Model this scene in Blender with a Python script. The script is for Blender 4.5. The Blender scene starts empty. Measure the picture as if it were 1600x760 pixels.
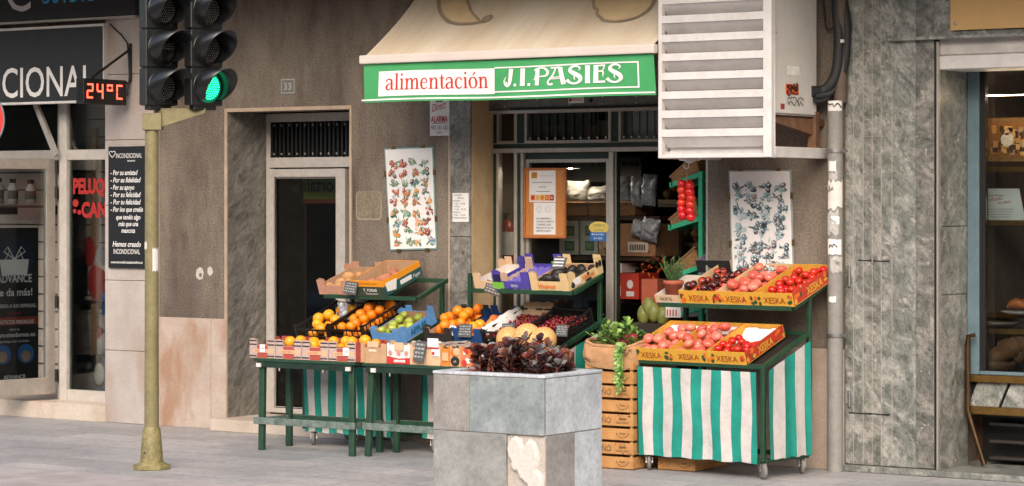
import bpy, bmesh, math, random
from mathutils import Matrix, Vector, Euler
random.seed(7)
C = bpy.context.scene.collection
scene = bpy.context.scene
R = math.radians
PI = math.pi

# ------------------------------------------------------------------ camera, sky, sun, exposure
F = 4000.0; EYE = 1.9; YAW = math.atan(4000/5900.0); HZ = 314.0      # focal length in photo pixels, eye height, yaw, horizon row
DC = F*EYE/387.0
CX, CY = DC*math.sin(YAW), -DC*math.cos(YAW)
SN, CS = math.sin(YAW), math.cos(YAW)
cam_d = bpy.data.cameras.new('camera'); cam = bpy.data.objects.new('camera', cam_d); C.objects.link(cam)
cam.location = (CX, CY, EYE); cam.rotation_euler = (R(90), 0, YAW)
cam_d.sensor_width = 36.0; cam_d.lens = F*36.0/1600.0
cam_d.shift_y = -(380-HZ)/1600.0
cam_d.clip_end = 400
scene.camera = cam
SUN_EL, SUN_AZ = R(35), R(154)          # azimuth clockwise from +Y
w = bpy.data.worlds.new('World'); scene.world = w; w.use_nodes = True
nt = w.node_tree
sky = nt.nodes.new('ShaderNodeTexSky'); sky.sky_type = 'NISHITA'; sky.sun_disc = False
sky.sun_elevation = SUN_EL; sky.sun_rotation = SUN_AZ; sky.dust_density = 3.0; sky.air_density = 1.2; sky.ozone_density = 0.6
nt.links.new(sky.outputs[0], nt.nodes['Background'].inputs[0])
nt.nodes['Background'].inputs[1].default_value = 0.145
sd = bpy.data.lights.new('sun', 'SUN'); sd.energy = 0.95; sd.angle = R(40); sd.color = (1.0, 0.945, 0.88)
so = bpy.data.objects.new('sun', sd); C.objects.link(so)
sv = Vector((math.sin(SUN_AZ)*math.cos(SUN_EL), math.cos(SUN_AZ)*math.cos(SUN_EL), math.sin(SUN_EL)))
so.rotation_euler = sv.to_track_quat('Z', 'Y').to_euler(); so.location = (6, -20, 25)
vs = scene.view_settings
vs.view_transform = 'Standard'; vs.look = 'None'; vs.gamma = 1; vs.use_curve_mapping = False; vs.exposure = 1.12

# ------------------------------------------------------------------ measuring helpers: a photo pixel on a known plane gives a place
def _ray(px, py):
    u = (px-800)/F; v = (HZ-py)/F
    return (-SN+u*CS, CS+u*SN, v)
def at(px, py, Y):
    r = _ray(px, py); t = (Y-CY)/r[1]
    return Vector((CX+t*r[0], Y, EYE+t*r[2]))
def atx(px, py, X):
    r = _ray(px, py); t = (X-CX)/r[0]
    return Vector((X, CY+t*r[1], EYE+t*r[2]))
def gr(px, py, z=0):
    r = _ray(px, py); t = (z-EYE)/r[2]
    return Vector((CX+t*r[0], CY+t*r[1], z))
def wx(px, Y): return at(px, HZ, Y).x
def wz(px, py, Y): return at(px, py, Y).z

# ------------------------------------------------------------------ materials
MATS = {}
def srgb(h):
    h = h.lstrip('#'); o = []
    for i in (0, 2, 4):
        c = int(h[i:i+2], 16)/255.0
        o.append(c/12.92 if c <= 0.04045 else ((c+0.055)/1.055)**2.4)
    return tuple(o)
def N(t, ty, **k):
    n = t.nodes.new(ty)
    for a, b in k.items():
        if a.startswith('i_'):
            key = a[2:]; key = int(key) if key.isdigit() else key.replace('_', ' ')
            n.inputs[key].default_value = b
        else: setattr(n, a, b)
    return n
def L(t, a, b): t.links.new(a, b)
def ramp(t, fac, stops):
    r = t.nodes.new('ShaderNodeValToRGB'); e = r.color_ramp.elements
    while len(e) < len(stops): e.new(0.5)
    for q, (p, c) in zip(e, stops):
        q.position = p; q.color = (c[0], c[1], c[2], 1)
    L(t, fac, r.inputs[0]); return r.outputs[0]
def base(name):
    m = bpy.data.materials.new(name); m.use_nodes = True; t = m.node_tree
    return m, t, t.nodes['Principled BSDF']
def mulc(t, a, b, fac=1.0, mode='MULTIPLY'):
    x = N(t, 'ShaderNodeMix', data_type='RGBA', blend_type=mode); x.inputs[0].default_value = fac
    for s, v in ((6, a), (7, b)):
        if hasattr(v, 'is_linked') or hasattr(v, 'links'): L(t, v, x.inputs[s])
        else: x.inputs[s].default_value = (v[0], v[1], v[2], 1)
    return x.outputs[2]
def mixf(t, fac, a, b):
    x = N(t, 'ShaderNodeMix', data_type='RGBA')
    L(t, fac, x.inputs[0])
    for s, v in ((6, a), (7, b)):
        if hasattr(v, 'links'): L(t, v, x.inputs[s])
        else: x.inputs[s].default_value = (v[0], v[1], v[2], 1)
    return x.outputs[2]
def bump(t, p, h, s, d=0.01):
    b = N(t, 'ShaderNodeBump'); b.inputs['Strength'].default_value = s; b.inputs['Distance'].default_value = d
    L(t, h, b.inputs['Height']); L(t, b.outputs[0], p.inputs['Normal'])
def mat(name, col, rough=0.6, var=0.18, scale=9.0, bmp=0.0, bscale=80.0, metal=0.0, col2=None, rnd=0.0, spec=0.5, dirt=0.0, trans=0.0):
    """one plain painted / printed / moulded surface: its own colour with uneven patches, wear and grain"""
    if name in MATS: return MATS[name]
    if isinstance(col, str): col = srgb(col)
    m, t, p = base(name)
    tc = N(t, 'ShaderNodeTexCoord')
    n = N(t, 'ShaderNodeTexNoise', i_Scale=scale, i_Detail=6.0, i_Roughness=0.62); L(t, tc.outputs['Object'], n.inputs[0])
    c2 = srgb(col2) if isinstance(col2, str) else col2
    lo = tuple(c*(1-var) for c in col); hi = tuple(min(1, c*(1+var)) for c in col)
    if c2: lo = c2; hi = col
    out = ramp(t, n.outputs[0], [(0.32, lo), (0.68, hi)])
    if dirt:
        n3 = N(t, 'ShaderNodeTexNoise', i_Scale=scale*3.1, i_Detail=9.0, i_Roughness=0.75); L(t, tc.outputs['Object'], n3.inputs[0])
        d = ramp(t, n3.outputs[0], [(0.38, (1-dirt, 1-dirt*1.05, 1-dirt*1.15)), (0.56, (1, 1, 1))])
        out = mulc(t, out, d)
    if rnd:
        oi = N(t, 'ShaderNodeObjectInfo')
        hs = N(t, 'ShaderNodeHueSaturation')
        mr = N(t, 'ShaderNodeMapRange'); mr.inputs[3].default_value = 1-rnd; mr.inputs[4].default_value = 1+rnd
        L(t, oi.outputs['Random'], mr.inputs[0]); L(t, mr.outputs[0], hs.inputs['Value'])
        m2 = N(t, 'ShaderNodeMapRange'); m2.inputs[3].default_value = 0.5-rnd*0.06; m2.inputs[4].default_value = 0.5+rnd*0.06
        ml = N(t, 'ShaderNodeMath', operation='FRACT'); mm = N(t, 'ShaderNodeMath', operation='MULTIPLY'); mm.inputs[1].default_value = 7.31
        L(t, oi.outputs['Random'], mm.inputs[0]); L(t, mm.outputs[0], ml.inputs[0]); L(t, ml.outputs[0], m2.inputs[0]); L(t, m2.outputs[0], hs.inputs['Hue'])
        L(t, out, hs.inputs['Color']); out = hs.outputs[0]
    L(t, out, p.inputs['Base Color'])
    p.inputs['Roughness'].default_value = rough; p.inputs['Metallic'].default_value = metal
    p.inputs['Specular IOR Level'].default_value = spec
    if trans: p.inputs['Transmission Weight'].default_value = trans
    if bmp:
        nb = N(t, 'ShaderNodeTexNoise', i_Scale=bscale, i_Detail=4.0); L(t, tc.outputs['Object'], nb.inputs[0])
        bump(t, p, nb.outputs[0], bmp, 0.004)
    MATS[name] = m; return m
def emit(name, col, s):
    if name in MATS: return MATS[name]
    m, t, p = base(name)
    p.inputs['Base Color'].default_value = (*[c*0.3 for c in col], 1); p.inputs['Emission Color'].default_value = (*col, 1)
    p.inputs['Emission Strength'].default_value = s
    MATS[name] = m; return m
def glass(name, tint=(1, 1, 1), ior=1.45):
    if name in MATS: return MATS[name]
    m = bpy.data.materials.new(name); m.use_nodes = True; t = m.node_tree; t.nodes.clear()
    o = N(t, 'ShaderNodeOutputMaterial'); f = N(t, 'ShaderNodeFresnel', i_IOR=ior)
    a = N(t, 'ShaderNodeBsdfTransparent'); a.inputs[0].default_value = (*tint, 1)
    g = N(t, 'ShaderNodeBsdfGlossy'); g.inputs['Roughness'].default_value = 0.03
    x = N(t, 'ShaderNodeMixShader'); L(t, f.outputs[0], x.inputs[0]); L(t, a.outputs[0], x.inputs[1]); L(t, g.outputs[0], x.inputs[2]); L(t, x.outputs[0], o.inputs[0])
    MATS[name] = m; return m
def coords(t, sc=(1, 1, 1), rot=(0, 0, 0)):
    tc = N(t, 'ShaderNodeTexCoord'); mp = N(t, 'ShaderNodeMapping'); mp.inputs['Scale'].default_value = sc; mp.inputs['Rotation'].default_value = rot
    L(t, tc.outputs['Object'], mp.inputs[0]); return mp.outputs[0]
def m_pavement():
    m, t, p = base('pavement slabs')
    v = coords(t)
    br = N(t, 'ShaderNodeTexBrick', offset=0.5, i_Scale=1.0, i_Mortar_Size=0.007, i_Mortar_Smooth=0.6, i_Brick_Width=0.8, i_Row_Height=0.4, i_Bias=0.0)
    br.inputs['Color1'].default_value = (*srgb('#a09f9f'), 1); br.inputs['Color2'].default_value = (*srgb('#b5b2b0'), 1); br.inputs['Mortar'].default_value = (*srgb('#787471'), 1)
    L(t, v, br.inputs[0])
    n1 = N(t, 'ShaderNodeTexNoise', i_Scale=1.1, i_Detail=5.0, i_Roughness=0.6); L(t, coords(t, (1, 1.6, 1)), n1.inputs[0])
    n2 = N(t, 'ShaderNodeTexNoise', i_Scale=26, i_Detail=8.0, i_Roughness=0.7); L(t, v, n2.inputs[0])
    c = mulc(t, br.outputs[0], ramp(t, n1.outputs[0], [(0.35, (0.78, 0.795, 0.82)), (0.62, (1.02, 0.98, 0.96))]))
    c = mulc(t, c, ramp(t, n2.outputs[0], [(0.32, (0.66, 0.66, 0.66)), (0.58, (1.05, 1.04, 1.03))]))
    L(t, c, p.inputs['Base Color'])
    L(t, ramp(t, n1.outputs[0], [(0.3, (0.38,)*3), (0.65, (0.62,)*3)]), p.inputs['Roughness'])
    bump(t, p, n2.outputs[0], 0.15, 0.004)
    return m
def m_stucco(name, ca, cb, stain=(0.62, 0.58, 0.55)):
    m, t, p = base(name)
    v = coords(t)
    n1 = N(t, 'ShaderNodeTexNoise', i_Scale=1.4, i_Detail=7.0, i_Roughness=0.6); L(t, coords(t, (1, 1, 0.55)), n1.inputs[0])
    n2 = N(t, 'ShaderNodeTexNoise', i_Scale=75, i_Detail=5.0, i_Roughness=0.7); L(t, v, n2.inputs[0])
    n3 = N(t, 'ShaderNodeTexNoise', i_Scale=5.0, i_Detail=8.0, i_Roughness=0.72); L(t, coords(t, (1, 1, 0.3)), n3.inputs[0])
    c = ramp(t, n1.outputs[0], [(0.35, ca), (0.65, cb)])
    c = mulc(t, c, ramp(t, n3.outputs[0], [(0.36, stain), (0.54, (1, 1, 1))]), 0.72)
    c = mulc(t, c, ramp(t, n2.outputs[0], [(0.36, (0.62, 0.62, 0.62)), (0.62, (1.22, 1.2, 1.18))]))
    L(t, c, p.inputs['Base Color']); p.inputs['Roughness'].default_value = 0.92; p.inputs['Specular IOR Level'].default_value = 0.2
    bump(t, p, n2.outputs[0], 0.5, 0.006)
    return m
def m_stone(name, ca, cb, rust):
    m, t, p = base(name)
    v = coords(t)
    n1 = N(t, 'ShaderNodeTexNoise', i_Scale=3.0, i_Detail=8.0, i_Roughness=0.65); L(t, v, n1.inputs[0])
    n2 = N(t, 'ShaderNodeTexNoise', i_Scale=1.7, i_Detail=5.0, i_Roughness=0.6); L(t, coords(t, (1.6, 1.6, 0.6)), n2.inputs[0])
    n3 = N(t, 'ShaderNodeTexNoise', i_Scale=70, i_Detail=5.0); L(t, v, n3.inputs[0])
    c = ramp(t, n1.outputs[0], [(0.35, ca), (0.65, cb)])
    c = mixf(t, ramp(t, n2.outputs[0], [(0.5, (0, 0, 0)), (0.66, (0.75,)*3)]), c, rust)
    c = mulc(t, c, ramp(t, n3.outputs[0], [(0.3, (0.88,)*3), (0.7, (1.06,)*3)]))
    L(t, c, p.inputs['Base Color']); p.inputs['Roughness'].default_value = 0.7; p.inputs['Specular IOR Level'].default_value = 0.3
    bump(t, p, n3.outputs[0], 0.12, 0.004)
    return m
def m_marble(name, stops, scale=3.0, rough=0.35, vein=None, sc=(1, 1, 0.6), rot=(0, 0.5, 0), spots=None, dist=2.5, fine=(0.36, 0.95, 1.4), warp=1.0):
    """polished veined stone: warped noise bands, veins and pale inclusions"""
    m, t, p = base(name)
    v0 = coords(t, (1, 1, 1), rot); mp2 = N(t, 'ShaderNodeMapping'); mp2.inputs['Scale'].default_value = sc; L(t, v0, mp2.inputs[0]); v = mp2.outputs[0]
    n1 = N(t, 'ShaderNodeTexNoise', i_Scale=scale, i_Detail=10.0, i_Roughness=0.68, i_Distortion=dist); L(t, v, n1.inputs[0])
    n2 = N(t, 'ShaderNodeTexNoise', i_Scale=scale*6, i_Detail=8.0, i_Roughness=0.75, i_Distortion=warp); L(t, v, n2.inputs[0])
    c = ramp(t, n1.outputs[0], stops)
    c = mulc(t, c, ramp(t, n2.outputs[0], [(0.33, (fine[0],)*3), (0.48, (fine[1],)*3), (0.66, (fine[2],)*3)]))
    if vein:
        wv = N(t, 'ShaderNodeTexWave', i_Scale=scale*0.55, i_Distortion=14.0, i_Detail=5.0, i_Detail_Scale=1.6); L(t, v, wv.inputs[0])
        c = mixf(t, ramp(t, wv.outputs[0], [(0.0, (0.7,)*3), (0.09, (0, 0, 0))]), c, vein)
    if spots:
        vo = N(t, 'ShaderNodeTexVoronoi', i_Scale=scale*3.1, i_Randomness=1.0); L(t, mulv(t, v), vo.inputs[0])
        nn = N(t, 'ShaderNodeTexNoise', i_Scale=scale*1.3, i_Detail=3.0); L(t, v, nn.inputs[0])
        mm = N(t, 'ShaderNodeMath', operation='ADD'); L(t, vo.outputs['Distance'], mm.inputs[0]); L(t, nn.outputs[0], mm.inputs[1])
        c = mixf(t, ramp(t, mm.outputs[0], [(0.5, (0.7,)*3), (0.66, (0, 0, 0))]), c, spots)
    L(t, c, p.inputs['Base Color']); p.inputs['Roughness'].default_value = rough; p.inputs['Specular IOR Level'].default_value = 0.45
    return m
def mulv(t, v):
    """shake the lookup a little so that inclusions are ragged, not round"""
    n = N(t, 'ShaderNodeTexNoise', i_Scale=7.0, i_Detail=4.0); L(t, v, n.inputs[0])
    a = N(t, 'ShaderNodeVectorMath', operation='SCALE'); a.inputs[3].default_value = 0.28; L(t, n.outputs[1], a.inputs[0])
    b = N(t, 'ShaderNodeVectorMath', operation='ADD'); L(t, v, b.inputs[0]); L(t, a.outputs[0], b.inputs[1]); return b.outputs[0]
def m_wicker(name, ca, cb):
    m, t, p = base(name)
    v = coords(t)
    br = N(t, 'ShaderNodeTexBrick', offset=0.5, i_Scale=1.0, i_Mortar_Size=0.0022, i_Brick_Width=0.022, i_Row_Height=0.010)
    br.inputs['Color1'].default_value = (*ca, 1); br.inputs['Color2'].default_value = (*cb, 1); br.inputs['Mortar'].default_value = (*[x*0.25 for x in ca], 1)
    mp = coords(t, (1, 1, 1), (R(90), 0, 0)); L(t, mp, br.inputs[0])
    L(t, br.outputs[0], p.inputs['Base Color']); p.inputs['Roughness'].default_value = 0.75
    bump(t, p, br.outputs[1], -0.6, 0.006)
    return m
def m_melon():
    m, t, p = base('melon rind')
    v = coords(t)
    vo = N(t, 'ShaderNodeTexVoronoi', feature='DISTANCE_TO_EDGE', i_Scale=70); L(t, v, vo.inputs[0])
    c = ramp(t, vo.outputs[0], [(0.0, srgb('#d8bd88')), (0.12, srgb('#cf8f4c'))])
    L(t, c, p.inputs['Base Color']); p.inputs['Roughness'].default_value = 0.6
    bump(t, p, vo.outputs[0], -0.3, 0.003)
    return m
def m_heirloom():
    m, t, p = base('dark tomato skin')
    v = coords(t)
    oi = N(t, 'ShaderNodeObjectInfo')
    n = N(t, 'ShaderNodeTexNoise', noise_dimensions='4D', i_Scale=26, i_Detail=2.0); L(t, v, n.inputs[0])
    mm = N(t, 'ShaderNodeMath', operation='MULTIPLY'); mm.inputs[1].default_value = 40; L(t, oi.outputs['Random'], mm.inputs[0]); L(t, mm.outputs[0], n.inputs['W'])
    c = ramp(t, n.outputs[0], [(0.42, srgb('#2a1416')), (0.52, srgb('#5e2420')), (0.6, srgb('#c2452f'))])
    L(t, c, p.inputs['Base Color']); p.inputs['Roughness'].default_value = 0.22
    return m

# ------------------------------------------------------------------ mesh builder
class MB:
    """collects shapes (given in world space, or in the frame M) and links them as ONE mesh object"""
    def __init__(s, M=None):
        s.v = []; s.f = []; s.fm = []; s.fs = []; s.mats = []; s.M = M
    def mi(s, m):
        if m not in s.mats: s.mats.append(m)
        return s.mats.index(m)
    def add(s, vs, fs, m, smooth=False):
        o = len(s.v); k = s.mi(m)
        for q in vs:
            q = Vector(q)
            s.v.append(s.M @ q if s.M else q)
        for f in fs:
            s.f.append([o+i for i in f]); s.fm.append(k); s.fs.append(smooth)
        return s
    def box(s, x0, x1, y0, y1, z0, z1, m):
        vs = [(x, y, z) for x in (x0, x1) for y in (y0, y1) for z in (z0, z1)]
        return s.add(vs, [(0, 1, 3, 2), (4, 6, 7, 5), (0, 4, 5, 1), (2, 3, 7, 6), (0, 2, 6, 4), (1, 5, 7, 3)], m)
    def bar(s, a, b, w, h, m, up=(0, 0, 1)):
        """square bar from a to b, w across and h along up"""
        a, b = Vector(a), Vector(b); d = (b-a).normalized(); u = Vector(up)
        if abs(d.dot(u)) > 0.98: u = Vector((0, 1, 0))
        r = d.cross(u).normalized(); u = r.cross(d).normalized()
        vs = []
        for p in (a, b):
            for i, j in ((-1, -1), (1, -1), (1, 1), (-1, 1)): vs.append(p+r*(i*w/2)+u*(j*h/2))
        return s.add(vs, [(3, 2, 1, 0), (4, 5, 6, 7), (0, 1, 5, 4), (1, 2, 6, 5), (2, 3, 7, 6), (3, 0, 4, 7)], m)
    def quad(s, pts, m, smooth=False): return s.add(pts, [tuple(range(len(pts)))], m, smooth)
    def slab(s, pts, d, m):
        """a flat outline given thickness along vector d"""
        n = len(pts); d = Vector(d); vs = [Vector(p) for p in pts]+[Vector(p)+d for p in pts]
        fs = [tuple(range(n))[::-1], tuple(range(n, 2*n))]+[(i, (i+1) % n, n+(i+1) % n, n+i) for i in range(n)]
        return s.add(vs, fs, m)
    def tube(s, pts, r, m, n=8, caps=True, smooth=True, sq=None):
        pts = [Vector(p) for p in pts]; rs = r if isinstance(r, (list, tuple)) else [r]*len(pts)
        vs = []; fs = []; u = None
        for i, p in enumerate(pts):
            d = (pts[min(i+1, len(pts)-1)]-pts[max(i-1, 0)]).normalized()
            if u is None: u = d.orthogonal().normalized()
            u = (u-d*u.dot(d)); u = u.normalized() if u.length > 1e-6 else d.orthogonal().normalized()
            w = d.cross(u)
            for k in range(n):
                a = 2*PI*k/n; vs.append(p+(u*math.cos(a)+w*math.sin(a))*rs[i])
        for i in range(len(pts)-1):
            for k in range(n): fs.append((i*n+k, i*n+(k+1) % n, (i+1)*n+(k+1) % n, (i+1)*n+k))
        s.add(vs, fs, m, smooth)
        if caps:
            s.add(vs[:n], [tuple(range(n))[::-1]], m); s.add(vs[-n:], [tuple(range(n))], m)
        return s
    def lathe(s, c, prof, m, n=20, axis=None, smooth=True):
        """prof = [(radius, height)...] turned about axis through c"""
        c = Vector(c); ax = Vector(axis or (0, 0, 1)).normalized(); u = ax.orthogonal().normalized(); w = ax.cross(u)
        vs = []; fs = []
        for r, h in prof:
            for k in range(n):
                a = 2*PI*k/n; vs.append(c+ax*h+(u*math.cos(a)+w*math.sin(a))*max(r, 1e-5))
        for i in range(len(prof)-1):
            for k in range(n): fs.append((i*n+k, i*n+(k+1) % n, (i+1)*n+(k+1) % n, (i+1)*n+k))
        return s.add(vs, fs, m, smooth)
    def disc(s, c, r, nrm, m, n=16, rx=None, up=None):
        c = Vector(c); nz = Vector(nrm).normalized(); u = (Vector(up) if up else nz.orthogonal()).normalized(); w = nz.cross(u)
        return s.add([c+u*(math.sin(2*PI*k/n)*r)-w*(math.cos(2*PI*k/n)*(rx or r)) for k in range(n)], [tuple(range(n))], m)
    def sphere(s, c, r, m, nu=12, nv=8, sc=(1, 1, 1)):
        c = Vector(c); vs = []; fs = []
        for j in range(nv+1):
            th = PI*j/nv
            for i in range(nu):
                ph = 2*PI*i/nu; vs.append(c+Vector((math.sin(th)*math.cos(ph)*r*sc[0], math.sin(th)*math.sin(ph)*r*sc[1], math.cos(th)*r*sc[2])))
        for j in range(nv):
            for i in range(nu): fs.append((j*nu+i, (j+1)*nu+i, (j+1)*nu+(i+1) % nu, j*nu+(i+1) % nu))
        return s.add(vs, fs, m, True)
    def text(s, txt, o, r, u, m, w=None, h=None, align='L', bold=0.0, shear=0.0, off=0.0, warp=None):
        """lettering lying in the plane (r, u) from its left foot o, fitted to width w and/or cap height h"""
        vs, fs = glyphs(txt, bold, shear)
        if not vs: return s
        x0 = min(a[0] for a in vs); x1 = max(a[0] for a in vs)
        sx = sy = None
        if h: sy = h/0.7
        if w: sx = w/max(1e-4, x1-x0)
        if sx is None: sx = sy*0.92
        if sy is None: sy = sx
        if not w: w = (x1-x0)*sx
        o = Vector(o); r = Vector(r).normalized(); u = Vector(u).normalized(); n = r.cross(u).normalized()
        dx = {'L': 0, 'C': -w/2, 'R': -w}[align]
        q = [o+r*((a[0]-x0)*sx+dx)+u*(a[1]*sy)+n*off for a in vs]
        if warp: q = [warp(p) for p in q]
        return s.add(q, fs, m)
    def build(s, name, parent=None, bevel=0.0, origin=None, seg=1):
        inv = Matrix.Identity(4); q = parent
        ch = []
        while q is not None: ch.append(q.matrix_basis); q = q.parent
        if parent is None:
            if origin is None:
                xs = [p.x for p in s.v]; ys = [p.y for p in s.v]; zs = [p.z for p in s.v]
                origin = ((min(xs)+max(xs))/2, (min(ys)+max(ys))/2, min(zs))
            inv = Matrix.Translation(-Vector(origin))
        else:
            wmx = Matrix.Identity(4)
            for mm in reversed(ch): wmx = wmx @ mm
            inv = wmx.inverted()
        me = bpy.data.meshes.new(name)
        me.from_pydata([tuple(inv @ p) for p in s.v], [], s.f)
        for m in s.mats: me.materials.append(m)
        me.polygons.foreach_set('material_index', s.fm); me.polygons.foreach_set('use_smooth', s.fs)
        me.update()
        if bevel:
            bm = bmesh.new(); bm.from_mesh(me)
            bmesh.ops.remove_doubles(bm, verts=bm.verts, dist=1e-5)
            ed = [e for e in bm.edges if len(e.link_faces) == 2 and e.calc_face_angle(0) > R(35)]
            bmesh.ops.bevel(bm, geom=ed, offset=bevel, segments=seg, affect='EDGES', profile=0.6, clamp_overlap=True)
            bm.to_mesh(me); bm.free()
        o = bpy.data.objects.new(name, me); C.objects.link(o)
        if parent is None: o.location = origin
        else: o.parent = parent
        return o
_gl = {}
def glyphs(txt, bold, shear):
    k = (txt, bold, shear)
    if k in _gl: return _gl[k]
    cu = bpy.data.curves.new('lettering', 'FONT'); cu.body = txt; cu.size = 1.0; cu.resolution_u = 3; cu.offset = bold; cu.shear = shear
    o = bpy.data.objects.new('lettering', cu); C.objects.link(o)
    dg = bpy.context.evaluated_depsgraph_get(); dg.update()
    me = bpy.data.meshes.new_from_object(o.evaluated_get(dg))
    vs = [(v.co.x, v.co.y) for v in me.vertices]; fs = []
    for p in me.polygons:
        f = list(p.vertices); a = 0
        for i in range(len(f)):
            x0, y0 = vs[f[i]]; x1, y1 = vs[f[(i+1) % len(f)]]; a += x0*y1-x1*y0
        if abs(a) > 1e-9: fs.append(f if a > 0 else f[::-1])
    bpy.data.objects.remove(o); bpy.data.curves.remove(cu); bpy.data.meshes.remove(me)
    _gl[k] = (vs, fs); return _gl[k]
# drawn letters (x, y, stroke width), x-height 1: a bold old-style roman and a flared fancy capital set
def smooth_path(p, k=6):
    out = []; n = len(p)
    for i in range(n-1):
        a, b, c, d = p[max(i-1, 0)], p[i], p[i+1], p[min(i+2, n-1)]
        for j in range(k):
            t = j/k
            out.append(tuple(0.5*(2*b[q]+(c[q]-a[q])*t+(2*a[q]-5*b[q]+4*c[q]-d[q])*t*t+(3*b[q]-a[q]-3*c[q]+d[q])*t**3) for q in range(3)))
    out.append(p[-1]); return out
def serif(x, y, w=0.42): return [(x-w/2, y, 0.07), (x+w/2, y, 0.07)]
def stem(x, y0, y1, w=0.19): return [(x, y0, w), (x, (y0+y1)/2, w*0.94), (x, y1, w)]
def flag(x, y): return [(x-0.2, y-0.1, 0.05), (x-0.06, y-0.02, 0.1)]
def arch(x0, x1): return [(x0, 0.62, 0.05), (x0+0.16, 0.9, 0.09), (x0+0.33, 0.97, 0.12), (x1-0.03, 0.86, 0.17), (x1, 0.6, 0.19), (x1, 0.0, 0.19)]
ROMAN = {
 'a': (0.86, [[(0.1, 0.74, 0.13), (0.18, 0.92, 0.1), (0.38, 0.99, 0.1), (0.58, 0.86, 0.17), (0.62, 0.62, 0.19), (0.62, 0.22, 0.19), (0.68, 0.05, 0.12), (0.82, 0.07, 0.05)],
              [(0.6, 0.6, 0.05), (0.3, 0.5, 0.1), (0.12, 0.3, 0.18), (0.15, 0.1, 0.17), (0.3, 0.01, 0.1), (0.5, 0.1, 0.07), (0.6, 0.22, 0.05)]]),
 'l': (0.5, [stem(0.25, 0, 1.5), serif(0.25, 0.03), flag(0.25, 1.5)]),
 'i': (0.5, [stem(0.25, 0, 1.0), serif(0.25, 0.03), flag(0.25, 1.0), [(0.17, 1.36, 0.2), (0.33, 1.36, 0.2)]]),
 'm': (1.5, [stem(0.24, 0, 1.0), flag(0.24, 1.0), arch(0.26, 0.74), arch(0.76, 1.24), serif(0.24, 0.03), serif(0.74, 0.03), serif(1.24, 0.03)]),
 'n': (1.0, [stem(0.24, 0, 1.0), flag(0.24, 1.0), arch(0.26, 0.76), serif(0.24, 0.03), serif(0.76, 0.03)]),
 'e': (0.84, [[(0.14, 0.58, 0.06), (0.68, 0.58, 0.06)], [(0.68, 0.58, 0.1), (0.62, 0.86, 0.12), (0.42, 0.98, 0.07), (0.2, 0.82, 0.14), (0.13, 0.5, 0.19), (0.2, 0.16, 0.16), (0.42, 0.02, 0.11), (0.62, 0.1, 0.07), (0.72, 0.24, 0.04)]]),
 't': (0.6, [[(0.28, 1.28, 0.05), (0.28, 0.9, 0.19), (0.28, 0.25, 0.19), (0.34, 0.06, 0.13), (0.46, 0.03, 0.09), (0.57, 0.12, 0.04)], [(0.04, 0.96, 0.07), (0.54, 0.96, 0.07)]]),
 'c': (0.78, [[(0.66, 0.74, 0.17), (0.58, 0.93, 0.1), (0.42, 0.98, 0.07), (0.2, 0.82, 0.14), (0.13, 0.5, 0.19), (0.2, 0.16, 0.16), (0.42, 0.02, 0.11), (0.6, 0.1, 0.07), (0.7, 0.24, 0.04)]]),
 'o': (0.92, [[(0.45, 0.98, 0.06), (0.22, 0.86, 0.14), (0.13, 0.5, 0.2), (0.22, 0.14, 0.14), (0.45, 0.02, 0.06)], [(0.45, 0.02, 0.06), (0.68, 0.14, 0.14), (0.77, 0.5, 0.2), (0.68, 0.86, 0.14), (0.45, 0.98, 0.06)]]),
}
ROMAN['\u00f3'] = (0.92, ROMAN['o'][1]+[[(0.42, 1.14, 0.05), (0.66, 1.42, 0.17)]])
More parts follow.
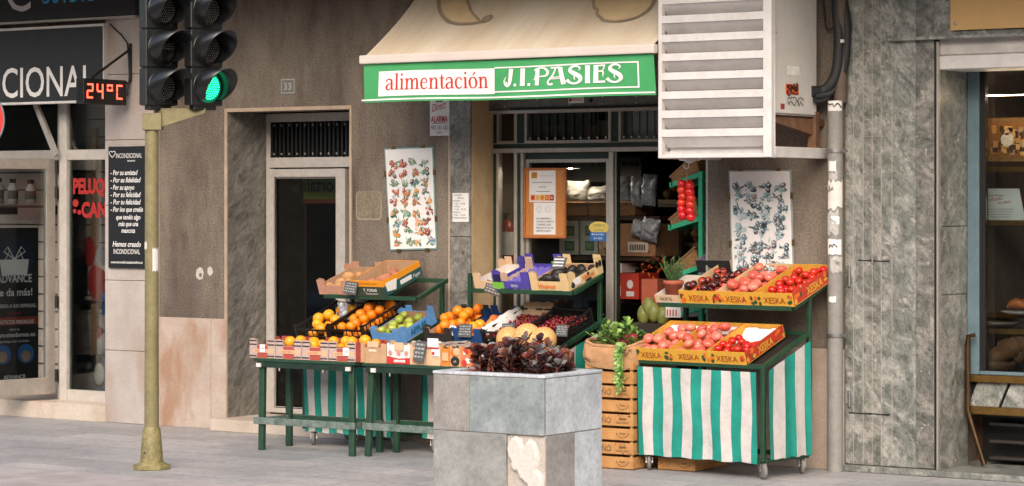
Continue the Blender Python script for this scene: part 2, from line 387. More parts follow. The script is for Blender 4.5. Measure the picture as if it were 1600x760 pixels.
FANCY = {
 'J': (0.46, [[(0.36, 1.0, 0.2), (0.34, 0.6, 0.19), (0.3, 0.18, 0.15), (0.2, 0.0, 0.09), (0.09, 0.08, 0.07), (0.03, 0.32, 0.06), (0.12, 0.55, 0.03)], [(0.12, 0.3, 0.02), (0.16, 0.12, 0.11), (0.13, 0.02, 0.08)]]),
 '.': (0.3, [[(0.05, 0.07, 0.15), (0.17, 0.07, 0.15)]]),
 'I': (0.36, [[(0.17, 1.0, 0.22), (0.17, 0.5, 0.21), (0.17, 0.0, 0.23)]]),
 'P': (0.66, [[(0.2, 0.97, 0.19), (0.2, 0.5, 0.18), (0.18, 0.0, 0.17)], [(0.04, 0.86, 0.05), (0.24, 0.97, 0.08), (0.5, 0.97, 0.1), (0.68, 0.76, 0.13), (0.6, 0.54, 0.1), (0.3, 0.5, 0.06)], [(0.02, 0.3, 0.03), (0.09, 0.4, 0.04), (0.1, 0.55, 0.04)]]),
 'A': (0.9, [[(0.6, 0.97, 0.2), (0.68, 0.5, 0.2), (0.78, 0.0, 0.22)], [(0.16, 0.96, 0.08), (0.6, 0.97, 0.09)], [(0.4, 0.95, 0.07), (0.26, 0.55, 0.08), (0.04, 0.2, 0.08), (0.1, 0.02, 0.1), (0.26, 0.06, 0.12)], [(0.22, 0.42, 0.05), (0.66, 0.44, 0.05)], [(0.18, 0.33, 0.05), (0.68, 0.35, 0.05)]]),
 'S': (0.8, [[(0.56, 0.74, 0.03), (0.62, 0.88, 0.08), (0.44, 1.0, 0.11), (0.22, 0.92, 0.13), (0.18, 0.74, 0.18), (0.36, 0.58, 0.23), (0.6, 0.4, 0.22), (0.64, 0.18, 0.16), (0.44, 0.02, 0.12), (0.2, 0.06, 0.12), (0.02, 0.24, 0.17)], [(0.36, 0.5, 0.05), (0.36, 0.3, 0.05), (0.4, 0.22, 0.02)]]),
 'E': (0.66, [[(0.2, 1.0, 0.22), (0.19, 0.5, 0.21), (0.18, 0.0, 0.23)], [(0.2, 0.96, 0.09), (0.62, 0.97, 0.09)], [(0.2, 0.62, 0.07), (0.5, 0.64, 0.08), (0.5, 0.34, 0.03)], [(0.6, 0.96, 0.05), (0.5, 0.7, 0.05)], [(0.2, 0.05, 0.11), (0.6, 0.06, 0.13)]]),
}
def drawn(mb, font, txt, o, r, u, m, w, h, off=0.004, warp=None):
    """lettering from the drawn strokes, fitted to width w and x-height / cap height h"""
    tot = sum(font[c][0] for c in txt if c in font); sx = w/tot; x = 0
    o = Vector(o); r = Vector(r).normalized(); u = Vector(u).normalized(); n = r.cross(u); k = 0
    for ch in txt:
        adv, strokes = font[ch]
        for st in strokes:
            p = smooth_path(st) if len(st) > 2 else st
            vs = []; fs = []
            k += 1
            for i, (a, b, wd) in enumerate(p):
                a1, b1, _ = p[min(i+1, len(p)-1)]; a0, b0, _ = p[max(i-1, 0)]
                dx, dy = a1-a0, b1-b0; l = math.hypot(dx, dy) or 1; nx, ny = -dy/l*wd/2, dx/l*wd/2
                for sgn in (1, -1):
                    q = o+r*((x+a+nx*sgn)*sx)+u*((b+ny*sgn)*h)+n*(off+0.0004*(k % 5))
                    vs.append(warp(q) if warp else q)
            for i in range(len(p)-1): fs.append((2*i, 2*i+1, 2*i+3, 2*i+2))
            mb.add(vs, fs, m)
        x += adv
def tag(o, label=None, cat=None, group=None, kind=None):
    for a, b in (('label', label), ('category', cat), ('group', group), ('kind', kind)):
        if b: o[a] = b
    return o
def thing(name, loc, label, cat, group=None, M=None):
    o = bpy.data.objects.new(name, None); C.objects.link(o); o.empty_display_size = 0.1
    if M is not None: o.matrix_basis = M
    else: o.location = loc
    return tag(o, label, cat, group)
def frame_at(loc, rz=0.0, rx=0.0): return Matrix.Translation(Vector(loc)) @ Matrix.Rotation(rz, 4, 'Z') @ Matrix.Rotation(rx, 4, 'X')
# ------------------------------------------------------------------ palette
PAVE = m_pavement()
RENDER = m_stucco('brown cement render', srgb('#625850'), srgb('#877c6f'))
RENDER_D = m_stucco('dark brown cement render', srgb('#6f655b'), srgb('#867b6f'))
PATCH = m_stucco('smooth cement patch', srgb('#7d735f'), srgb('#8a8070'))
STONE = m_stone('pink beige stone', srgb('#a99688'), srgb('#b8a89b'), srgb('#976f52'))
STONE2 = m_stone('pale pink stone', srgb('#a69a92'), srgb('#b1a8a2'), srgb('#9e8a7b'))
MARBLE = m_marble('dark grey marble', [(0.3, srgb('#504e49')), (0.5, srgb('#75716a')), (0.7, srgb('#8f8a82'))], 3.4, 0.4, sc=(1, 1.4, 0.55), rot=(0.75, 0.0, 0), dist=2.5)
GRAN = [m_marble('green grey granite '+n, [(0.28, a), (0.48, b), (0.62, c), (0.78, d)], 4.6, 0.32, spots=srgb('#b3a9a2'), sc=(1.15, 1, 0.8), rot=(0, 0.55+0.25*k, 0), dist=1.6)
        for k, (n, a, b, c, d) in enumerate((('pale', srgb('#474a44'), srgb('#757670'), srgb('#96948d'), srgb('#aea8a1')),
                                            ('mid', srgb('#474943'), srgb('#72726b'), srgb('#908c85'), srgb('#a8a29a')),
                                            ('dark', srgb('#454540'), srgb('#6b6963'), srgb('#88837b'), srgb('#a09990'))))]
THRESH = m_stone('cream marble step', srgb('#b9aa9b'), srgb('#c4b7aa'), srgb('#aa927d'))
ALU = mat('brushed aluminium', '#b9b0a6', 0.38, 0.08, 6, metal=0.55, dirt=0.12)
ALUW = mat('off white aluminium', '#bdb5ad', 0.42, 0.06, 6, metal=0.1, dirt=0.15)
WHITE = mat('white enamel', '#d0cac6', 0.4, 0.05, 4, dirt=0.1)
WHITE_S = mat('white paper', '#dedad6', 0.8, 0.04, 10)
GREEN_D = mat('dark green paint', '#1b3026', 0.45, 0.25, 12, dirt=0.3)
GREEN_T = mat('worn green paint', '#284935', 0.5, 0.2, 14, col2='#1e3b2b', dirt=0.25)
GREEN_R = mat('scuffed green rail paint', '#4b6157', 0.6, 0.3, 16, col2='#7d8680', dirt=0.35)
BLACK = mat('black paint', '#161514', 0.45, 0.2, 10)
INK = mat('black print', '#1b1a1b', 0.7, 0.1, 10)
REDINK = mat('red print', '#9c211c', 0.6, 0.1, 10)
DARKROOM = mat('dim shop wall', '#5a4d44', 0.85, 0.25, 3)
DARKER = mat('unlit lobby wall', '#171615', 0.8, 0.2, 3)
WOODD = mat('dark brown wood', '#3a241a', 0.5, 0.3, 6)
GLASS = glass('window glass', (0.86, 0.88, 0.87))
GLASS_D = glass('smoked door glass', (0.8, 0.8, 0.8))
STEEL = mat('galvanised steel', '#8f8d8b', 0.4, 0.15, 14, metal=0.8)
CHROME = mat('caster steel', '#a9a7a4', 0.3, 0.1, 20, metal=0.85)
RUBBER = mat('grey wheel rubber', '#77736f', 0.7, 0.15, 20)
CARD = mat('brown cardboard', '#b08d6c', 0.85, 0.12, 14, bmp=0.1)
CARD_L = mat('pale cardboard', '#c9a886', 0.85, 0.1, 14, bmp=0.1)
GOLD = mat('brass', '#8a6a3a', 0.3, 0.2, 12, metal=0.8)

# ------------------------------------------------------------------ ground
def structure(o): o['kind'] = 'structure'; return o
mb = MB(); mb.box(-80, 80, -3.1, 0.6, -0.4, 0.0, PAVE); structure(mb.build('pavement'))
KERB = m_stone('pale kerb stone', srgb('#a39a97'), srgb('#b0a8a5'), srgb('#998d88'))
mb = MB()
x = -40.0
while x < 40: mb.box(x, x+1.19, -6.4, -3.105, -0.4, 0.001, KERB); x += 1.2
structure(mb.build('kerb_strip', bevel=0.004))
ASPH = mat('asphalt', (0.05, 0.05, 0.052), 0.9, 0.3, 30, bmp=0.6, bscale=200)
mb = MB(); mb.box(-150, 150, -21.0, -6.42, -0.6, -0.12, ASPH); structure(mb.build('road'))
mb = MB(); mb.box(-80, 80, -26, -21.02, -0.6, 0.0, PAVE); structure(mb.build('far_pavement'))
# the terrace across the street, which gives the glass something to mirror and keeps the low sky out
mb = MB()
OPP = mat('ochre facade across the street', '#8c7a66', 0.9, 0.2, 2)
OPPG = mat('dark window glass', '#1a1c1e', 0.1, 0.1, 2)
mb.box(-45, 45, -34, -26, 0, 8.6, OPP)
for i in range(22):
    for j in range(2): mb.box(-42+i*4, -40.6+i*4, -26.05, -25.95, 1.0+j*3.6, 3.2+j*3.6, OPPG)
tag(mb.build('facing_building'), 'ochre terrace with rows of windows on the opposite side of the street', 'building')

# ------------------------------------------------------------------ the building: walls and claddings
bld = thing('apartment_building', (0, 0, 0), 'brown rendered street building with stone and granite clad ground floor shopfronts', 'building')
xL, xP0, xP1, xD0, xD1, xM0, xM1, xR0, xR1 = -4.198, -4.2, -3.60, -2.855, -1.561, -0.573, -0.378, 1.715, 2.845
zD = 2.635; zS = 2.98
mb = MB()
mb.box(xP1, xD0, 0, 0.28, 0, 4.0, RENDER)
mb.box(xD0, xD1, 0, 0.28, zD, 4.0, RENDER)
mb.box(xD1, xM0, 0, 0.28, 0, 4.0, RENDER)
mb.box(xM0, xR0, 0.002, 0.28, zS, 4.0, RENDER_D)
mb.box(xR0, xR1, 0, 0.28, 0, 4.0, RENDER_D)
mb.box(-9.5, xP0, 0, 0.25, 2.82, 4.0, RENDER)
mb.build('rendered_wall', bld)
mb = MB(); mb.box(-12, 12, -1.5, 6, 3.85, 12.5, RENDER)
mb.box(-12, 12, -1.65, -1.5, 3.85, 4.2, STONE); mb.build('upper_storey', bld)
# stone pilaster: stacked panels with open joints
mb = MB(); zz = [0, 0.62, 1.22, 1.86, 2.42, 2.98, 3.5, 4.0]
for i in range(len(zz)-1): mb.box(xP0, xP1, -0.03, 0.3, zz[i]+0.002, zz[i+1]-0.002, STONE2)
mb.build('stone_pilaster', bld, bevel=0.003)
zpl = wz(300, 497, 0)
mb = MB(); mb.box(xP1+0.002, -3.02, -0.018, 0.0, 0, zpl, STONE); mb.box(-3.017, xD0, -0.018, 0.0, 0, zpl, STONE)
mb.build('stone_plinth', bld, bevel=0.003); mb = MB(); mb.box(xR0+0.02, xR1-0.01, -0.018, 0, 0, wz(1285, 545, 0), STONE); mb.build('stone_plinth', bld, bevel=0.003)
# marble jamb of the doorway (left reveal) and marble pilaster beside the shop
mb = MB(); mb.box(xD0-0.02, xD0+0.004, 0.006, 0.56, 0, zD, MARBLE); mb.build('marble_jamb', bld); mb = MB(); mb.box(xM0, xM1, -0.02, 0.28, 0, 1.62, MARBLE); mb.box(xM0, xM1, -0.02, 0.28, 1.624, 4, MARBLE)
mb.build('marble_pilaster', bld, bevel=0.002)
mb = MB()
TRIM = mat('beige bead trim', '#a8937c', 0.7, 0.15, 10)
mb.box(xD0-0.02, xD0+0.005, -0.012, 0.005, 0, zD+0.03, TRIM); mb.box(xD0, xD1, -0.012, 0.0, zD, zD+0.03, TRIM); mb.box(xD1-0.004, xD1+0.016, -0.012, 0.3, 0, zD+0.03, TRIM)
mb.box(xM0-0.02, xM0, -0.012, 0.0, 0, 4, TRIM)
mb.build('door_trim', bld)
# pale patch and paint spots on the render
mb = MB(); a = at(558, 300, 0); b = at(595, 342, 0)
pts = []
for cx_, cz_, a0 in ((b.x-.03, a.z-.03, 0), (a.x+.03, a.z-.03, 90), (a.x+.03, b.z+.03, 180), (b.x-.03, b.z+.03, 270)):
    for k in range(4): ang = R(a0+k*30); pts.append((cx_+.03*math.cos(ang), -0.004, cz_+.03*math.sin(ang)))
ptc = [(xx, -0.006, z) for xx, y, z in pts]
ccx, ccz = (a.x+b.x)/2, (a.z+b.z)/2
mb.slab([(ccx+(q[0]-ccx)*1.08, -0.003, ccz+(q[2]-ccz)*1.06-.004) for q in pts], (0, 0.003, 0), mat('pale filler edge', '#978d7e', .9))
mb.slab([(q[0], -0.006, q[2]) for q in pts], (0, 0.003, 0), PATCH)
mb.build('filled_patch', bld)
mb = MB(); SPOT = mat('white paint splash', '#b8b0a6', 0.8, 0.1, 30)
for px, py, r in ((312, 428, .045), (328, 424, .03)):
    c = at(px, py, -0.003)
    mb.slab([(c.x+math.cos(t*.42)*r*(.8+.3*random.random()), -0.003, c.z+math.sin(t*.42)*r*1.3*(.8+.3*random.random())) for t in range(15)], (0, .003, 0), SPOT)
mb.build('paint_splash', bld)
c = at(313, 430, -0.0075); mb = MB(); mb.disc(c, .017, (0, -1, 0), RENDER, 10, up=(0, 0, 1)); mb.build('paint_splash_centre', bld)
# stained plaster reveal left of the shopfront
REVEAL = m_stone('stained cream plaster', srgb('#b39872'), srgb('#c4ab88'), srgb('#8f6a44'))
mb = MB(); mb.box(xM1-0.01, xM1+0.004, 0.001, 0.3, 0, zS, REVEAL); mb.build('plaster_reveal', bld)
mb = MB(); mb.box(xR0-0.004, xR0+0.012, -0.004, 0.3, 0, zS, ALU); mb.build('opening_edge_trim', bld)

# granite cladding on the right: narrow upright slabs, then the pilaster face
mb = MB(); xs = [1322, 1335, 1350, 1364, 1378, 1395, 1432, 1460]
for i in range(6): mb.box(wx(xs[i], 0), wx(xs[i+1], 0)-.0006, -.012, .3, .05, 4.0, GRAN[[0, 0, 1, 1, 0, 0][i]])
mb.box(wx(1432, 0), wx(1460, 0)-.001, -.006, .3, .05, 4.0, GRAN[2])  # shade on this strip is put into a darker granite colour
mb.build('granite_cladding', bld, bevel=0.0012)
mb = MB(); SEAM = mat('granite joint filler', '#a2968c', .8, .2, 20); rnd = random.Random(2)
for px in xs[1:-2]: x_ = wx(px, 0); mb.box(x_-.002, x_+.002, -.0126, -.0115, .05, 4.0, SEAM)
for px0, px1, z_ in ((1350, 1395, 2.35), (1322, 1364, 2.9), (1395, 1432, 1.15), (1378, 1432, 3.3), (1335, 1350, .62)): mb.box(wx(px0, 0), wx(px1, 0), -.0125, -.0115, z_, z_+.0025, SEAM)
mb.build('granite_joints', bld)
mb = MB()                                            # access door let into the cladding: open slots and two hinges
for px0, px1, py in ((1341, 1362, 408), (1364, 1390, 409), (1326, 1362, 646), (1362, 1390, 648)):
    a_, b_ = at(px0, py, -.0125), at(px1, py, -.0125); mb.slab([(a_.x, -.0128, a_.z), (b_.x, -.0128, a_.z-.004), (b_.x, -.0128, a_.z+.012), ((a_.x+b_.x)/2, -.0128, a_.z+.007), (a_.x, -.0128, a_.z+.01)], (0, .001, 0), INK)
mb.build('access_slot', bld)
for p0, p1 in ((416, 448), (610, 636)):
    mb = MB(); a_ = at(1327, p0, -.02); b_ = at(1327, p1, -.02); mb.tube([(a_.x, -.02, b_.z), (a_.x, -.02, a_.z)], .012, STEEL, 10); mb.build('access_hinge', bld)

xG = wx(1460, 0); xG2 = wx(1466, 0.02)
mb = MB(); mb.box(2.845, 12, -0.07, 1.2, 0, 0.045, GRAN[0]); mb.build('granite_step', bld, bevel=0.006)
zg = 0.045
pb = gr(1530, 727, zg); yb = pb.y; xb = wx(1512, yb)
mb = MB()
A_ = Vector((xG+.03, 0.03, 0)); B_ = Vector((xb, yb, 0)); dn = (B_-A_).cross(Vector((0, 0, 1))).normalized()*0.05
for a, b in ((zg, 1.245), (1.25, 1.72), (1.725, 3.0)):
    mb.slab([A_+Vector((0, 0, a)), B_+Vector((0, 0, a)), B_+Vector((0, 0, b)), A_+Vector((0, 0, b))], -dn, GRAN[1])
mb.build('granite_splay', bld, bevel=0.002)
mb = MB(); mb.box(xG+.001, xG+.016, 0.0, 0.06, zg, 3.0, BLACK); mb.box(xG+.017, xG+.03, -0.002, 0.06, zg, 3.0, ALU); mb.build('shutter_guide', bld)
zl = wz(1460, 60, 0); zc = wz(1458, 83, 0.05)
mb = MB(); mb.box(xG+.001, 12, -0.006, 0.3, zl, 4.0, GRAN[1]); mb.build('granite_lintel', bld)
mb = MB(); mb.box(wx(1388, -.05), 12, -0.06, -0.0085, zl-.012, zl+.012, GRAN[0]); mb.build('ledge', bld, bevel=0.003)
mb = MB(); mb.box(xG+.02, 12, 0.035, 0.4, zc-.02, zl-.002, mat('grey shutter housing', '#b6afa8', .5)); mb.box(xG+.02, 12, 0.025, 0.42, wz(1458, 110, .05), zc-.022, WHITE); mb.build('shutter_box', bld, bevel=0.006)

# ------------------------------------------------------------------ entrance doorway
yD = 0.5
step = MB(); sx0 = gr(352, 676).x-.1
step.box(xD0-.05, xD1+.2, -0.16, 0.62, 0, 0.1, THRESH); step.build('door_step', bld, bevel=0.006)
fx0, fx1 = wx(415, yD), xD1+0.02
def frame_rect(mb, x0, x1, y0, y1, z0, z1, t, m, tb=None):
    tb = t if tb is None else tb
    mb.box(x0, x0+t, y0, y1, z0, z1, m); mb.box(x1-t, x1, y0, y1, z0, z1, m)
    mb.box(x0+t, x1-t, y0, y1, z1-t, z1, m); mb.box(x0+t, x1-t, y0, y1, z0, z0+tb, m)
fr = MB()
za, zb, zcx = wz(480, 190, yD), wz(480, 246, yD), wz(480, 262, yD)
fr.box(fx0, fx1, yD, yD+.06, za, zD, ALUW)
fr.box(fx0, fx1, yD, yD+.06, zcx, zb, ALUW)
gx0, gx1 = wx(422, yD), wx(545, yD)
fr.box(fx0, gx0, yD+.001, yD+.06, 0.1, zD, ALUW); fr.box(gx1, fx1, yD+.001, yD+.06, 0.1, zD, ALUW)
door = fr.build('entrance_frame', bld, bevel=0.003)
g = MB(); zgl = (za+zb)/2
for i in range(19):
    xx = gx0+(gx1-gx0)*(i+.5)/19; g.box(xx-.02, xx+.002, yD+.005, yD+.03, zb, za, BLACK)
for i in range(10):
    xx = gx0+(gx1-gx0)*(i+.5)/10
    for z in (zb+.03, za-.03): g.box(xx-.007, xx+.007, yD-.004, yD+.004, z-.008, z+.008, ALU)
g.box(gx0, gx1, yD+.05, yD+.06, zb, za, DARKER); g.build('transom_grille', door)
l = MB(); lx0, lx1 = wx(418, yD), wx(541, yD); lz0, lz1 = 0.115, zcx-.012
t0 = wx(430+14, yD)-lx0
ga, gb, gz0, gz1 = wx(430, yD), wx(527, yD), wz(480, 640, yD), wz(480, 277, yD)
l.box(lx0, ga, yD-.02, yD+.045, lz0, lz1, ALUW); l.box(gb, lx1, yD-.02, yD+.045, lz0, lz1, ALUW); l.box(ga, gb, yD-.02, yD+.045, gz1, lz1, ALUW); l.box(ga, gb, yD-.02, yD+.045, lz0, gz0, ALUW)
frame_rect(l, ga, gb, yD-.006, yD+.03, gz0, gz1, 0.012, BLACK)
leaf = l.build('door_leaf', door, bevel=0.004)
g = MB(); g.box(ga, gb, yD+.008, yD+.014, gz0, gz1, GLASS_D); g.build('glass', leaf)
h = MB(); hp = at(472, 418, yD)
h.lathe((lx1-.06, yD-.02, 1.05), [(0, 0), (.026, 0), (.026, .03), (.02, .035), (0, .035)], ALU, 12, (0, -1, 0)); h.build('door_knob', leaf)
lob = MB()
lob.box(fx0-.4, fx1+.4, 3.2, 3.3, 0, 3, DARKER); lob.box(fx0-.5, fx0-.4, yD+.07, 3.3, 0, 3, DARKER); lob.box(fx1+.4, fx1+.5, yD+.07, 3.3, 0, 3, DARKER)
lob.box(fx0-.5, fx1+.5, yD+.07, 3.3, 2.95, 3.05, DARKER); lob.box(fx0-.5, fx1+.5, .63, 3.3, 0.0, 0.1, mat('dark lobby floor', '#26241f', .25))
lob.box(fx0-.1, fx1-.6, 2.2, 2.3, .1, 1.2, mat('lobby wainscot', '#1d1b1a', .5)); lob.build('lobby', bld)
# a sign's mirror image in the door glass, modelled as a panel behind it
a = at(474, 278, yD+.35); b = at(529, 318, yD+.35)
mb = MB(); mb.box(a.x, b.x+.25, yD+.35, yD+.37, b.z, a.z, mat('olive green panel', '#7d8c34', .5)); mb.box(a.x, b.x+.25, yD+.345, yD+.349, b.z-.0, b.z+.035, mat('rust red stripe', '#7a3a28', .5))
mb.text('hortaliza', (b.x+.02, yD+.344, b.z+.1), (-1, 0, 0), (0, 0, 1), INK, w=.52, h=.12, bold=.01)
tag(mb.build('reflected_sign_panel'), 'reflection of a green sign, built as a panel with mirrored black lettering behind the entrance door glass', 'sign')

# ------------------------------------------------------------------ grocery shopfront
yS = 0.29
sf = MB()
def band(m, pxa, pya, pxb, pyb, y0=yS, y1=yS+.06):
    a = at(pxa, pya, y0); b = at(pxb, pyb, y0); sf.box(min(a.x, b.x), max(a.x, b.x), y0, y1, min(a.z, b.z), max(a.z, b.z), m)
zt0, zt1 = wz(880, 178, yS), wz(880, 222, yS)       # transom lights
zh = wz(880, 232, yS); x0 = wx(770, yS); x1 = xR0
zt2 = zt1-.045; zd = zt2-.035
sf.box(x0, x1, yS-.015, yS+.055, zd, zt2, ALU)                          # long light rail under the transoms
sf.box(x0, x1, yS, yS+.05, zt2, zt1-.008, GREEN_D)
cols = [(770, 777), (808, 820), (955, 967)]
for a, b in cols: sf.box(wx(a, yS), wx(b, yS), yS, yS+.05, zt1-.008, zS, GREEN_D)
for a, b in ((777, 808), (820, 955), (967, 1090)):
    xa, xb = wx(a, yS), min(wx(b, yS), xR0-.02)
    frame_rect(sf, xa, xb, yS-.01, yS+.03, zt1-.008, zt0+.08, .022, ALU)
xs0, xs1, xs2, xs3 = wx(770, yS), wx(776, yS), wx(806, yS), wx(816, yS)
sf.box(xs0, xs1, yS, yS+.05, 0.03, zd, GREEN_D); sf.box(xs1, xs1+.022, yS-.01, yS+.05, .03, zd, ALU); sf.box(xs2-.015, xs2+.012, yS-.01, yS+.05, .03, zd, ALU); sf.box(xs2+.013, xs3-.012, yS, yS+.05, .03, zd, GREEN_D); sf.box(xs3-.011, xs3+.013, yS-.01, yS+.05, .03, zd, ALU)
xm0, xm1 = wx(953, yS), wx(963, yS)
sf.box(xm0, xm1-.02, yS-.02, yS+.06, .03, zd, ALU); sf.box(xm1-.018, xm1, yS-.005, yS+.06, .03, zd, GREEN_D)
shop = sf.build('shopfront_frame', bld, bevel=0.003)
g = MB(); g.box(xs1+.02, xs2-.015, yS+.02, yS+.025, .6, zd, GLASS); g.box(xs1, x1, yS+.02, yS+.025, zt1, zS, GLASS); g.build('fixed_glass', shop)
# transom grille bars
g = MB()
for a, b, n in ((822, 953, 10), (969, 1040, 6)):
    for i in range(n):
        xx = wx(a+(b-a)*(i+.5)/n, yS); g.box(xx-.004, xx+.004, yS+.005, yS+.013, zt1+.02, zt0+.06, GREEN_D)
        g.box(xx-.006, xx+.006, yS-.004, yS+.004, zt1+.022, zt1+.036, WHITE)
    g.build('transom_bars', shop); g = MB()
g = MB(); g.box(wx(968, yS+.1), wx(1060, yS+.1), yS+.1, yS+.104, zt1, zS, WHITE_S); g.build('transom_blind', shop)
# sliding door leaf
d = MB(); dx0, dx1 = wx(819, yS+.03), wx(953, yS+.03)
d.box(dx0, dx0+.02, yS+.026, yS+.055, .03, zd, GREEN_D); d.box(dx0, dx1, yS+.026, yS+.055, zd-.05, zd, GREEN_D)
frame_rect(d, dx0+.02, dx1, yS+.02, yS+.06, .03, zd-.05, .03, ALU, .5)
dl = d.build('sliding_door', shop, bevel=0.002)
g = MB(); g.box(dx0+.04, dx1-.02, yS+.036, yS+.041, .5, zd-.06, GLASS); g.build('glass', dl)
# roller shutter box
sh = MB(); SHUT = mat('grey shutter steel', '#6f6d68', .5, .15, 6, metal=.3, dirt=.3)
zs1 = wz(880, 176, yS-.06)
sh.box(xM1+.005, xR0-.005, yS-.05, yS-.005, zs1+.025, zS, SHUT); sh.box(xM1+.005, xR0-.005, yS-.075, yS-.01, zs1, zs1+.024, ALU)
for i in range(7):
    for z in (zs1+.06, zs1+.11):
        sh.lathe((xM1+.15+i*.3, yS-.05, z), [(.008, 0), (.008, .006), (0, .008)], ALU, 8, (0, -1, 0))
sh.tube([(xM1+.2, yS-.06, zs1+.04), (.7, yS-.062, zs1+.035), (1.5, yS-.06, zs1+.045)], .006, BLACK, 6)
sh.lathe((wx(922, yS-.06), yS-.05, wz(922, 158, yS-.05)), [(.015, 0), (.015, .01), (0, .01)], BLACK, 10, (0, -1, 0))
sh.build('roller_shutter', bld)
mb = MB(); a = at(888, 152, yS-.055); b = at(912, 161, yS-.055)
mb.box(a.x, b.x, yS-.054, yS-.051, b.z-.0, a.z, WHITE_S); mb.box(a.x+.008, a.x+.03, yS-.056, yS-.054, b.z+.012, a.z-.012, REDINK); mb.text('PERSIANAS', (a.x+.035, yS-.0545, b.z+.015), (1, 0, 0), (0, 0, 1), REDINK, w=.09, h=.022)
tag(mb.build('shutter_label'), 'tiny white label with red print on the roller shutter housing', 'sticker')
# the room behind
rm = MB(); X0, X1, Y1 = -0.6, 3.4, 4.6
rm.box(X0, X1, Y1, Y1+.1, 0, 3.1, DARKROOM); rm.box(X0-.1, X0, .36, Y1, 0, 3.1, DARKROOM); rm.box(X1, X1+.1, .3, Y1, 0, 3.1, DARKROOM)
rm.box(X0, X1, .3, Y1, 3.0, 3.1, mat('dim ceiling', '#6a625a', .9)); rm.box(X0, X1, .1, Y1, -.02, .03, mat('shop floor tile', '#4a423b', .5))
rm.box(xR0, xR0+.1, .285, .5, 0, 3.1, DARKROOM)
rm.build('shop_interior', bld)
c = at(891, 260, .8); mb = MB(); mb.sphere(c, .024, emit('lit lamp globe', (1.0, .86, .68), 170), 16, 12); t_ = thing('ceiling_lamp', c, 'round lit lamp globe hanging inside the grocery', 'lamp'); mb.build('globe', t_)
mb = MB(); mb.tube([(c.x, c.y, c.z+.025), (c.x, c.y, 3.0)], .008, BLACK, 6); mb.build('cord', t_); mb = MB(); mb.lathe((c.x, c.y, c.z-.006), [(.075, -.012), (.06, .03), (.02, .06), (.012, .07)], mat('enamel lamp shade', '#7a756c', .4, .1, 10), 24); mb.build('lamp_shade', t_)
# ------------------------------------------------------------------ pet shop on the left
yP = 0.2
zsill = 0.14
ps = MB()
mb0 = MB(); mb0.box(-9, xP0-.003, -0.02, 0.75, 0, zsill, THRESH)
for k in range(3): mb0.box(-9, wx(100, .1), .02+.035*k, .03+.035*k, zsill, zsill+.003, INK)
mb0.build('shop_step', bld, bevel=0.004)
xa, xb_, xc = wx(95, yP), wx(106, yP), xP0+.05
zt, zb1, zb0 = wz(135, 234, yP), wz(135, 250, yP), zsill+.1
ps.box(xa, xb_, yP-.02, yP+.08, zsill, 2.9, ALUW)
ps.box(xb_, xc, yP-.01, yP+.06, zb1, zt, ALUW); ps.box(xb_, xc, yP-.01, yP+.06, zsill, zb0, ALUW)
xj0, xj1 = wx(74, yP+.1), wx(93, yP+.1)
ps.box(xa-.09, xa-.001, yP+.05, yP+.13, zsill, 2.9, ALU)
ps.box(-9, xa-.09, yP+.05, yP+.12, zt-.09, zt-.0, ALU)
petf = ps.build('pet_shop_frame', bld, bevel=0.003)
g = MB(); g.box(xb_, xc, yP+.02, yP+.026, zb0, zb1, GLASS); g.box(xb_, xc, yP+.02, yP+.026, zt, 2.9, GLASS); g.box(-9, xa-.09, yP+.08, yP+.086, zt, 2.9, GLASS); g.build('window_glass', petf)
for z in (2.33, 2.13, 1.3, .5): 
    pass
# open door leaf, hinged on the right
H0 = at(84, 614, yP+.02); zdb = H0.z
r1 = _ray(-26, 621)
t1 = (zdb-EYE)/r1[2]; H1 = Vector((CX+t1*r1[0], CY+t1*r1[1], zdb))
ddir = (H1-H0); ddir.z = 0; dlen = ddir.length; ang = math.atan2(ddir.y, ddir.x)
DM = Matrix.Translation(Vector((H0.x, H0.y, 0))) @ Matrix.Rotation(ang, 4, 'Z')
zdt = wz(84, 249, yP+.02)
d = MB(DM); 
frame_rect(d, 0, dlen, -.025, .025, zdb, zdt, .09, ALU, .14)
pd = d.build('open_door', petf, bevel=0.004)
g = MB(DM); g.box(.09, dlen-.09, -.004, .004, zdb+.14, zdt-.09, GLASS); g.build('glass', pd)
for z in (zdt-.12, zdt-.35, zdb+.75, zdb+.1): h = MB(DM); h.tube([(-.005, .035, z), (-.005, .035, z+.11)], .016, BLACK, 8); h.build('hinge', pd)
# is the camera on the +y or -y side of the leaf?
side = 1 if (DM.inverted() @ Vector((CX, CY, 1))).y > 0 else -1
def door_pt(px, py):
    """where the photo pixel meets the plane just behind the open leaf"""
    inv = DM.inverted(); o = inv @ Vector((CX, CY, EYE)); q = inv.to_3x3() @ Vector(_ray(px, py)); t = (-.012*side-o.y)/q.y; return o+q*t
a = door_pt(60, 355); b = door_pt(-16, 606)
PB = mat('black poster print', '#141519', .5, .1, 5); PBLUE = mat('dark blue poster print', '#16263f', .5, .3, 3)
x0_, x1_ = sorted((a.x, b.x)); z0_, z1_ = door_pt(57, 601).z, door_pt(57, 356).z
mb = MB(DM); mb.box(x0_, x1_, -.02*side, -.012*side, z0_, z1_, PB)
cxp = (x0_+x1_)/2; wp = x1_-x0_
e = .003*side
def pt_text(s, z, hgt, m, wdt=None, bold=0.0):
    mb.text(s, (cxp, -.012*side+e, z), (-side*1.0, 0, 0) if False else ((-1 if side > 0 else 1), 0, 0), (0, 0, 1), m, w=wdt, h=hgt, align='C', bold=bold)
hh = z1_-z0_
mb.disc((cxp, -.012*side+e*.4, z1_-hh*.2), wp*.4, (0, side, 0), PBLUE, 24, up=(0, 0, 1))
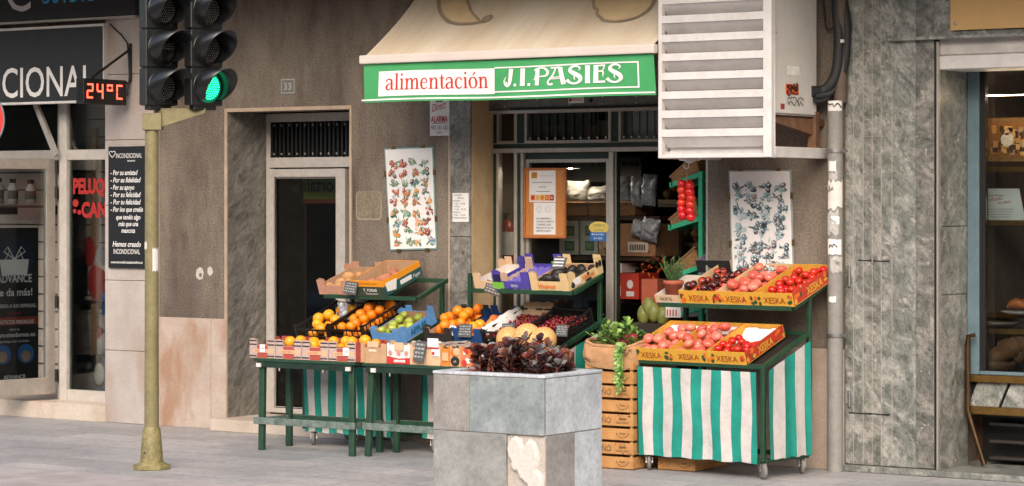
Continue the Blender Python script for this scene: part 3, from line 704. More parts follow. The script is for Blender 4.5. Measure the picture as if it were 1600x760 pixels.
for k in (-1, 1): mb.disc((cxp+k*wp*.24, -.012*side+e*.4, z0_+hh*.2), wp*.17, (0, side, 0), mat('bright blue print', '#1f5f9f', .5), 20, up=(0, 0, 1)); mb.disc((cxp+k*wp*.24, -.012*side+e*.7, z0_+hh*.185), wp*.1, (0, side, 0), mat('tan print', '#9a8068', .6), 12, up=(0, 0, 1))
zz_ = lambda f: z1_-hh*f
mb.slab([(cxp-wp*.26, -.012*side+e*.6, zz_(.30)), (cxp+wp*.26, -.012*side+e*.6, zz_(.30)), (cxp+wp*.3, -.012*side+e*.6, zz_(.2)), (cxp-wp*.3, -.012*side+e*.6, zz_(.2))], (0, e*.2, 0), WHITE_S)
for k in (-1, 1):
    mb.tube([(cxp, -.012*side+e, zz_(.2)), (cxp+k*wp*.14, -.012*side+e, zz_(.12)), (cxp+k*wp*.22, -.012*side+e, zz_(.15)), (cxp, -.012*side+e, zz_(.2))], .006, WHITE_S, 5)
    mb.tube([(cxp, -.012*side+e, zz_(.2)), (cxp+k*wp*.1, -.012*side+e, zz_(.14)), (cxp+k*wp*.18, -.012*side+e, zz_(.2))], .005, WHITE_S, 5)
pt_text('ADVANCE', zz_(.345), .07, WHITE_S, wp*.72, .02); pt_text('te da m\u00e1s!', zz_(.43), .065, WHITE_S, wp*.74, .015)
pt_text('REFUERZA A SUS DEFENSAS,', zz_(.505), .03, WHITE_S, wp*.9, .01); pt_text('Y GANA', zz_(.55), .03, REDINK, wp*.3, .01)
mb.box(x0_, x1_-wp*.02, -.012*side+e*.3, -.012*side+e*.6, zz_(.615), zz_(.565), mat('dull red band', '#8d2f24', .6)); pt_text('EL\u00c1STICOS REGALOS', zz_(.607), .032, WHITE_S, wp*.8, .015)
pt_text('entra en', zz_(.65), .024, WHITE_S, wp*.2); pt_text('avancetedamas.es', zz_(.69), .038, WHITE_S, wp*.86, .012); pt_text('participa con tu ticket', zz_(.725), .022, WHITE_S, wp*.6)
pt_text('ADVANCE', zz_(.955), .032, WHITE_S, wp*.45, .02)
tag(mb.build('window_poster'), 'black poster with a white gift box and white lettering behind the open glass door', 'poster')

# pet shop room: slatted wall, shelves, bottles, bags
ri = MB(); SLAT = mat('dim slat wall', '#a89c90', .7, .15, 4)
ri.box(-9.5, -3.3, 1.95, 2.05, 0, 3, SLAT)
for i in range(16): ri.box(-9.5, -3.3, 1.94, 1.95, .3+i*.17, .312+i*.17, INK)
ri.box(-9.5, -3.3, .75, 2.7, .0, zsill, mat('pale shop floor', '#8a8078', .4)); ri.box(-3.4, -3.3, .3, 2.7, 0, 3, DARKROOM); ri.box(-9.6, -9.5, .3, 2.7, 0, 3, DARKROOM); ri.box(-9.5, -3.3, .3, 2.7, 2.93, 3.0, mat('dim ceiling', '#6a625a', .9))
ri.build('pet_shop_interior', bld)
yI = 1.5
def shelf_board(px0, px1, py, Y, dep, label):
    a = at(px0, py, Y); b = at(px1, py, Y); m = MB(); m.box(a.x, b.x, Y, Y+dep, a.z-.02, a.z, WOODD)
    for xx in (a.x+.05, b.x-.05): m.box(xx-.01, xx+.01, Y+.03, Y+dep, a.z-.09, a.z-.021, BLACK)
    return tag(m.build('shelf'), label, 'shelf')
shelf_board(-20, 72, 321, yI, .35, 'dim red brown shelf of white bottles inside the pet shop')
BOT = mat('white bottle plastic', '#d8d3cb', .35, .06, 8)
for i, px in enumerate((-2, 20, 48)):
    a = at(px, 320, yI+.15); h_ = .22-.01*i
    t = thing('bottle', a, ['white bottle at the left end of the pet shop shelf', 'white bottle in the middle of the pet shop shelf', 'white bottle at the right end of the pet shop shelf'][i], 'bottle', 'white bottles on the pet shop shelf')
    m = MB(); m.lathe(a, [(0, 0), (.05, .005), (.05, h_*.8), (.03, h_*.9), (.03, h_)], BOT, 14); m.build('body', t)
    m = MB(); m.lathe(a, [(.0505, h_*.25), (.0508, h_*.26), (.0508, h_*.65), (.0505, h_*.66)], mat('grey label print', '#6c675f', .7, .4, 60), 14); m.build('label', t)
    m = MB(); m.lathe(a, [(.032, h_), (.032, h_+.04), (0, h_+.042)], BLACK, 12); m.build('cap', t)
# patterned post, glass shelves, toys and bags behind the right pane
yw = .55
m = MB(); a = at(145, 400, yw); m.box(a.x-.025, a.x+.03, yw, yw+.05, zsill, 2.55, mat('speckled wooden post', '#9a7656', .8, .5, 60)); tag(m.build('post'), 'thin speckled wooden post behind the red lettered window', 'post')
def lump(name, c, r, sc, mats, label, cat, n=3, seed=1):
    rnd = random.Random(seed); t = MB()
    for i in range(n):
        o = Vector((rnd.uniform(-1, 1)*r*.5, rnd.uniform(-1, 1)*r*.2, r*sc[2]*(.9+i*.5))) if n > 1 else Vector((0, 0, r*sc[2]))
        t.sphere(Vector(c)+o, r*(1 if i == 0 else .75), mats[i % len(mats)], 14, 10, sc)
    return tag(t.build(name), label, cat)
TOYG = mat('grey plush', '#9c9b9d', .95, .3, 20, bmp=.8); TOYW = mat('white plush', '#d3cec9', .95, .15, 20, bmp=.8); TOYR = mat('red cloth', '#b02e27', .85, .25, 18)
for py in (470, 560): shelf_board(112, 176, py, yw, .4, 'dark shelf %s inside the red lettered window' % ('upper' if py == 470 else 'lower'))
lump('plush_toy', at(124, 469, yw+.1), .16, (.8, .6, 1.1), [TOYG, TOYG, mat('dark grey plush', '#6a696c', .95, .3, 20)], 'grey plush animal on the upper shelf of the red lettered window', 'toy', 3, 3)
lump('bundled_cloth', at(150, 469, yw+.02), .15, (.8, .5, 1.2), [TOYR, TOYW, TOYG, TOYR], 'red and white bundled pet cloth beside the plush animal', 'cloth', 4, 5)
lump('plush_toy', at(158, 559, yw+.05), .1, (.8, .5, 1.3), [TOYW, TOYR], 'white and red plush toy on the lower shelf of the red lettered window', 'toy', 2, 8)
m = MB(); a = at(124, 612, yw-.15); m.box(a.x-.08, a.x+.28, yw-.1, yw+.12, a.z, a.z+.32, PB)
m.text('fine', (a.x-.06, yw-.104, a.z+.2), (1, 0, 0), (0, 0, 1), WHITE_S, h=.075, bold=.01); m.text('PREMIUM', (a.x-.06, yw-.104, a.z+.1), (1, 0, 0), (0, 0, 1), WHITE_S, w=.15, h=.03)
m.sphere((a.x+.19, yw-.1, a.z+.16), .07, TOYW, 12, 8, (.9, .3, 1.4))
tag(m.build('pet_food_bag'), 'black pet food bag lettered fine with a white dog at the window foot', 'bag')
m = MB(); a = at(160, 468, yw+.01); m.box(a.x, a.x+.2, yw, yw+.05, a.z-.14, a.z+.06, mat('blue packet', '#2a5a92', .4)); tag(m.build('packet'), 'blue packet hanging behind the red and white pet cloth', 'packet')
# red lettering stuck on the pane
m = MB()
a = at(114, 303, yP+.018); b = at(114, 338, yP+.018)
m.text('PELUQUERIA', (a.x, yP+.0195, at(114, 302, yP).z), (1, 0, 0), (0, 0, 1), REDINK, w=.72, h=.125, bold=.05)
m.text('CANINA', (a.x+.1, yP+.0195, at(114, 339, yP).z), (1, 0, 0), (0, 0, 1), REDINK, w=.55, h=.125, bold=.05)
for dx, dz, r in ((.03, .12, .035), (.075, .04, .022), (.02, .05, .02)): m.disc((a.x+dx, yP+.0195, at(114, 339, yP).z+dz), r, (0, -1, 0), REDINK, 12, up=(0, 0, 1))
tag(m.build('window_lettering'), 'fat red lettering stuck on the narrow pet shop window', 'lettering')
# lower sign board and upper sign box
SGN = mat('charcoal sign panel', '#2b2a2b', .4, .15, 3, dirt=.15)
yG = -.06
t = thing('sign_board', (at(163, 156, yG).x, yG, at(163, 156, yG).z), 'wide charcoal sign board with a white edge over the pet shop door', 'sign')
x1_ = at(163, 100, yG).x; x0_ = x1_-2.6; z0_, z1_ = wz(163, 156, yG), wz(163, 41, yG)
m = MB(); m.box(x0_, x1_, yG, .0, z0_, z1_, SGN); m.build('panel', t, bevel=.004)
m = MB(); m.box(x0_, x1_+.008, yG-.02, -.0, z0_-.022, z0_-.001, WHITE); m.box(x0_, x1_+.008, yG-.02, 0, z1_+.001, z1_+.022, WHITE); m.box(x1_, x1_+.01, yG-.02, .0, z0_, z1_, WHITE); m.build('edge_strip', t, bevel=.002)
m = MB(); xe = wx(147, yG)
m.text('INCONDICIONAL', (xe, yG-.004, wz(100, 150, yG)), (1, 0, 0), (0, 0, 1), WHITE_S, w=xe-wx(-154, yG), h=wz(100, 103, yG)-wz(100, 150, yG), align='R', bold=.008); m.build('lettering', t)
yG = -.1
t = thing('sign_box', (at(212, 22, yG).x, yG, at(212, 22, yG).z), 'dark sign box with cut off white script and blue numbers above the pet shop', 'sign')
x1_ = at(211, 22, yG).x; z0_ = wz(211, 24, yG)
m = MB(); m.box(x1_-3, x1_, yG, -.031, z0_, 3.95, SGN); m.build('panel', t, bevel=.004)
m = MB(); m.box(x1_-3, x1_+.006, yG-.012, -.031, z0_-.018, z0_-.001, ALU); m.build('edge_strip', t)
m = MB(); a = at(11, 19, yG); m.text('C', (a.x, yG-.004, a.z), (1, 0, 0), (0, 0, 1), WHITE, h=.36, bold=.0); m.build('letter', t); m = MB(); a = at(17, 2, yG)
BLU = mat('sky blue print', '#3f9ccf', .5, .08, 5)
m.text('22', (a.x+.02, yG-.006, a.z+.01), (1, 0, 0), (0, 0, 1), BLU, h=.14); a = at(67, 6, yG); m.text('501515', (a.x, yG-.004, a.z), (1, 0, 0), (0, 0, 1), BLU, w=wx(150, yG)-a.x, h=.14, bold=.01)
m.build('lettering', t)
# awning arm folded above the pet shop door
m = MB(); a = at(56, 163, .1); b = at(88, 243, .1); m.bar(a, b, .03, .05, ALU); m.build('awning_arm', petf)

# ------------------------------------------------------------------ temperature display on its bracket
XD = at(203, 100, -.06).x
t = thing('temperature_display', (XD, -.06, wz(203, 165, -.06)), 'black box display showing 24 degrees in red on a wall bracket', 'display')
yfar = -.1; ynear = atx(131, 140, XD).y
zt_, zb_ = at(197, 126, yfar).z, at(197, 165, yfar).z
m = MB(); m.box(XD-.09, XD, ynear, yfar, zb_, zt_, BLACK)
for k in range(9): m.box(XD-.08, XD-.01, ynear-.006, ynear, zb_+.03+k*.018, zb_+.036+k*.018, BLACK)
m.build('case', t, bevel=.004)
m = MB(); LED = emit('red display segments', (1.0, 0.07, 0.035), 2.6)
W_ = yfar-ynear; hgt = zt_-zb_
def seg7(y0, z0, w_, h_, segs):
    th = .022; x = XD+.003
    P = {'a': (y0, y0+w_, z0+h_-th, z0+h_), 'd': (y0, y0+w_, z0, z0+th), 'g': (y0, y0+w_, z0+h_/2-th/2, z0+h_/2+th/2),
         'f': (y0-th*.3, y0+th*.7, z0+h_/2, z0+h_), 'b': (y0+w_-th*.7, y0+w_+th*.3, z0+h_/2, z0+h_), 'e': (y0-th*.3, y0+th*.7, z0, z0+h_/2), 'c': (y0+w_-th*.7, y0+w_+th*.3, z0, z0+h_/2)}
    m = MB()
    for s_ in segs: 
        q = P[s_]; m.box(x-.002, x, q[0]+.004, q[1]-.004, q[2]+.004, q[3]-.004, LED)
    m.build('digit', t)
zc_ = zb_+hgt*.2; hs = hgt*.62
seg7(ynear+W_*.07, zc_, W_*.14, hs, 'abged'); seg7(ynear+W_*.3, zc_, W_*.14, hs, 'fgbc')
seg7(ynear+W_*.54, zc_+hs*.5, W_*.12, hs*.5, 'abfecd'); seg7(ynear+W_*.76, zc_, W_*.14, hs, 'afed')
m = MB(); m.box(XD-.03, XD, -.045, -.031, at(205, 128, -.04).z, at(205, 68, -.04).z, BLACK)
m.bar((XD-.015, -.05, at(205, 78, -.05).z), (XD-.03, ynear+W_*.25, zt_+.01), .014, .02, BLACK); m.box(XD-.04, XD-.02, yfar-.02, -.03, zt_-.03, zt_-.01, BLACK)
m.build('bracket', t, bevel=.002)
m = MB(); m.tube([at(172, 38, -.05), at(182, 48, -.06), at(190, 55, -.05), at(199, 68, -.05), at(201, 90, -.06), at(202, 120, -.07), at(199, 150, -.08)], .007, BLACK, 6); m.build('cable', t)
# number plate, board, fixings
m = MB(); a = at(440, 124, -.004); b = at(461, 146, -.004)
m.box(a.x, b.x, -.012, 0, b.z, a.z, mat('pale plate edge', '#a8a298', .4, .1, 20)); m.box(a.x+.008, b.x-.008, -.0135, -.0121, b.z+.008, a.z-.008, mat('grey enamel', '#6f6d67', .4))
m.text('33', ((a.x+b.x)/2, -.0155, b.z+.03), (1, 0, 0), (0, 0, 1), mat('pale numerals', '#c4beb4', .6), w=.075, h=.055, align='C', bold=-.01)
tag(m.build('house_number'), 'small grey enamel house number plate reading 33', 'number plate')
yB = -.055
t = thing('menu_board', at(198, 420, yB), 'tall black board with white handwritten lines on the stone pilaster', 'board')
xa, xb2 = wx(169, yB), wx(228, yB); z0_, z1_ = wz(198, 419, yB), wz(198, 229, yB)
m = MB(); m.box(xa, xb2, yB, -.031, z0_, z1_, PB); m.build('panel', t, bevel=.003)
m = MB(); wB = xb2-xa; hB = z1_-z0_
def line(s_, f, hgt_, wf, x=.5, al='C', sh=.25, bold=.015): m.text(s_, (xa+wB*x, yB-.003, z1_-hB*f), (1, 0, 0), (0, 0, 1), WHITE_S, w=wB*wf, h=hgt_, align=al, shear=sh, bold=bold)
line('INCONDICIONAL', .095, .04, .68, .56, 'C', 0, -.0); line('ESPECIALISTAS', .125, .012, .2, .62, 'C', 0)
for i, (s_, wf) in enumerate((('- Por su amistad', .72), ('- Por su fidelidad', .8), ('- Por su apoyo', .63), ('- Por su felicidad', .8), ('- Por tu felicidad', .8), ('- Por los que cre\u00e9is', .86))): line(s_, .235+i*.0605, .042, wf, .07, 'L')
for i, (s_, wf) in enumerate((('que ten\u00e9is algo', .64), ('m\u00e1s que una', .52), ('mascota', .36))): line(s_, .60+i*.055, .04, wf, .54)
line('Hemos creado', .825, .046, .75, .5); line('INCONDICIONAL', .885, .042, .7, .5, 'C', 0, 0); line('www.incondicionalcastellon.es', .963, .022, .84, .5)
hx, hz = xa+wB*.12, z1_-hB*.06
m.tube([(hx+.035*math.sin(k/16*2*PI)**3, yB-.004, hz+.032*(0.8125*math.cos(k/16*2*PI)-.3125*math.cos(k/8*2*PI)-.125*math.cos(k/16*6*PI))) for k in range(17)], .0035, WHITE_S, 5)
m.build('lettering', t)

# ------------------------------------------------------------------ traffic light
pg = gr(237, 733); POLE = mat('olive yellow pole paint', '#877c57', .5, .15, 8, col2='#766c49', dirt=.2)
FLK = mat('flaking pole paint', '#877c50', .6, .2, 8, dirt=.45)
Zp = (pg.x-CX)*-SN+(pg.y-CY)*CS; mpp = Zp/F
t = thing('traffic_light', pg, 'olive yellow traffic light pole with two black signal heads, lower right light green', 'traffic light')
zpt = EYE+(HZ-186)*mpp; rp = 10.8*mpp
m = MB(); m.lathe(pg, [(rp*1.06, .2), (rp, 1.0), (rp*.97, zpt)], POLE, 24); m.build('pole', t)
m = MB(); m.lathe(pg, [(19*mpp, .035), (18*mpp, .06), (14*mpp, .28), (13*mpp, .29), (rp*1.05, .3)], FLK, 24); m.lathe((pg.x-.0, pg.y-rp*1.35, .12), [(.008, 0), (.008, .012), (0, .012)], BLACK, 8, (0, -1, 0)); m.build('base_cone', t)
m = MB()
fl = [(pg.x+31*mpp*math.cos(a)*(1 if i % 2 else .97), pg.y+31*mpp*math.sin(a), 0.001) for i, a in enumerate([2*PI*k/8+.39 for k in range(8)])]
m.slab(fl, (0, 0, .03), FLK); m.lathe(pg, [(24*mpp, .03), (22*mpp, .045), (18*mpp, .05)], FLK, 20); m.build('base_plate', t, bevel=.004)
fn = R(42)
nrm = Vector((SN*math.cos(fn)+CS*math.sin(fn), -CS*math.cos(fn)+SN*math.sin(fn), 0)).normalized()
rt = Vector((0, 0, 1)).cross(nrm).normalized()*1.0
if rt.dot(Vector((CS, SN, 0))) < 0: rt = -rt
camr = Vector((CS, SN, 0))
HB = mat('black signal housing', '#1d1e1e', .42, .25, 8, dirt=.25); VIS = mat('black visor plastic', '#1b1b1c', .28, .2, 10)
LENS = mat('dark signal lens', '#1c1a18', .12, .3, 30); DOT = mat('lens facets', '#5d5850', .25, .2, 40)
GRN = emit('green signal diodes', (0.02, 0.9, 0.36), 2.6); GLENS = emit('green signal lens', (0.0, .5, .22), .12)
cy = [(HZ-(-14))*mpp, (HZ-47)*mpp, (HZ-107)*mpp, (HZ-166)*mpp]
zlev = [EYE+c for c in cy]
m = MB()
m.bar(pg+Vector((0, 0, zpt-.02))-camr*(13*mpp), pg+Vector((0, 0, zpt-.02))+camr*(17*mpp), .12, .12, POLE)
m.slab([pg+camr*(9*mpp)+nrm*.05+Vector((0, 0, zpt-.06)), pg+camr*(78*mpp)+nrm*.05+Vector((0, 0, zpt+.04)), pg+camr*(78*mpp)+nrm*.05+Vector((0, 0, zpt+.075)), pg+camr*(9*mpp)+nrm*.05+Vector((0, 0, zpt+.075))], -nrm*.1, POLE)
m.build('bracket_arm', t, bevel=.003)
for hi, pxc in enumerate((248, 318)):
    hc = pg+camr*((pxc-239)*mpp); hw = 30*mpp/1.0
    Mh = Matrix((( rt.x, -nrm.x, 0, hc.x), (rt.y, -nrm.y, 0, hc.y), (0, 0, 1, 0), (0, 0, 0, 1)))
    if Mh.to_3x3().determinant() < 0: pass
    m = MB(Mh)
    for k in range(3): m.box(-hw, hw, -.06, .03, zlev[k+1]+.004, zlev[k]-.004, HB)
    m.box(-hw*.7, hw*.7, -.04, .025, zlev[3]-.03, zlev[3]+.01, HB); m.box(-hw*.9, hw*.9, -.05, .025, zlev[3], zlev[0], BLACK)
    head = m.build('signal_head', t, bevel=.006)
    for k in range(3):
        zc_ = (zlev[k]+zlev[k+1])/2; rl = 25*mpp
        lit = (hi == 1 and k == 2)
        m = MB(Mh); m.lathe((0, -.061, zc_), [(rl*1.1, 0), (rl*1.1, .012), (rl*1.0, .014)], VIS, 28, (0, -1, 0)); m.lathe((0, -.062, zc_), [(rl, .004), (rl*.7, .016), (rl*.3, .022), (0, .024)], GLENS if lit else LENS, 24, (0, -1, 0))
        rr = random.Random(hi*3+k)
        ring = [(0, 1)]+[(q*rl*.15, q*6) for q in range(1, 6)]
        for q, cnt in ring:
            for j in range(cnt):
                a_ = 2*PI*j/cnt; xx, zz2 = q*math.cos(a_), q*math.sin(a_)
                if not lit and hi == 0 and k == 1 and not (-.1*rl < zz2 < .32*rl): continue
                yy = -.062-.026+.016*(q/rl)**2
                m.disc((xx, yy-.002, zc_+zz2), rl*.052, (0, -1, 0), GRN if lit else DOT, 6)
        lens = m.build('signal_light', head)
        # tunnel visor, open underneath, longer on top
        m = MB(Mh); n = 28; vs = []; fs = []
        for j in range(n+1):
            a_ = R(-52)+R(284)*j/n; s_ = math.sin(a_); ln = .07+.19*(max(0, (s_+.85)/1.85))**.75
            for q, rad in ((0, rl*1.08), (1, rl*1.06)):
                for rr_ in (rad, rad-.006): vs.append((rr_*math.cos(a_), -.062-ln*q, zc_+rr_*s_))
        for j in range(n):
            b0 = j*4; b1 = b0+4
            fs += [(b0, b1, b1+2, b0+2), (b0+1, b0+3, b1+3, b1+1), (b0+2, b1+2, b1+3, b0+3)]
        m.add(vs, fs, VIS, True); m.build('visor', head)
m = MB(); TAPE = mat('torn white tape', '#cfc9c2', .8, .08, 20)
def pole_patch(mm, base_, rad, a0, a1, z0, z1, mt, jag=.01, seed=0, k=8):
    rnd = random.Random(seed); vs = []; 
    for i in range(k+1):
        a_ = a0+(a1-a0)*i/k
        for z in (z0+rnd.uniform(-jag, jag), z1+rnd.uniform(-jag, jag)): vs.append((base_[0]+rad*math.cos(a_), base_[1]+rad*math.sin(a_), z))
    mm.add(vs, [(2*i, 2*i+2, 2*i+3, 2*i+1) for i in range(k)], mt, True)
ac = math.atan2(CY-pg.y, CX-pg.x)
pole_patch(m, pg, rp+.003, ac+.1, ac+1.1, EYE+(HZ-424)*mpp, EYE+(HZ-388)*mpp, TAPE, .012, 1)
pole_patch(m, pg, rp+.003, ac-1.3, ac-.7, EYE+(HZ-390)*mpp, EYE+(HZ-378)*mpp, TAPE, .01, 2)
m.build('paper_tape', t)

# round red sign at the left edge of the view
c0 = at(-49, 187, -2.75); rS = 59*mpp
t = thing('road_sign', (c0.x, c0.y, 0), 'round red road sign with a grey blue rim cut off at the left edge', 'sign')
cn = Vector((SN, -CS, 0)).normalized()
m = MB(); m.lathe(c0, [(0, .0), (rS*.97, 0), (rS*.97, .004)], mat('red sign face', '#b5261f', .35, .08, 6), 48, cn, False); m.build('face', t)
m = MB(); cv = Vector((CS, SN, 0)); m.slab([c0+cv*(rS*.7*i)+Vector((0, 0, rS*.17*j))+cn*.0045 for i, j in ((-1, -1), (1, -1), (1, 1), (-1, 1))], cn*.002, WHITE); m.build('white_bar', t)
m = MB(); m.lathe(c0, [(rS*.97, .006), (rS, .006), (rS, -.02), (rS*.95, -.02)], mat('grey blue rim', '#5f7480', .4), 48, cn, False); m.build('rim', t)
m = MB(); m.tube([(c0.x-cn.x*.06, c0.y-cn.y*.06, 0), (c0.x-cn.x*.06, c0.y-cn.y*.06, c0.z+.3)], .03, STEEL, 14); m.build('post', t)

# ------------------------------------------------------------------ posters and notices on the wall
def blobs(m, x0, x1, z0, z1, y, cells, pal, seed, rr=(.012, .03)):
    """printed plates: each cell of the sheet carries one small study - a few round shapes with a lit cap and a core, and slim leaves"""
    rnd = random.Random(seed); k = 0
    def ell(cx_, cz_, rx, rz, a0, mt, jag=.1):
        nonlocal k
        k += 1; pts = []
        for q in range(10):
            u_, v_ = rx*math.cos(q*.628), rz*math.sin(q*.628); j_ = rnd.uniform(1-jag, 1+jag)
            px_ = min(max(cx_+(u_*math.cos(a0)-v_*math.sin(a0))*j_, x0+.012), x1-.012); pz_ = min(max(cz_+(u_*math.sin(a0)+v_*math.cos(a0))*j_, z0+.012), z1-.012); pts.append((px_, y-.00005*(k % 90), pz_))
        m.add(pts, [tuple(range(10))], mt)
    for (fx, fz, spread, n, pi) in cells:
        cx0, cz0 = x0+(x1-x0)*fx, z0+(z1-z0)*fz; P_ = pal[pi]; lf = pal[-1]
        for i in range(n//3+2):
            a0 = rnd.uniform(0, 6.28); d_ = rnd.uniform(.15, .75)*spread; ell(cx0+d_*math.cos(a0), cz0+d_*.8*math.sin(a0), rnd.uniform(.014, .03)*spread/.065, rnd.uniform(.004, .008), a0+rnd.uniform(-.5, .5), rnd.choice(lf))
        for i in range(n//2+2):
            r_ = rnd.uniform(rr[0]*1.6, rr[1]*1.3)*min(1.3, spread/.055); px_ = cx0+rnd.uniform(-1, 1)*spread*.5; pz_ = cz0+rnd.uniform(-1, 1)*spread*.38; mt = rnd.choice(P_)
            ell(px_, pz_, r_, r_*rnd.uniform(.75, 1.0), rnd.uniform(0, 3), mt, .05); ell(px_-r_*.25, pz_+r_*.3, r_*.45, r_*.35, .4, PALE[0], .15); ell(px_+r_*.15, pz_-r_*.2, r_*.4, r_*.3, .4, rnd.choice(P_), .15)
pr = lambda n, c: mat('poster print '+n, c, .55, .22, 60)
PALE = [mat('poster print pale', '#cfa98c', .55, .3, 60)]
PAL = [[pr('a', '#a8623f'), pr('b', '#8e4a3a'), pr('g', '#5c7a63'), pr('c', '#c07a4a')], [pr('d', '#d58a3c'), pr('e', '#e0a04c'), pr('g', '#5c7a63'), pr('f', '#2f5e48')],
       [pr('h', '#8c3a38'), pr('i', '#a8524a'), pr('j', '#bb6a52'), pr('k', '#6b2a34')], [pr('l', '#57405a'), pr('m', '#6e7fa0'), pr('n', '#8fb0b4'), pr('g', '#5c7a63')],
       [pr('o', '#6f9a80'), pr('p', '#3f6b55'), pr('q', '#8fae98')], [pr('r', '#c9b8a6'), pr('d', '#d58a3c'), pr('s', '#2f4a52')], [pr('g', '#5c7a63'), pr('o', '#6f9a80'), pr('p', '#3f6b55'), pr('n', '#8fb0b4')]]
GRY = [[pr('t', '#5f7a82'), pr('u', '#48545a'), pr('v', '#8fa4a8'), pr('w', '#6a5a58'), pr('x', '#2f3a3e')], [pr('t', '#5f7a82'), pr('v', '#8fa4a8'), pr('y', '#aebcbe')], [pr('z', '#8b6a60'), pr('u', '#48545a'), pr('v', '#8fa4a8')], [pr('t', '#5f7a82'), pr('v', '#8fa4a8'), pr('y', '#aebcbe'), pr('u', '#48545a')]]
def poster(q, label, cells, pal, seed, rr, edge):
    PALE[0] = mat('poster print pale', '#cfa98c', .55, .3, 60) if pal is PAL else mat('poster print pale grey', '#bcc8c8', .55, .3, 60)
    y = -.012
    A, B, Cc, D = [at(px, py, y) for px, py in q]           # TL TR BR BL
    t = thing('wall_poster', (A+B+Cc+D)/4, label, 'poster')
    m = MB(); m.slab([D, Cc, B, A], (0, .011, 0), edge); m.build('board', t, bevel=.001)
    i = .012; m = MB()
    m.slab([D+Vector((i, -.002, i)), Cc+Vector((-i, -.002, i)), B+Vector((-i, -.002, -i)), A+Vector((i, -.002, -i))], (0, .0015, 0), WHITE_S)
    x0_, x1_ = A.x, B.x; sk = D.x-A.x; m2 = MB(); blobs(m2, x0_+.02, x1_-.02, D.z+.02, A.z-.05, y-.004, cells, pal, seed, rr)
    for p in m2.v: p.x += sk*(A.z-p.z)/(A.z-D.z); p.z += (B.z-A.z)*(p.x-A.x)/(B.x-A.x)
    o = len(m.v); m.v += m2.v; m.f += [[o+j for j in f] for f in m2.f]; ks = [m.mi(k_) for k_ in m2.mats]; m.fm += [ks[j] for j in m2.fm]; m.fs += m2.fs
    m.build('printed_sheet', t)
    for f_ in (.2, .8):
        for P, Q in ((A, B), (D, Cc)): c = P.lerp(Q, f_); m = MB(); m.box(c.x-.02, c.x+.02, y-.006, y-.002, c.z-.01, c.z+.01, GOLD); m.build('clip', t)
    for f_ in (.25, .7):
        for P, Q in ((A, D), (B, Cc)): c = P.lerp(Q, f_); m = MB(); m.box(c.x-.01, c.x+.01, y-.0065, y-.002, c.z-.022, c.z+.022, GOLD); m.build('clip', t)
    return t

rnd = random.Random(17)
fr_cells = [((c+.5+rnd.uniform(-.16, .16))/4*.96+.02, .945-(r+.5+rnd.uniform(-.15, .15))/9*.93, .058, rnd.randint(7, 13), rnd.choice([0, 0, 1, 2, 2, 3, 4, 5])) for r in range(9) for c in range(4)]
poster([(600, 232), (677, 229), (683, 390), (609, 392)], 'tall white poster of coloured fruits, tilted, on the brown wall', fr_cells, PAL, 4, (.005, .017), mat('teal poster edge', '#6f8a86', .5))
mu_cells = [((c+.5+rnd.uniform(-.2, .2))/4*.96+.02, .94-(r+.5+rnd.uniform(-.2, .2))/9*.93, .072, rnd.randint(8, 14), rnd.choice([0, 0, 1, 2])) for r in range(9) for c in range(4) if not (r in (4, 5) and c in (1, 2))]+[(.5, .47, .1, 34, 0), (.45, .28, .075, 16, 0)]
poster([(1138, 266), (1236, 265), (1241, 428), (1143, 430)], 'large white poster of grey blue mushrooms on the dark wall', mu_cells, GRY, 9, (.004, .014), mat('grey poster edge', '#8d9492', .5))
m = MB(); a = at(672, 150, -.012); b = at(702, 212, -.012)
m.box(a.x, b.x, -.014, 0, b.z, a.z+.06, WHITE); wA = b.x-a.x
m.box(a.x+wA*.3, a.x+wA*.68, -.0162, -.0142, a.z-.05, a.z+.03, INK)
for i in range(3): m.box(a.x+wA*(.33+i*.11), a.x+wA*(.41+i*.11), -.0175, -.0163, a.z-.045, a.z-.005, REDINK)
m.text('Direct', (a.x+wA*.13, -.016, b.z+.185), (1, 0, .25), (-.1, 0, 1), REDINK, w=wA*.75, h=.06, shear=.3)
m.text('ALARMA', ((a.x+b.x)/2, -.016, b.z+.105), (1, 0, 0), (0, 0, 1), REDINK, w=wA*.88, h=.05, align='C', bold=.025); m.box(a.x+wA*.1, b.x-wA*.1, -.0155, -.0142, b.z+.095, b.z+.099, INK)
m.text('902 131 132', ((a.x+b.x)/2, -.016, b.z+.048), (1, 0, 0), (0, 0, 1), INK, w=wA*.85, h=.032, align='C'); m.text('24 h', ((a.x+b.x)/2, -.016, b.z+.015), (1, 0, 0), (0, 0, 1), INK, w=wA*.25, h=.02, align='C')
tag(m.build('alarm_sign'), 'narrow white plate with red ALARMA lettering below the green valance', 'sign')
m = MB(); a = at(707, 302, -.024); b = at(732, 347, -.024); m.box(a.x, b.x, -.0235, -.0205, b.z, a.z, WHITE_S)
for i, (s_, wf, al) in enumerate((('HORARIO', .5, .1), ('VERANO', .4, .3), ('MA\u00d1ANAS', .45, .05), ('9.00 - 14.00', .7, .1), ('TARDES', .4, .05), ('17.00 - 20.30', .75, .1), ('S\u00c1BADOS', .45, .05), ('9.00 - 14.00', .7, .1), ('DOMINGO CERRADO', .85, .05))):
    m.text(s_, (a.x+(b.x-a.x)*al, -.0255, a.z-.022-(a.z-b.z-.02)*i/9.2), (1, 0, 0), (0, 0, 1), INK, w=(b.x-a.x)*wf, h=.012)
tag(m.build('opening_hours'), 'white sheet of typed opening hours on the grey marble pilaster', 'notice')

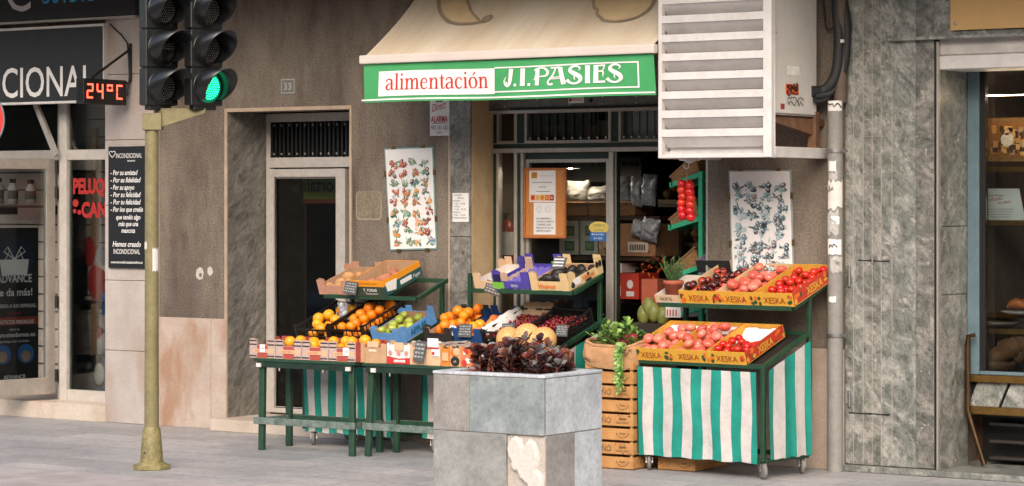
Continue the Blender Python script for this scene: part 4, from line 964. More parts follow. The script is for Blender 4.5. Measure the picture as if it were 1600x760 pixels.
# ------------------------------------------------------------------ awning with lettered valance
yA = -.9
xA0, xA1 = at(566, 90, yA).x, at(1024, 70, yA).x; zA = wz(800, 82, yA)
top = atx(641, 0, xA0+.02); slope = (top.z-zA)/(top.y-yA); zW = zA+slope*(0.0-yA)
t = thing('awning', (xA0, yA, zA), 'sand coloured awning with a green lettered valance over the grocery', 'awning')
def m_awn():
    m, tt, p = base('faded sand awning cloth'); v = coords(tt)
    n1 = N(tt, 'ShaderNodeTexNoise', i_Scale=2.2, i_Detail=6.0, i_Roughness=.6); L(tt, coords(tt, (1.2, .25, .25), (0, 0, R(12))), n1.inputs[0])
    n2 = N(tt, 'ShaderNodeTexNoise', i_Scale=160, i_Detail=2.0); L(tt, v, n2.inputs[0])
    c = ramp(tt, n1.outputs[0], [(.34, srgb('#c3af95')), (.52, srgb('#cfbfa9')), (.68, srgb('#d9cdbd'))])
    c = mulc(tt, c, ramp(tt, n2.outputs[0], [(.3, (.92,)*3), (.7, (1.04,)*3)])); L(tt, c, p.inputs['Base Color']); p.inputs['Roughness'].default_value = .85
    p.inputs['Specular IOR Level'].default_value = .2; return m
AWN = m_awn()
m = MB(); nx, ny = 30, 14; vs = []; fs = []
def awn(fx, fy): 
    return Vector((xA0+.02+(xA1-xA0-.04)*fx, yA+.02+(0.0-yA-.02)*fy, zA+.02+(zW-zA-.02)*fy-.05*math.sin(PI*fy)*(1+.1*math.sin(fx*9))+.004*math.sin(fx*40+fy*6)))
for j in range(ny+1):
    for i in range(nx+1): vs.append(awn(i/nx, j/ny))
for j in range(ny):
    for i in range(nx): a_ = j*(nx+1)+i; fs.append((a_, a_+1, a_+nx+2, a_+nx+1))
m.add(vs, fs, AWN, True); m.add([v_-Vector((0, .003, .004)) for v_ in vs], [f[::-1] for f in fs], AWN, True)
# brown outline drawings of fruit printed on the cloth
OUT = mat('taupe awning print', '#94806a', .8); FIL = mat('pale tan awning print', '#c9ae86', .85, .1, 8)
awn_n = Vector((0, -(zW-zA), -yA)).normalized()
def awn_line(pts, wd, mt, close=False):
    P = []
    for px, py in pts:
        r = Vector(_ray(px, py)); o = Vector((CX, CY, EYE)); p0 = Vector((0, yA+.02, zA+.02)); P.append(o+r*((p0-o).dot(awn_n)/r.dot(awn_n)))
    for p in P:
        fy = (p.y-yA-.02)/(-yA-.02); fx = (p.x-xA0)/(xA1-xA0); p.z += -.05*math.sin(PI*fy)*(1+.1*math.sin(fx*9))+.004*math.sin(fx*40+fy*6)
    P = [p+awn_n*.01 for p in P]
    if close: m.add([p-awn_n*.003 for p in P], [tuple(range(len(P)))], FIL)
    else: 
        S = smooth_path([tuple(p) for p in P], 5); vs_ = []
        S = [Vector(q) for q in S]
        for i, q in enumerate(S):
            dd = (S[min(i+1, len(S)-1)]-S[max(i-1, 0)]).normalized(); sd_ = dd.cross(awn_n)*wd/2; vs_ += [q+sd_, q-sd_]
        m.add(vs_, [(2*i, 2*i+1, 2*i+3, 2*i+2) for i in range(len(S)-1)], mt)
awn_line([(686, -14), (688, 8), (700, 22), (718, 28), (744, 28), (757, 22), (764, 16), (768, 16), (769, 18)], .03, OUT)
awn_line([(769, 18), (762, 24), (752, 26), (748, 22), (738, 10), (732, -4), (728, -14)], .022, OUT)
awn_line([(755, 25), (757, 18), (762, 16)], .015, OUT)
awn_line([(688, -14), (690, 8), (702, 21), (718, 26), (742, 26), (748, 22), (738, 10), (730, -14)], .0, FIL, True)
awn_line([(928, -14), (929, 2), (934, 6), (934, 14), (940, 20), (944, 24), (966, 25), (992, 18), (1010, 8), (1019, -2), (1024, -14)], .026, OUT)
awn_line([(930, -14), (931, 2), (936, 6), (936, 14), (946, 23), (966, 23), (992, 16), (1008, 7), (1018, -4), (1020, -14)], 0, FIL, True)
m.build('canopy', t)
m = MB(); m.box(xA0-.01, xA1+.005, yA-.03, yA+.03, wz(800, 92, yA), zA+.02, mat('cream front bar', '#c8bcb2', .4, .05, 3)); m.build('front_bar', t, bevel=.012, seg=2)
for k, xx in enumerate((xA0+.15, xA1-.15)):
    m = MB(); m.tube([(xx, yA+.03, zA-.02), (xx+(.35 if k == 0 else -.35), -.45, zA+.12), (xx+(.05 if k == 0 else -.05), .0, zA+.32)], .018, ALU, 8); m.build('folding_arm', t)
zV1, zV0 = wz(800, 93, yA), wz(800, 155, yA)
VGR = mat('green valance cloth', '#41985c', .7, .07, 3, col2='#368b50', bmp=.15, bscale=240); VWH = mat('white valance cloth', '#dfd8d4', .7, .04, 3); VRED = mat('red valance lettering', '#b7261c', .65, .06, 8)
def vw(p):
    f = (p.x-xA0)/(xA1-xA0); d_ = max(0, (zV1-p.z)/(zV1-zV0))
    q = p.copy(); q.y += -.022*d_*(math.sin(f*11+.6)*.6+.5*math.sin(f*23+1.5)*math.exp(-((f-.47)/.22)**2)+.25*math.sin(f*5)) ; q.z += .004*math.sin(f*9); return q
m = MB(); nx, nz = 90, 10
vs = [vw(Vector((xA0+.015+(xA1-xA0-.03)*i/nx+.012*(j/nz), yA, zV1+(zV0-zV1)*j/nz))) for j in range(nz+1) for i in range(nx+1)]
m.add(vs, [(j*(nx+1)+i, (j+1)*(nx+1)+i, (j+1)*(nx+1)+i+1, j*(nx+1)+i+1) for j in range(nz) for i in range(nx)], VGR, True)
m.add([v_+Vector((0, .003, 0)) for v_ in vs], [(j*(nx+1)+i, j*(nx+1)+i+1, (j+1)*(nx+1)+i+1, (j+1)*(nx+1)+i) for j in range(nz) for i in range(nx)], VGR, True)
Hv = zV1-zV0
def vrect(px0, px1, f0, f1, mt, off):
    xa_, xb3 = wx(px0, yA), wx(px1, yA); n_ = max(1, int((xb3-xa_)/.03)); za_, zb3 = zV1-Hv*f0, zV1-Hv*f1; nj = max(1, int(abs(za_-zb3)/.04)); vs_ = []
    for j in range(nj+1):
        for i in range(n_+1): q = vw(Vector((xa_+(xb3-xa_)*i/n_, yA, za_+(zb3-za_)*j/nj))); q.y -= off; vs_.append(q)
    m.add(vs_, [(j*(n_+1)+i, (j+1)*(n_+1)+i, (j+1)*(n_+1)+i+1, j*(n_+1)+i+1) for j in range(nj) for i in range(n_)], mt)
vrect(593, 773, .2, .85, VWH, .004)
vrect(773, 998, .17, .205, VWH, .004); vrect(773, 998, .78, .815, VWH, .004); vrect(995.5, 998, .205, .78, VWH, .004)
vrect(566.5, 1022, .915, .955, VWH, .004)
val = None
drawn(m, ROMAN, 'alimentaci\u00f3n', (wx(604, yA), yA, zV1-Hv*.69), (1, 0, 0), (0, 0, 1), VRED, wx(763, yA)-wx(604, yA), Hv*.285, off=.006, warp=vw)
drawn(m, FANCY, 'J.I.PASIES', (wx(788, yA), yA, zV1-Hv*.67), (1, 0, 0), (0, 0, 1), VWH, wx(975, yA)-wx(788, yA), Hv*.44, off=.006, warp=vw)
m.build('valance', t)

# ------------------------------------------------------------------ air conditioner cage
xC1 = 2.705; yC = -.845; xC0 = at(1028, 245, yC).x; zC = wz(1206, 246, yC)
LOU = mat('white louvre paint', '#cfc9c6', .4, .06, 1.6, dirt=.14)
t = thing('louvre_cage', (xC0, yC, zC), 'white louvred cage projecting from the wall beside the awning', 'cage')
m = MB(); st = .065; zC1 = 3.98; rw = .09
m.box(xC0, xC0+.03, yC, yC+.05, zC, zC1, LOU); m.box(xC1-st, xC1, yC-.002, yC+.05, zC, zC1, LOU); m.box(xC0+.03, xC1-st, yC, yC+.05, zC, zC+.028, LOU)
m.box(xC1-.05, xC1, yC+.05, 0, zC+.0, zC+.075, LOU); m.box(xC0, xC0+.03, yC+.05, 0, zC, zC+.05, LOU)
m.box(xC0, xC0+.012, yC+.05, -.02, zC+.05, zC1, LOU)
m.build('frame', t, bevel=.004)
z = zC+.15; m = MB(); pit = .1325
while z < zC1:
    zb4 = z; vs = []
    x0_, x1_ = xC0+.03, xC1-st
    m.slab([(x0_, yC+.002, zb4), (x1_, yC+.002, zb4), (x1_, yC+.002, zb4+.052), (x0_, yC+.002, zb4+.052)], (0, .006, 0), LOU)
    m.slab([(x0_, yC+.009, zb4+.0005), (x1_, yC+.009, zb4+.0005), (x1_, yC+.075, zb4-pit+.06), (x0_, yC+.075, zb4-pit+.06)], (0, .004, .002), LOU)
    z += pit
m.add([(xC0+.03, yC+.052, zC+.026), (xC1-st, yC+.052, zC+.026), (xC1-st, yC+.1, zC+.03), (xC0+.03, yC+.1, zC+.03)], [(0, 1, 2, 3)], LOU)
m.box(xC0+.03, xC1-st, yC+.115, yC+.12, zC+.028, zC1, LOU)
m.build('louvres', t)
XU = xC1-.03
t = thing('air_conditioner', (XU, -.45, 2.5), 'white air conditioner box with stickers inside the louvred cage', 'air conditioner')
AC = mat('air conditioner enamel', '#cbc5bf', .35, .05, 3, dirt=.06)
yu0, yu1 = atx(1209, 178, XU).y, atx(1276, 178, XU).y; zu = atx(1240, 178, XU).z
m = MB(); m.box(XU-.7, XU, yu0, yu1, zu, 3.75, AC); m.box(XU-.68, XU-.01, yu0+.01, yu1-.01, zu-.012, zu, mat('rust line', '#6d4630', .8)); m.lathe((XU, yu0+.02, 3.05), [(.012, 0), (.01, .008), (0, .008)], BLACK, 8, (1, 0, 0)); m.build('case', t, bevel=.008, seg=2)
def ac_patch(px0, py0, px1, py1, mt, off=.002):
    a = atx(px0, py0, XU+off); b = atx(px1, py1, XU+off); m.box(XU+off-.0015, XU+off, min(a.y, b.y), max(a.y, b.y), min(a.z, b.z), max(a.z, b.z), mt); return a, b
m = MB(); ac_patch(1231, 103, 1249, 118, mat('bare enamel patch', '#e3dfda', .5)); a, b = ac_patch(1228, 131, 1248, 149, mat('orange sticker', '#d2541d', .6, .1, 30)); ac_patch(1220, 162, 1226, 171, mat('dark red sticker', '#8c2a20', .6)); a2, b2 = ac_patch(1228, 153, 1257, 165, mat('grey scrawl patch', '#bdb7b0', .6, .1, 60))
rnd = random.Random(3)
for aa, bb, mt, n_ in ((a, b, INK, 4), (a2, b2, mat('grey scrawl', '#77736e', .7), 2)):
    for j in range(n_):
        z_ = aa.z+(bb.z-aa.z)*(j+.6)/(n_+.2); m.tube([(XU+.004, aa.y+(bb.y-aa.y)*(.08+.84*k/11), z_+rnd.uniform(-.022, .022)) for k in range(12)], .004, mt, 4)
m.build('stickers', t)
m = MB(); RUST = mat('rusty bracket steel', '#7a563c', .8, .3, 14, col2='#5a3c2a')
za, zb_ = atx(1240, 184, XU).z, atx(1240, 205, XU).z
m.slab([(XU-.02, yu0+.02, za), (XU-.02, yu1, za), (XU-.02, yu1, zb_-.02), (XU-.02, yu0+.02, za-.03)], (-.03, 0, 0), RUST); m.box(XU-.06, XU+.005, yu1-.02, yu1+.03, zb_-.13, za+.05, RUST)
m.build('support_bracket', t); m = MB(); m.slab([(XU-.62, yu0+.02, za), (XU-.62, yu1, za), (XU-.62, yu1, zb_-.02), (XU-.62, yu0+.02, za-.03)], (-.03, 0, 0), RUST); m.box(XU-.66, XU-.6, yu1-.02, 0, zb_-.1, za+.02, RUST); m.box(XU-.06, XU, yu1+.03, 0, za-.05, za, RUST)
m.build('support_bracket', t)
m = MB(); HOSE = mat('black pipe lagging', '#1d1d1f', .6, .2, 14)
def hose(pts, r): m.tube([Vector(q) for q in [p[:3] for p in smooth_path([tuple(at(px, py, Y)) for px, py, Y in pts], 6)]], r*.52, HOSE, 10)
hose([(1268, 143, -.2), (1284, 142, -.13), (1298, 132, -.11), (1308, 108, -.09), (1311, 60, -.08), (1308, 20, -.07), (1306, -30, -.07)], .075)
hose([(1272, 150, -.18), (1296, 146, -.1), (1312, 126, -.07), (1321, 90, -.05), (1323, 40, -.05), (1318, 0, -.05), (1318, -30, -.05)], .06)
hose([(1272, 158, -.2), (1284, 158, -.15), (1296, 152, -.1)], .03)
hose([(1284, -20, -.04), (1288, 20, -.04), (1292, 45, -.05), (1303, 40, -.06), (1306, 0, -.05)], .014)
for px, py in ((1311, 95), (1310, 64), (1302, 125)): c = at(px, py, -.09); m.sphere(c, .024, HOSE, 8, 6)
m.box(at(1317, 61, -.1).x-.012, at(1317, 61, -.1).x+.012, -.115, -.1, at(1317, 67, -.1).z, at(1317, 62, -.1).z, WHITE)
m.box(XU+.001, XU+.02, yu1-.06, yu1-.01, atx(1270, 160, XU).z, atx(1270, 136, XU).z, BLACK)
m.build('pipes', t)
m = MB(); c = at(1070, 252, -.45); m.slab([at(px, py, -.45) for px, py in ((1056, 246), (1096, 246), (1090, 251), (1082, 252), (1076, 256), (1070, 252), (1062, 251))], (0, .03, 0), WHITE); tag(m.build('hook_plate'), 'small white plate with a hook hanging under the louvred cage', 'hook plate')

# ------------------------------------------------------------------ downpipe with torn stickers
pp = gr(1305, 741); yp = -.1; xp = wx(1305, yp); rpp = .056
PIPE = mat('grey downpipe enamel', '#87847f', .45, .1, 7, dirt=.15)
t = thing('downpipe', (xp, yp, 0), 'grey downpipe covered with torn white stickers at the granite corner', 'pipe')
m = MB(); zt_ = wz(1308, 158, yp); m.tube([(xp, yp, 0.001), (xp, yp, zt_-.04), (xp+.004, yp, zt_)], [rpp, rpp*.97, rpp*.97], PIPE, 24); m.build('pipe', t)
m = MB(); m.tube([(xp+.02, yp+.04, zt_-.01), (xp+.025, yp+.05, 3.9)], .045, mat('dull brown pipe', '#5b4c41', .7, .2, 9), 16); m.build('upper_pipe', t)
for py in (236, 524):
    m = MB(); z = wz(1305, py, yp); m.tube([(xp, yp, z-.012), (xp, yp, z+.012)], rpp+.008, STEEL, 24); m.box(xp+rpp, xp+rpp+.035, yp-.012, yp+.012, z-.01, z+.01, STEEL); m.box(xp-rpp-.02, xp-rpp, yp-.01, yp+.01, z-.01, z+.01, STEEL); m.box(xp-.01, xp+.01, yp+rpp, -.001, z-.01, z+.01, STEEL); m.build('pipe_clamp', t)
m = MB(); ac2 = math.atan2(CY-yp, CX-xp); STK = [TAPE, mat('grey torn paper', '#aaa6a2', .85, .2, 40), mat('white sticker', '#d8d4d0', .6, .05, 20)]
for i, (a0, a1, p0, p1, k) in enumerate(((-1.0, .9, 158, 174, 2), (-.9, .1, 252, 268, 2), (-.9, .3, 270, 283, 1), (-1.0, 1.0, 283, 326, 0), (-1.1, .4, 330, 366, 1), (-1.0, .8, 374, 398, 2), (-.6, .9, 402, 425, 1), (-.8, .1, 463, 472, 2), (-.5, .5, 338, 350, 2))):
    pole_patch(m, (xp, yp), rpp+.0015+.0006*i, ac2+a0, ac2+a1, wz(1305, p1, yp), wz(1305, p0, yp), STK[k], .004 if k == 2 else .018, i); m.build('torn_sticker', t); m = MB()
for i, (p0, a0, a1) in enumerate(((166, -.8, .7), (384, -.7, .2), (295, -.9, -.2), (345, -.6, .1), (410, -.2, .6))):
    rnd = random.Random(i+20); m.tube([(xp+(rpp+.009)*math.cos(ac2+a0+(a1-a0)*k/9), yp+(rpp+.009)*math.sin(ac2+a0+(a1-a0)*k/9), wz(1305, p0, yp)+rnd.uniform(-.02, .02)) for k in range(10)], .0035, INK if i < 2 else STK[1], 4); m.build('pen_scrawl', t); m = MB()

# ------------------------------------------------------------------ bakery window
BF = mat('grey blue window frame', '#5d7179', .4, .12, 6, dirt=.12)
zf0 = wz(1520, 585, yb)
m = MB(); xw0, xw1 = wx(1511, yb-.02), wx(1529, yb-.02)
m.box(xw0, xw1, yb-.02, yb+.06, zf0, 2.9, BF); m.box(xw1+.001, 8, yb-.01, yb+.05, zf0, zf0+.025, BF); bf = m.build('bakery_window_frame', bld, bevel=.004)
m = MB(); m.box(xw1+.001, xw1+.04, yb+.0, yb+.05, zf0+.026, 2.9, BLACK); m.build('inner_post', bf)
m = MB(); m.box(xw1+.041, 8, yb+.02, yb+.026, zf0+.026, 2.9, GLASS); m.build('glass', bf)
z1, z2, z3 = wz(1560, 598, yb), wz(1560, 636, yb), wz(1560, 648, yb)
m = MB(); m.box(xw0, 8, yb-.045, yb+.04, z1, zf0-.002, GOLD); m.box(xw0, 8, yb-.07, yb+.03, z3, z2, GOLD)
m.build('brass_rail', bf, bevel=.004)
m = MB(); seams = [1513, 1565, 1612, 1680]
for a, b in zip(seams, seams[1:]):
    xa_, xb3 = wx(a, yb)+.012, wx(b, yb)-.012; m.slab([(xa_, yb-.03, z2+.002), (xb3, yb-.03, z2+.002), (xb3+.06, yb-.005, z1-.002), (xa_+.06, yb-.005, z1-.002)], (0, .02, 0), GRAN[0])
m.box(xw0, 8, yb+.03, yb+.04, z3, z1, INK); m.build('tilted_panels', bf)
m = MB(); m.box(xw0, 8, yb+.25, yb+.3, zg, z3, BLACK); m.box(xw0, 8, yb+.02, yb+.3, z3-.02, z3-.001, BLACK)
for py in (665, 692, 718): z_ = wz(1560, py, yb+.1); m.box(wx(1548, yb+.1), 8, yb+.08, yb+.24, z_, z_+.02, mat('dark vent slat', '#2b2522', .5, .2, 8))
m.build('vent_recess', bf)
m = MB(); yh = yb-.09; m.tube([at(1523, 524, yh), at(1513, 526, yh), at(1512, 540, yh), at(1512, 640, yh), at(1516, 655, yh), at(1538, 727, yh)], .02, mat('dark brass edge', '#4e3a24', .35, .2, 12, metal=.6), 4); m.build('brass_edge', bf)
br = MB(); BROWN = mat('bakery wall brown', '#5a3828', .6, .25, 4)
br.box(3.4, 8, yb+1.3, yb+1.4, 0, 3, BROWN); br.box(xw0-.3, xw0-.2, yb+.07, yb+1.3, 0, 3, BROWN); br.box(3.4, 8, yb+.06, yb+1.4, 2.9, 3, BROWN); br.box(3.4, 8, yb+.3, yb+1.3, .0, .6, BROWN); br.build('bakery_interior', bld)
m = MB(); a = at(1545, 152, yb+.5); m.box(a.x+.12, a.x+1.3, yb+.2, yb+.22, a.z-.005, a.z, emit('warm strip lamp', (1.0, .72, .42), 26)); tag(m.build('strip_lamp'), 'thin warm strip lamp lighting the bakery window from above', 'lamp')
def bshelf(py, Y, label, mt=WOODD):
    a = at(1535, py, Y); m = MB(); m.box(a.x-.1, a.x+1.6, Y, Y+.35, a.z-.03, a.z, mt); m.box(a.x-.1, a.x+1.6, Y-.006, Y, a.z-.032, a.z+.004, GOLD); return tag(m.build('shelf'), label, 'shelf')
bshelf(262, yb+.3, 'brown wooden shelf under the framed picture in the bakery window', mat('mid brown wood', '#6b4431', .5, .2, 5)); bshelf(345, yb+.3, 'brown wooden shelf under the certificate in the bakery window'); bshelf(514, yb+.2, 'grey glass shelf of trays in the bakery window', mat('grey glass shelf', '#4a5352', .15, .1, 4)); bshelf(489, yb+.5, 'rear brown shelf with a pale plate in the bakery window'); 
bshelf(582, yb+.12, 'lowest brown shelf behind the bread in the bakery window')
yq = yb+.35; m = MB(); a = at(1541, 185, yq); b = at(1625, 252, yq); m.box(a.x, b.x, yq, yq+.03, b.z, a.z, mat('gilt picture frame', '#7d6038', .45, .3, 40))
rnd = random.Random(5); PIC = [pr('ba', '#8a5a2c'), pr('bb', '#c08a48'), pr('bc', '#5a3820'), pr('bd', '#d8a868'), pr('be', '#3a2618'), pr('bf', '#a88a68')]
m.box(a.x+.03, b.x-.03, yq-.003, yq, b.z+.03, a.z-.03, PIC[0])
for i in range(60):
    x_ = rnd.uniform(a.x+.04, b.x-.12); z_ = rnd.uniform(b.z+.04, a.z-.1); m.box(x_, x_+rnd.uniform(.02, .07), yq-.004-.0003*(i % 12), yq-.0035, z_, z_+rnd.uniform(.015, .06), rnd.choice(PIC))
cxx, czz = (a.x*.6+b.x*.4), (a.z+b.z)/2; m.disc((cxx, yq-.0085, czz+.05), .022, (0, -1, 0), pr('bg', '#d8b090'), 10); m.disc((cxx, yq-.0085, czz), .05, (0, -1, 0), pr('bh', '#d8d0c4'), 10)
tag(m.build('framed_picture'), 'gilt framed sepia picture of a workshop in the bakery window', 'picture')
yq = yb+.32; m = MB(); m.slab([at(px, py, yq) for px, py in ((1530, 347), (1602, 347), (1592, 295), (1530, 295))], (0, .012, 0), mat('pale blue paper', '#bcc4c6', .7, .04, 8))
a = at(1560, 307, yq); m.text('Panaderia Artesana', (a.x-.1, yq-.002, a.z), (1, 0, 0), (0, 0, 1), INK, w=.14, h=.014); m.text('Certificado', (a.x-.13, yq-.002, a.z-.04), (1, 0, .1), (0, 0, 1), REDINK, w=.16, h=.022, shear=.4); m.text('de calidad', (a.x+.0, yq-.002, a.z-.055), (1, 0, .1), (0, 0, 1), REDINK, w=.1, h=.02, shear=.4)
for k in range(4): m.box(a.x-.12+.02*k, a.x+.12-.01*k, yq-.002, yq, a.z-.095-.018*k, a.z-.09-.018*k, mat('grey text line', '#8d9496', .7))
tag(m.build('certificate'), 'pale blue certificate with red script in the bakery window', 'certificate')
BREAD = mat('dark bread crust', '#7a5634', .75, .35, 18, col2='#4c3320', bmp=.5); CRO = mat('croissant crust', '#b06a32', .5, .25, 20, col2='#8a4a22')
BSK = m_wicker('dark wicker', srgb('#6b4c30'), srgb('#4f3722'))
yq = yb+.25; c = at(1557, 581, yq); m = MB(); m.lathe((c.x, yq, c.z), [(0, 0.004), (.11, .004), (.15, .08), (.14, .08), (.1, .01)], BSK, 18); tag(m.build('bread_basket'), 'dark wicker bread basket low in the bakery window', 'basket')
for i, (px, py, l_, tlt, lab) in enumerate(((1568, 553, .34, .55, 'long dark crusty loaf leaning in the bakery window'), (1582, 541, .3, .4, 'floury knotted loaf behind the leaning loaf'), (1600, 552, .2, .2, 'round dark loaf at the right edge of the bakery window'))):
    c = at(px, py, yq+.03*i); m = MB(Matrix.Translation(c) @ Matrix.Rotation(-tlt, 4, 'Y')); n_ = 7
    m.tube([(-l_/2+l_*k/n_, .01*math.sin(k*2), .012*math.cos(k*2.2)) for k in range(n_+1)], [.015]+[.05+.012*((k*5) % 3) for k in range(n_-1)]+[.015], BREAD, 10); tag(m.build('loaf'), lab, 'bread')
yq = yb+.3
for i, (px, py, lab) in enumerate(((1596, 491, 'white plate of croissants in the bakery window'), (1560, 508, 'thin metal tray on the grey glass shelf of the bakery window'))):
    c = at(px, py, yq); m = MB(); m.lathe(c, [(0, 0), (.09, 0), (.15, .02), (.14, .022), (.08, .006)], WHITE if i == 0 else ALU, 22); tag(m.build('plate'), lab, 'plate')
c = at(1592, 485, yq); m = MB()
for k in range(2): m.tube([(c.x-.08+.02*q+k*.06, yq-.02+.04*k, c.z+.02+.03*math.sin(q/7*PI)) for q in range(8)], [.008, .022, .032, .036, .036, .032, .022, .008], CRO, 10)
tag(m.build('croissant'), 'golden croissants heaped on the white plate', 'pastry')
m = MB(); a = at(1486, 48, -.02); m.box(a.x, a.x+1.6, -.03, -.007, a.z, 4.0, mat('sand coloured sign panel', '#c39a62', .5, .06, 3)); m.lathe((a.x+.04, -.03, a.z+.045), [(.014, 0), (.012, .008), (0, .01)], ALU, 10, (0, -1, 0)); tag(m.build('wall_sign'), 'plain sand coloured sign panel high on the granite at the right', 'sign')
# ------------------------------------------------------------------ fruit
def fruit_mesh(name, r, m, sc=(1, 1, 1), ribs=0, amp=0.0, dimple=0.0, nu=16, nv=10, top=None, taper=0.0):
    b = MB(); vs = []; fs = []
    for j in range(nv+1):
        th = PI*j/nv
        for i in range(nu):
            ph = 2*PI*i/nu; q = r*(1+amp*math.cos(ribs*ph)*math.sin(th)**1.5) if ribs else r
            z = math.cos(th)*r*sc[2]-dimple*r*math.exp(-(th/.45)**2)+dimple*.6*r*math.exp(-((PI-th)/.4)**2)
            q *= 1-taper*math.cos(th)
            vs.append((math.sin(th)*math.cos(ph)*q*sc[0], math.sin(th)*math.sin(ph)*q*sc[1], z))
    for j in range(nv):
        for i in range(nu): fs.append((j*nu+i, (j+1)*nu+i, (j+1)*nu+(i+1) % nu, j*nu+(i+1) % nu))
    b.add(vs, fs, m, True)
    if top:
        b.lathe((0, 0, r*sc[2]*(1-dimple)-.001), [(r*.09, 0), (r*.05, r*.08), (0, r*.08)], top, 6)
    me = bpy.data.meshes.new(name); me.from_pydata([tuple(v) for v in b.v], [], b.f)
    for q in b.mats: me.materials.append(q)
    me.polygons.foreach_set('material_index', b.fm); me.polygons.foreach_set('use_smooth', b.fs); me.update()
    return me
STEMG = mat('green stalk', '#4f6b2e', .7, .2, 30)
ME = {
 'orange': fruit_mesh('orange', .041, mat('orange peel', '#e8820f', .42, .08, 20, bmp=.35, bscale=260, rnd=.09), (1, 1, .96), dimple=.03, top=STEMG),
 'yellow orange': fruit_mesh('orange', .044, mat('yellow orange peel', '#f0a01c', .42, .08, 20, bmp=.35, bscale=260, rnd=.09), (1, 1, .97), dimple=.03, top=STEMG),
 'mandarin': fruit_mesh('mandarin', .036, mat('mandarin peel', '#ea8a1a', .45, .1, 20, bmp=.3, bscale=260, rnd=.1), (1, 1, .85), dimple=.06, top=STEMG),
 'peach': fruit_mesh('peach', .039, mat('peach skin', '#e39a4c', .7, .3, 22, col2='#d9602c', rnd=.1), (1, 1, .95), dimple=.08),
 'apple': fruit_mesh('apple', .034, mat('green apple skin', '#b3b650', .3, .25, 22, col2='#8fa03c', rnd=.12), (1, 1, .92), dimple=.2, top=STEMG),
 'pink tomato': fruit_mesh('pink_tomato', .043, mat('pink tomato skin', '#d8715c', .18, .2, 16, col2='#c94a3c', rnd=.1), (1, 1, .74), ribs=6, amp=.045, dimple=.14, nu=24),
 'pale tomato': fruit_mesh('pink_tomato', .039, mat('pale tomato skin', '#df8c76', .2, .2, 16, col2='#d4604a', rnd=.1), (1, 1, .78), ribs=5, amp=.03, dimple=.12, nu=20),
 'red tomato': fruit_mesh('red_tomato', .03, mat('red tomato skin', '#c0261a', .18, .12, 20, rnd=.08), (1, 1, .9), dimple=.08, top=STEMG),
 'dark tomato': fruit_mesh('dark_tomato', .032, m_heirloom(), (1, 1, .86), dimple=.08, top=STEMG),
 'cherry': fruit_mesh('cherry', .0135, mat('cherry skin', '#5e0f14', .15, .5, 60, col2='#8e1a1c', rnd=.35), (1, 1, .95), dimple=.12, nu=8, nv=6),
 'avocado': fruit_mesh('avocado', .042, mat('dark avocado skin', '#241f1b', .5, .3, 40, bmp=.6, bscale=180), (.8, .8, 1.35), taper=.22),
 'sweet potato': fruit_mesh('sweet_potato', .045, mat('sweet potato skin', '#b97a5c', .8, .2, 20, col2='#a2634a', bmp=.4, rnd=.08), (.72, .72, 1.7), ribs=3, amp=.06, taper=.12),
 'potato': fruit_mesh('potato', .045, mat('potato skin', '#b98a5c', .85, .18, 20, bmp=.3, rnd=.08), (.85, .8, 1.2)),
 'melon': fruit_mesh('melon', .098, m_melon(), (1, 1, 1.04), dimple=.03, nu=28, nv=18),
}
RR = {'orange': .041, 'yellow orange': .044, 'mandarin': .036, 'peach': .039, 'apple': .034, 'pink tomato': .039, 'pale tomato': .036, 'red tomato': .03, 'dark tomato': .031, 'cherry': .0135, 'avocado': .038, 'sweet potato': .04, 'potato': .043}
def pile(w, d, r, n, rnd, y0=0.0, y1=None, x0=0.0, tries=30):
    P = []; y1 = d if y1 is None else y1
    for _ in range(n):
        best = None
        for _ in range(tries):
            x = rnd.uniform(x0+r, w-r); y = rnd.uniform(y0+r, y1-r); z = r
            for (a, b, c) in P:
                q = (a-x)**2+(b-y)**2
                if q < 4*r*r: z = max(z, c+math.sqrt(4*r*r-q)*.97)
            if best is None or z < best[2]: best = (x, y, z)
        P.append(best)
    return P
def fill(M, w, d, kind, n, label, group, seed, y0=0.0, y1=None, zf=.006, cat=None, upright=True, kinds=None):
    rnd = random.Random(seed); r = RR[kind]
    for (x, y, z) in pile(w, d, r, n, rnd, y0, y1, tries=26):
        k = kind if not kinds else rnd.choice(kinds)
        o = bpy.data.objects.new(ME[k].name.split('.')[0], ME[k]); C.objects.link(o)
        tilt = .5 if upright else 3.0
        s_ = rnd.uniform(.9, 1.08)
        o.matrix_basis = M @ Matrix.Translation((x, y, z+zf)) @ Euler((rnd.uniform(-tilt, tilt), rnd.uniform(-tilt, tilt), rnd.uniform(0, 6.28))).to_matrix().to_4x4() @ Matrix.Scale(s_, 4)
        tag(o, label, cat or k.split()[-1], group)

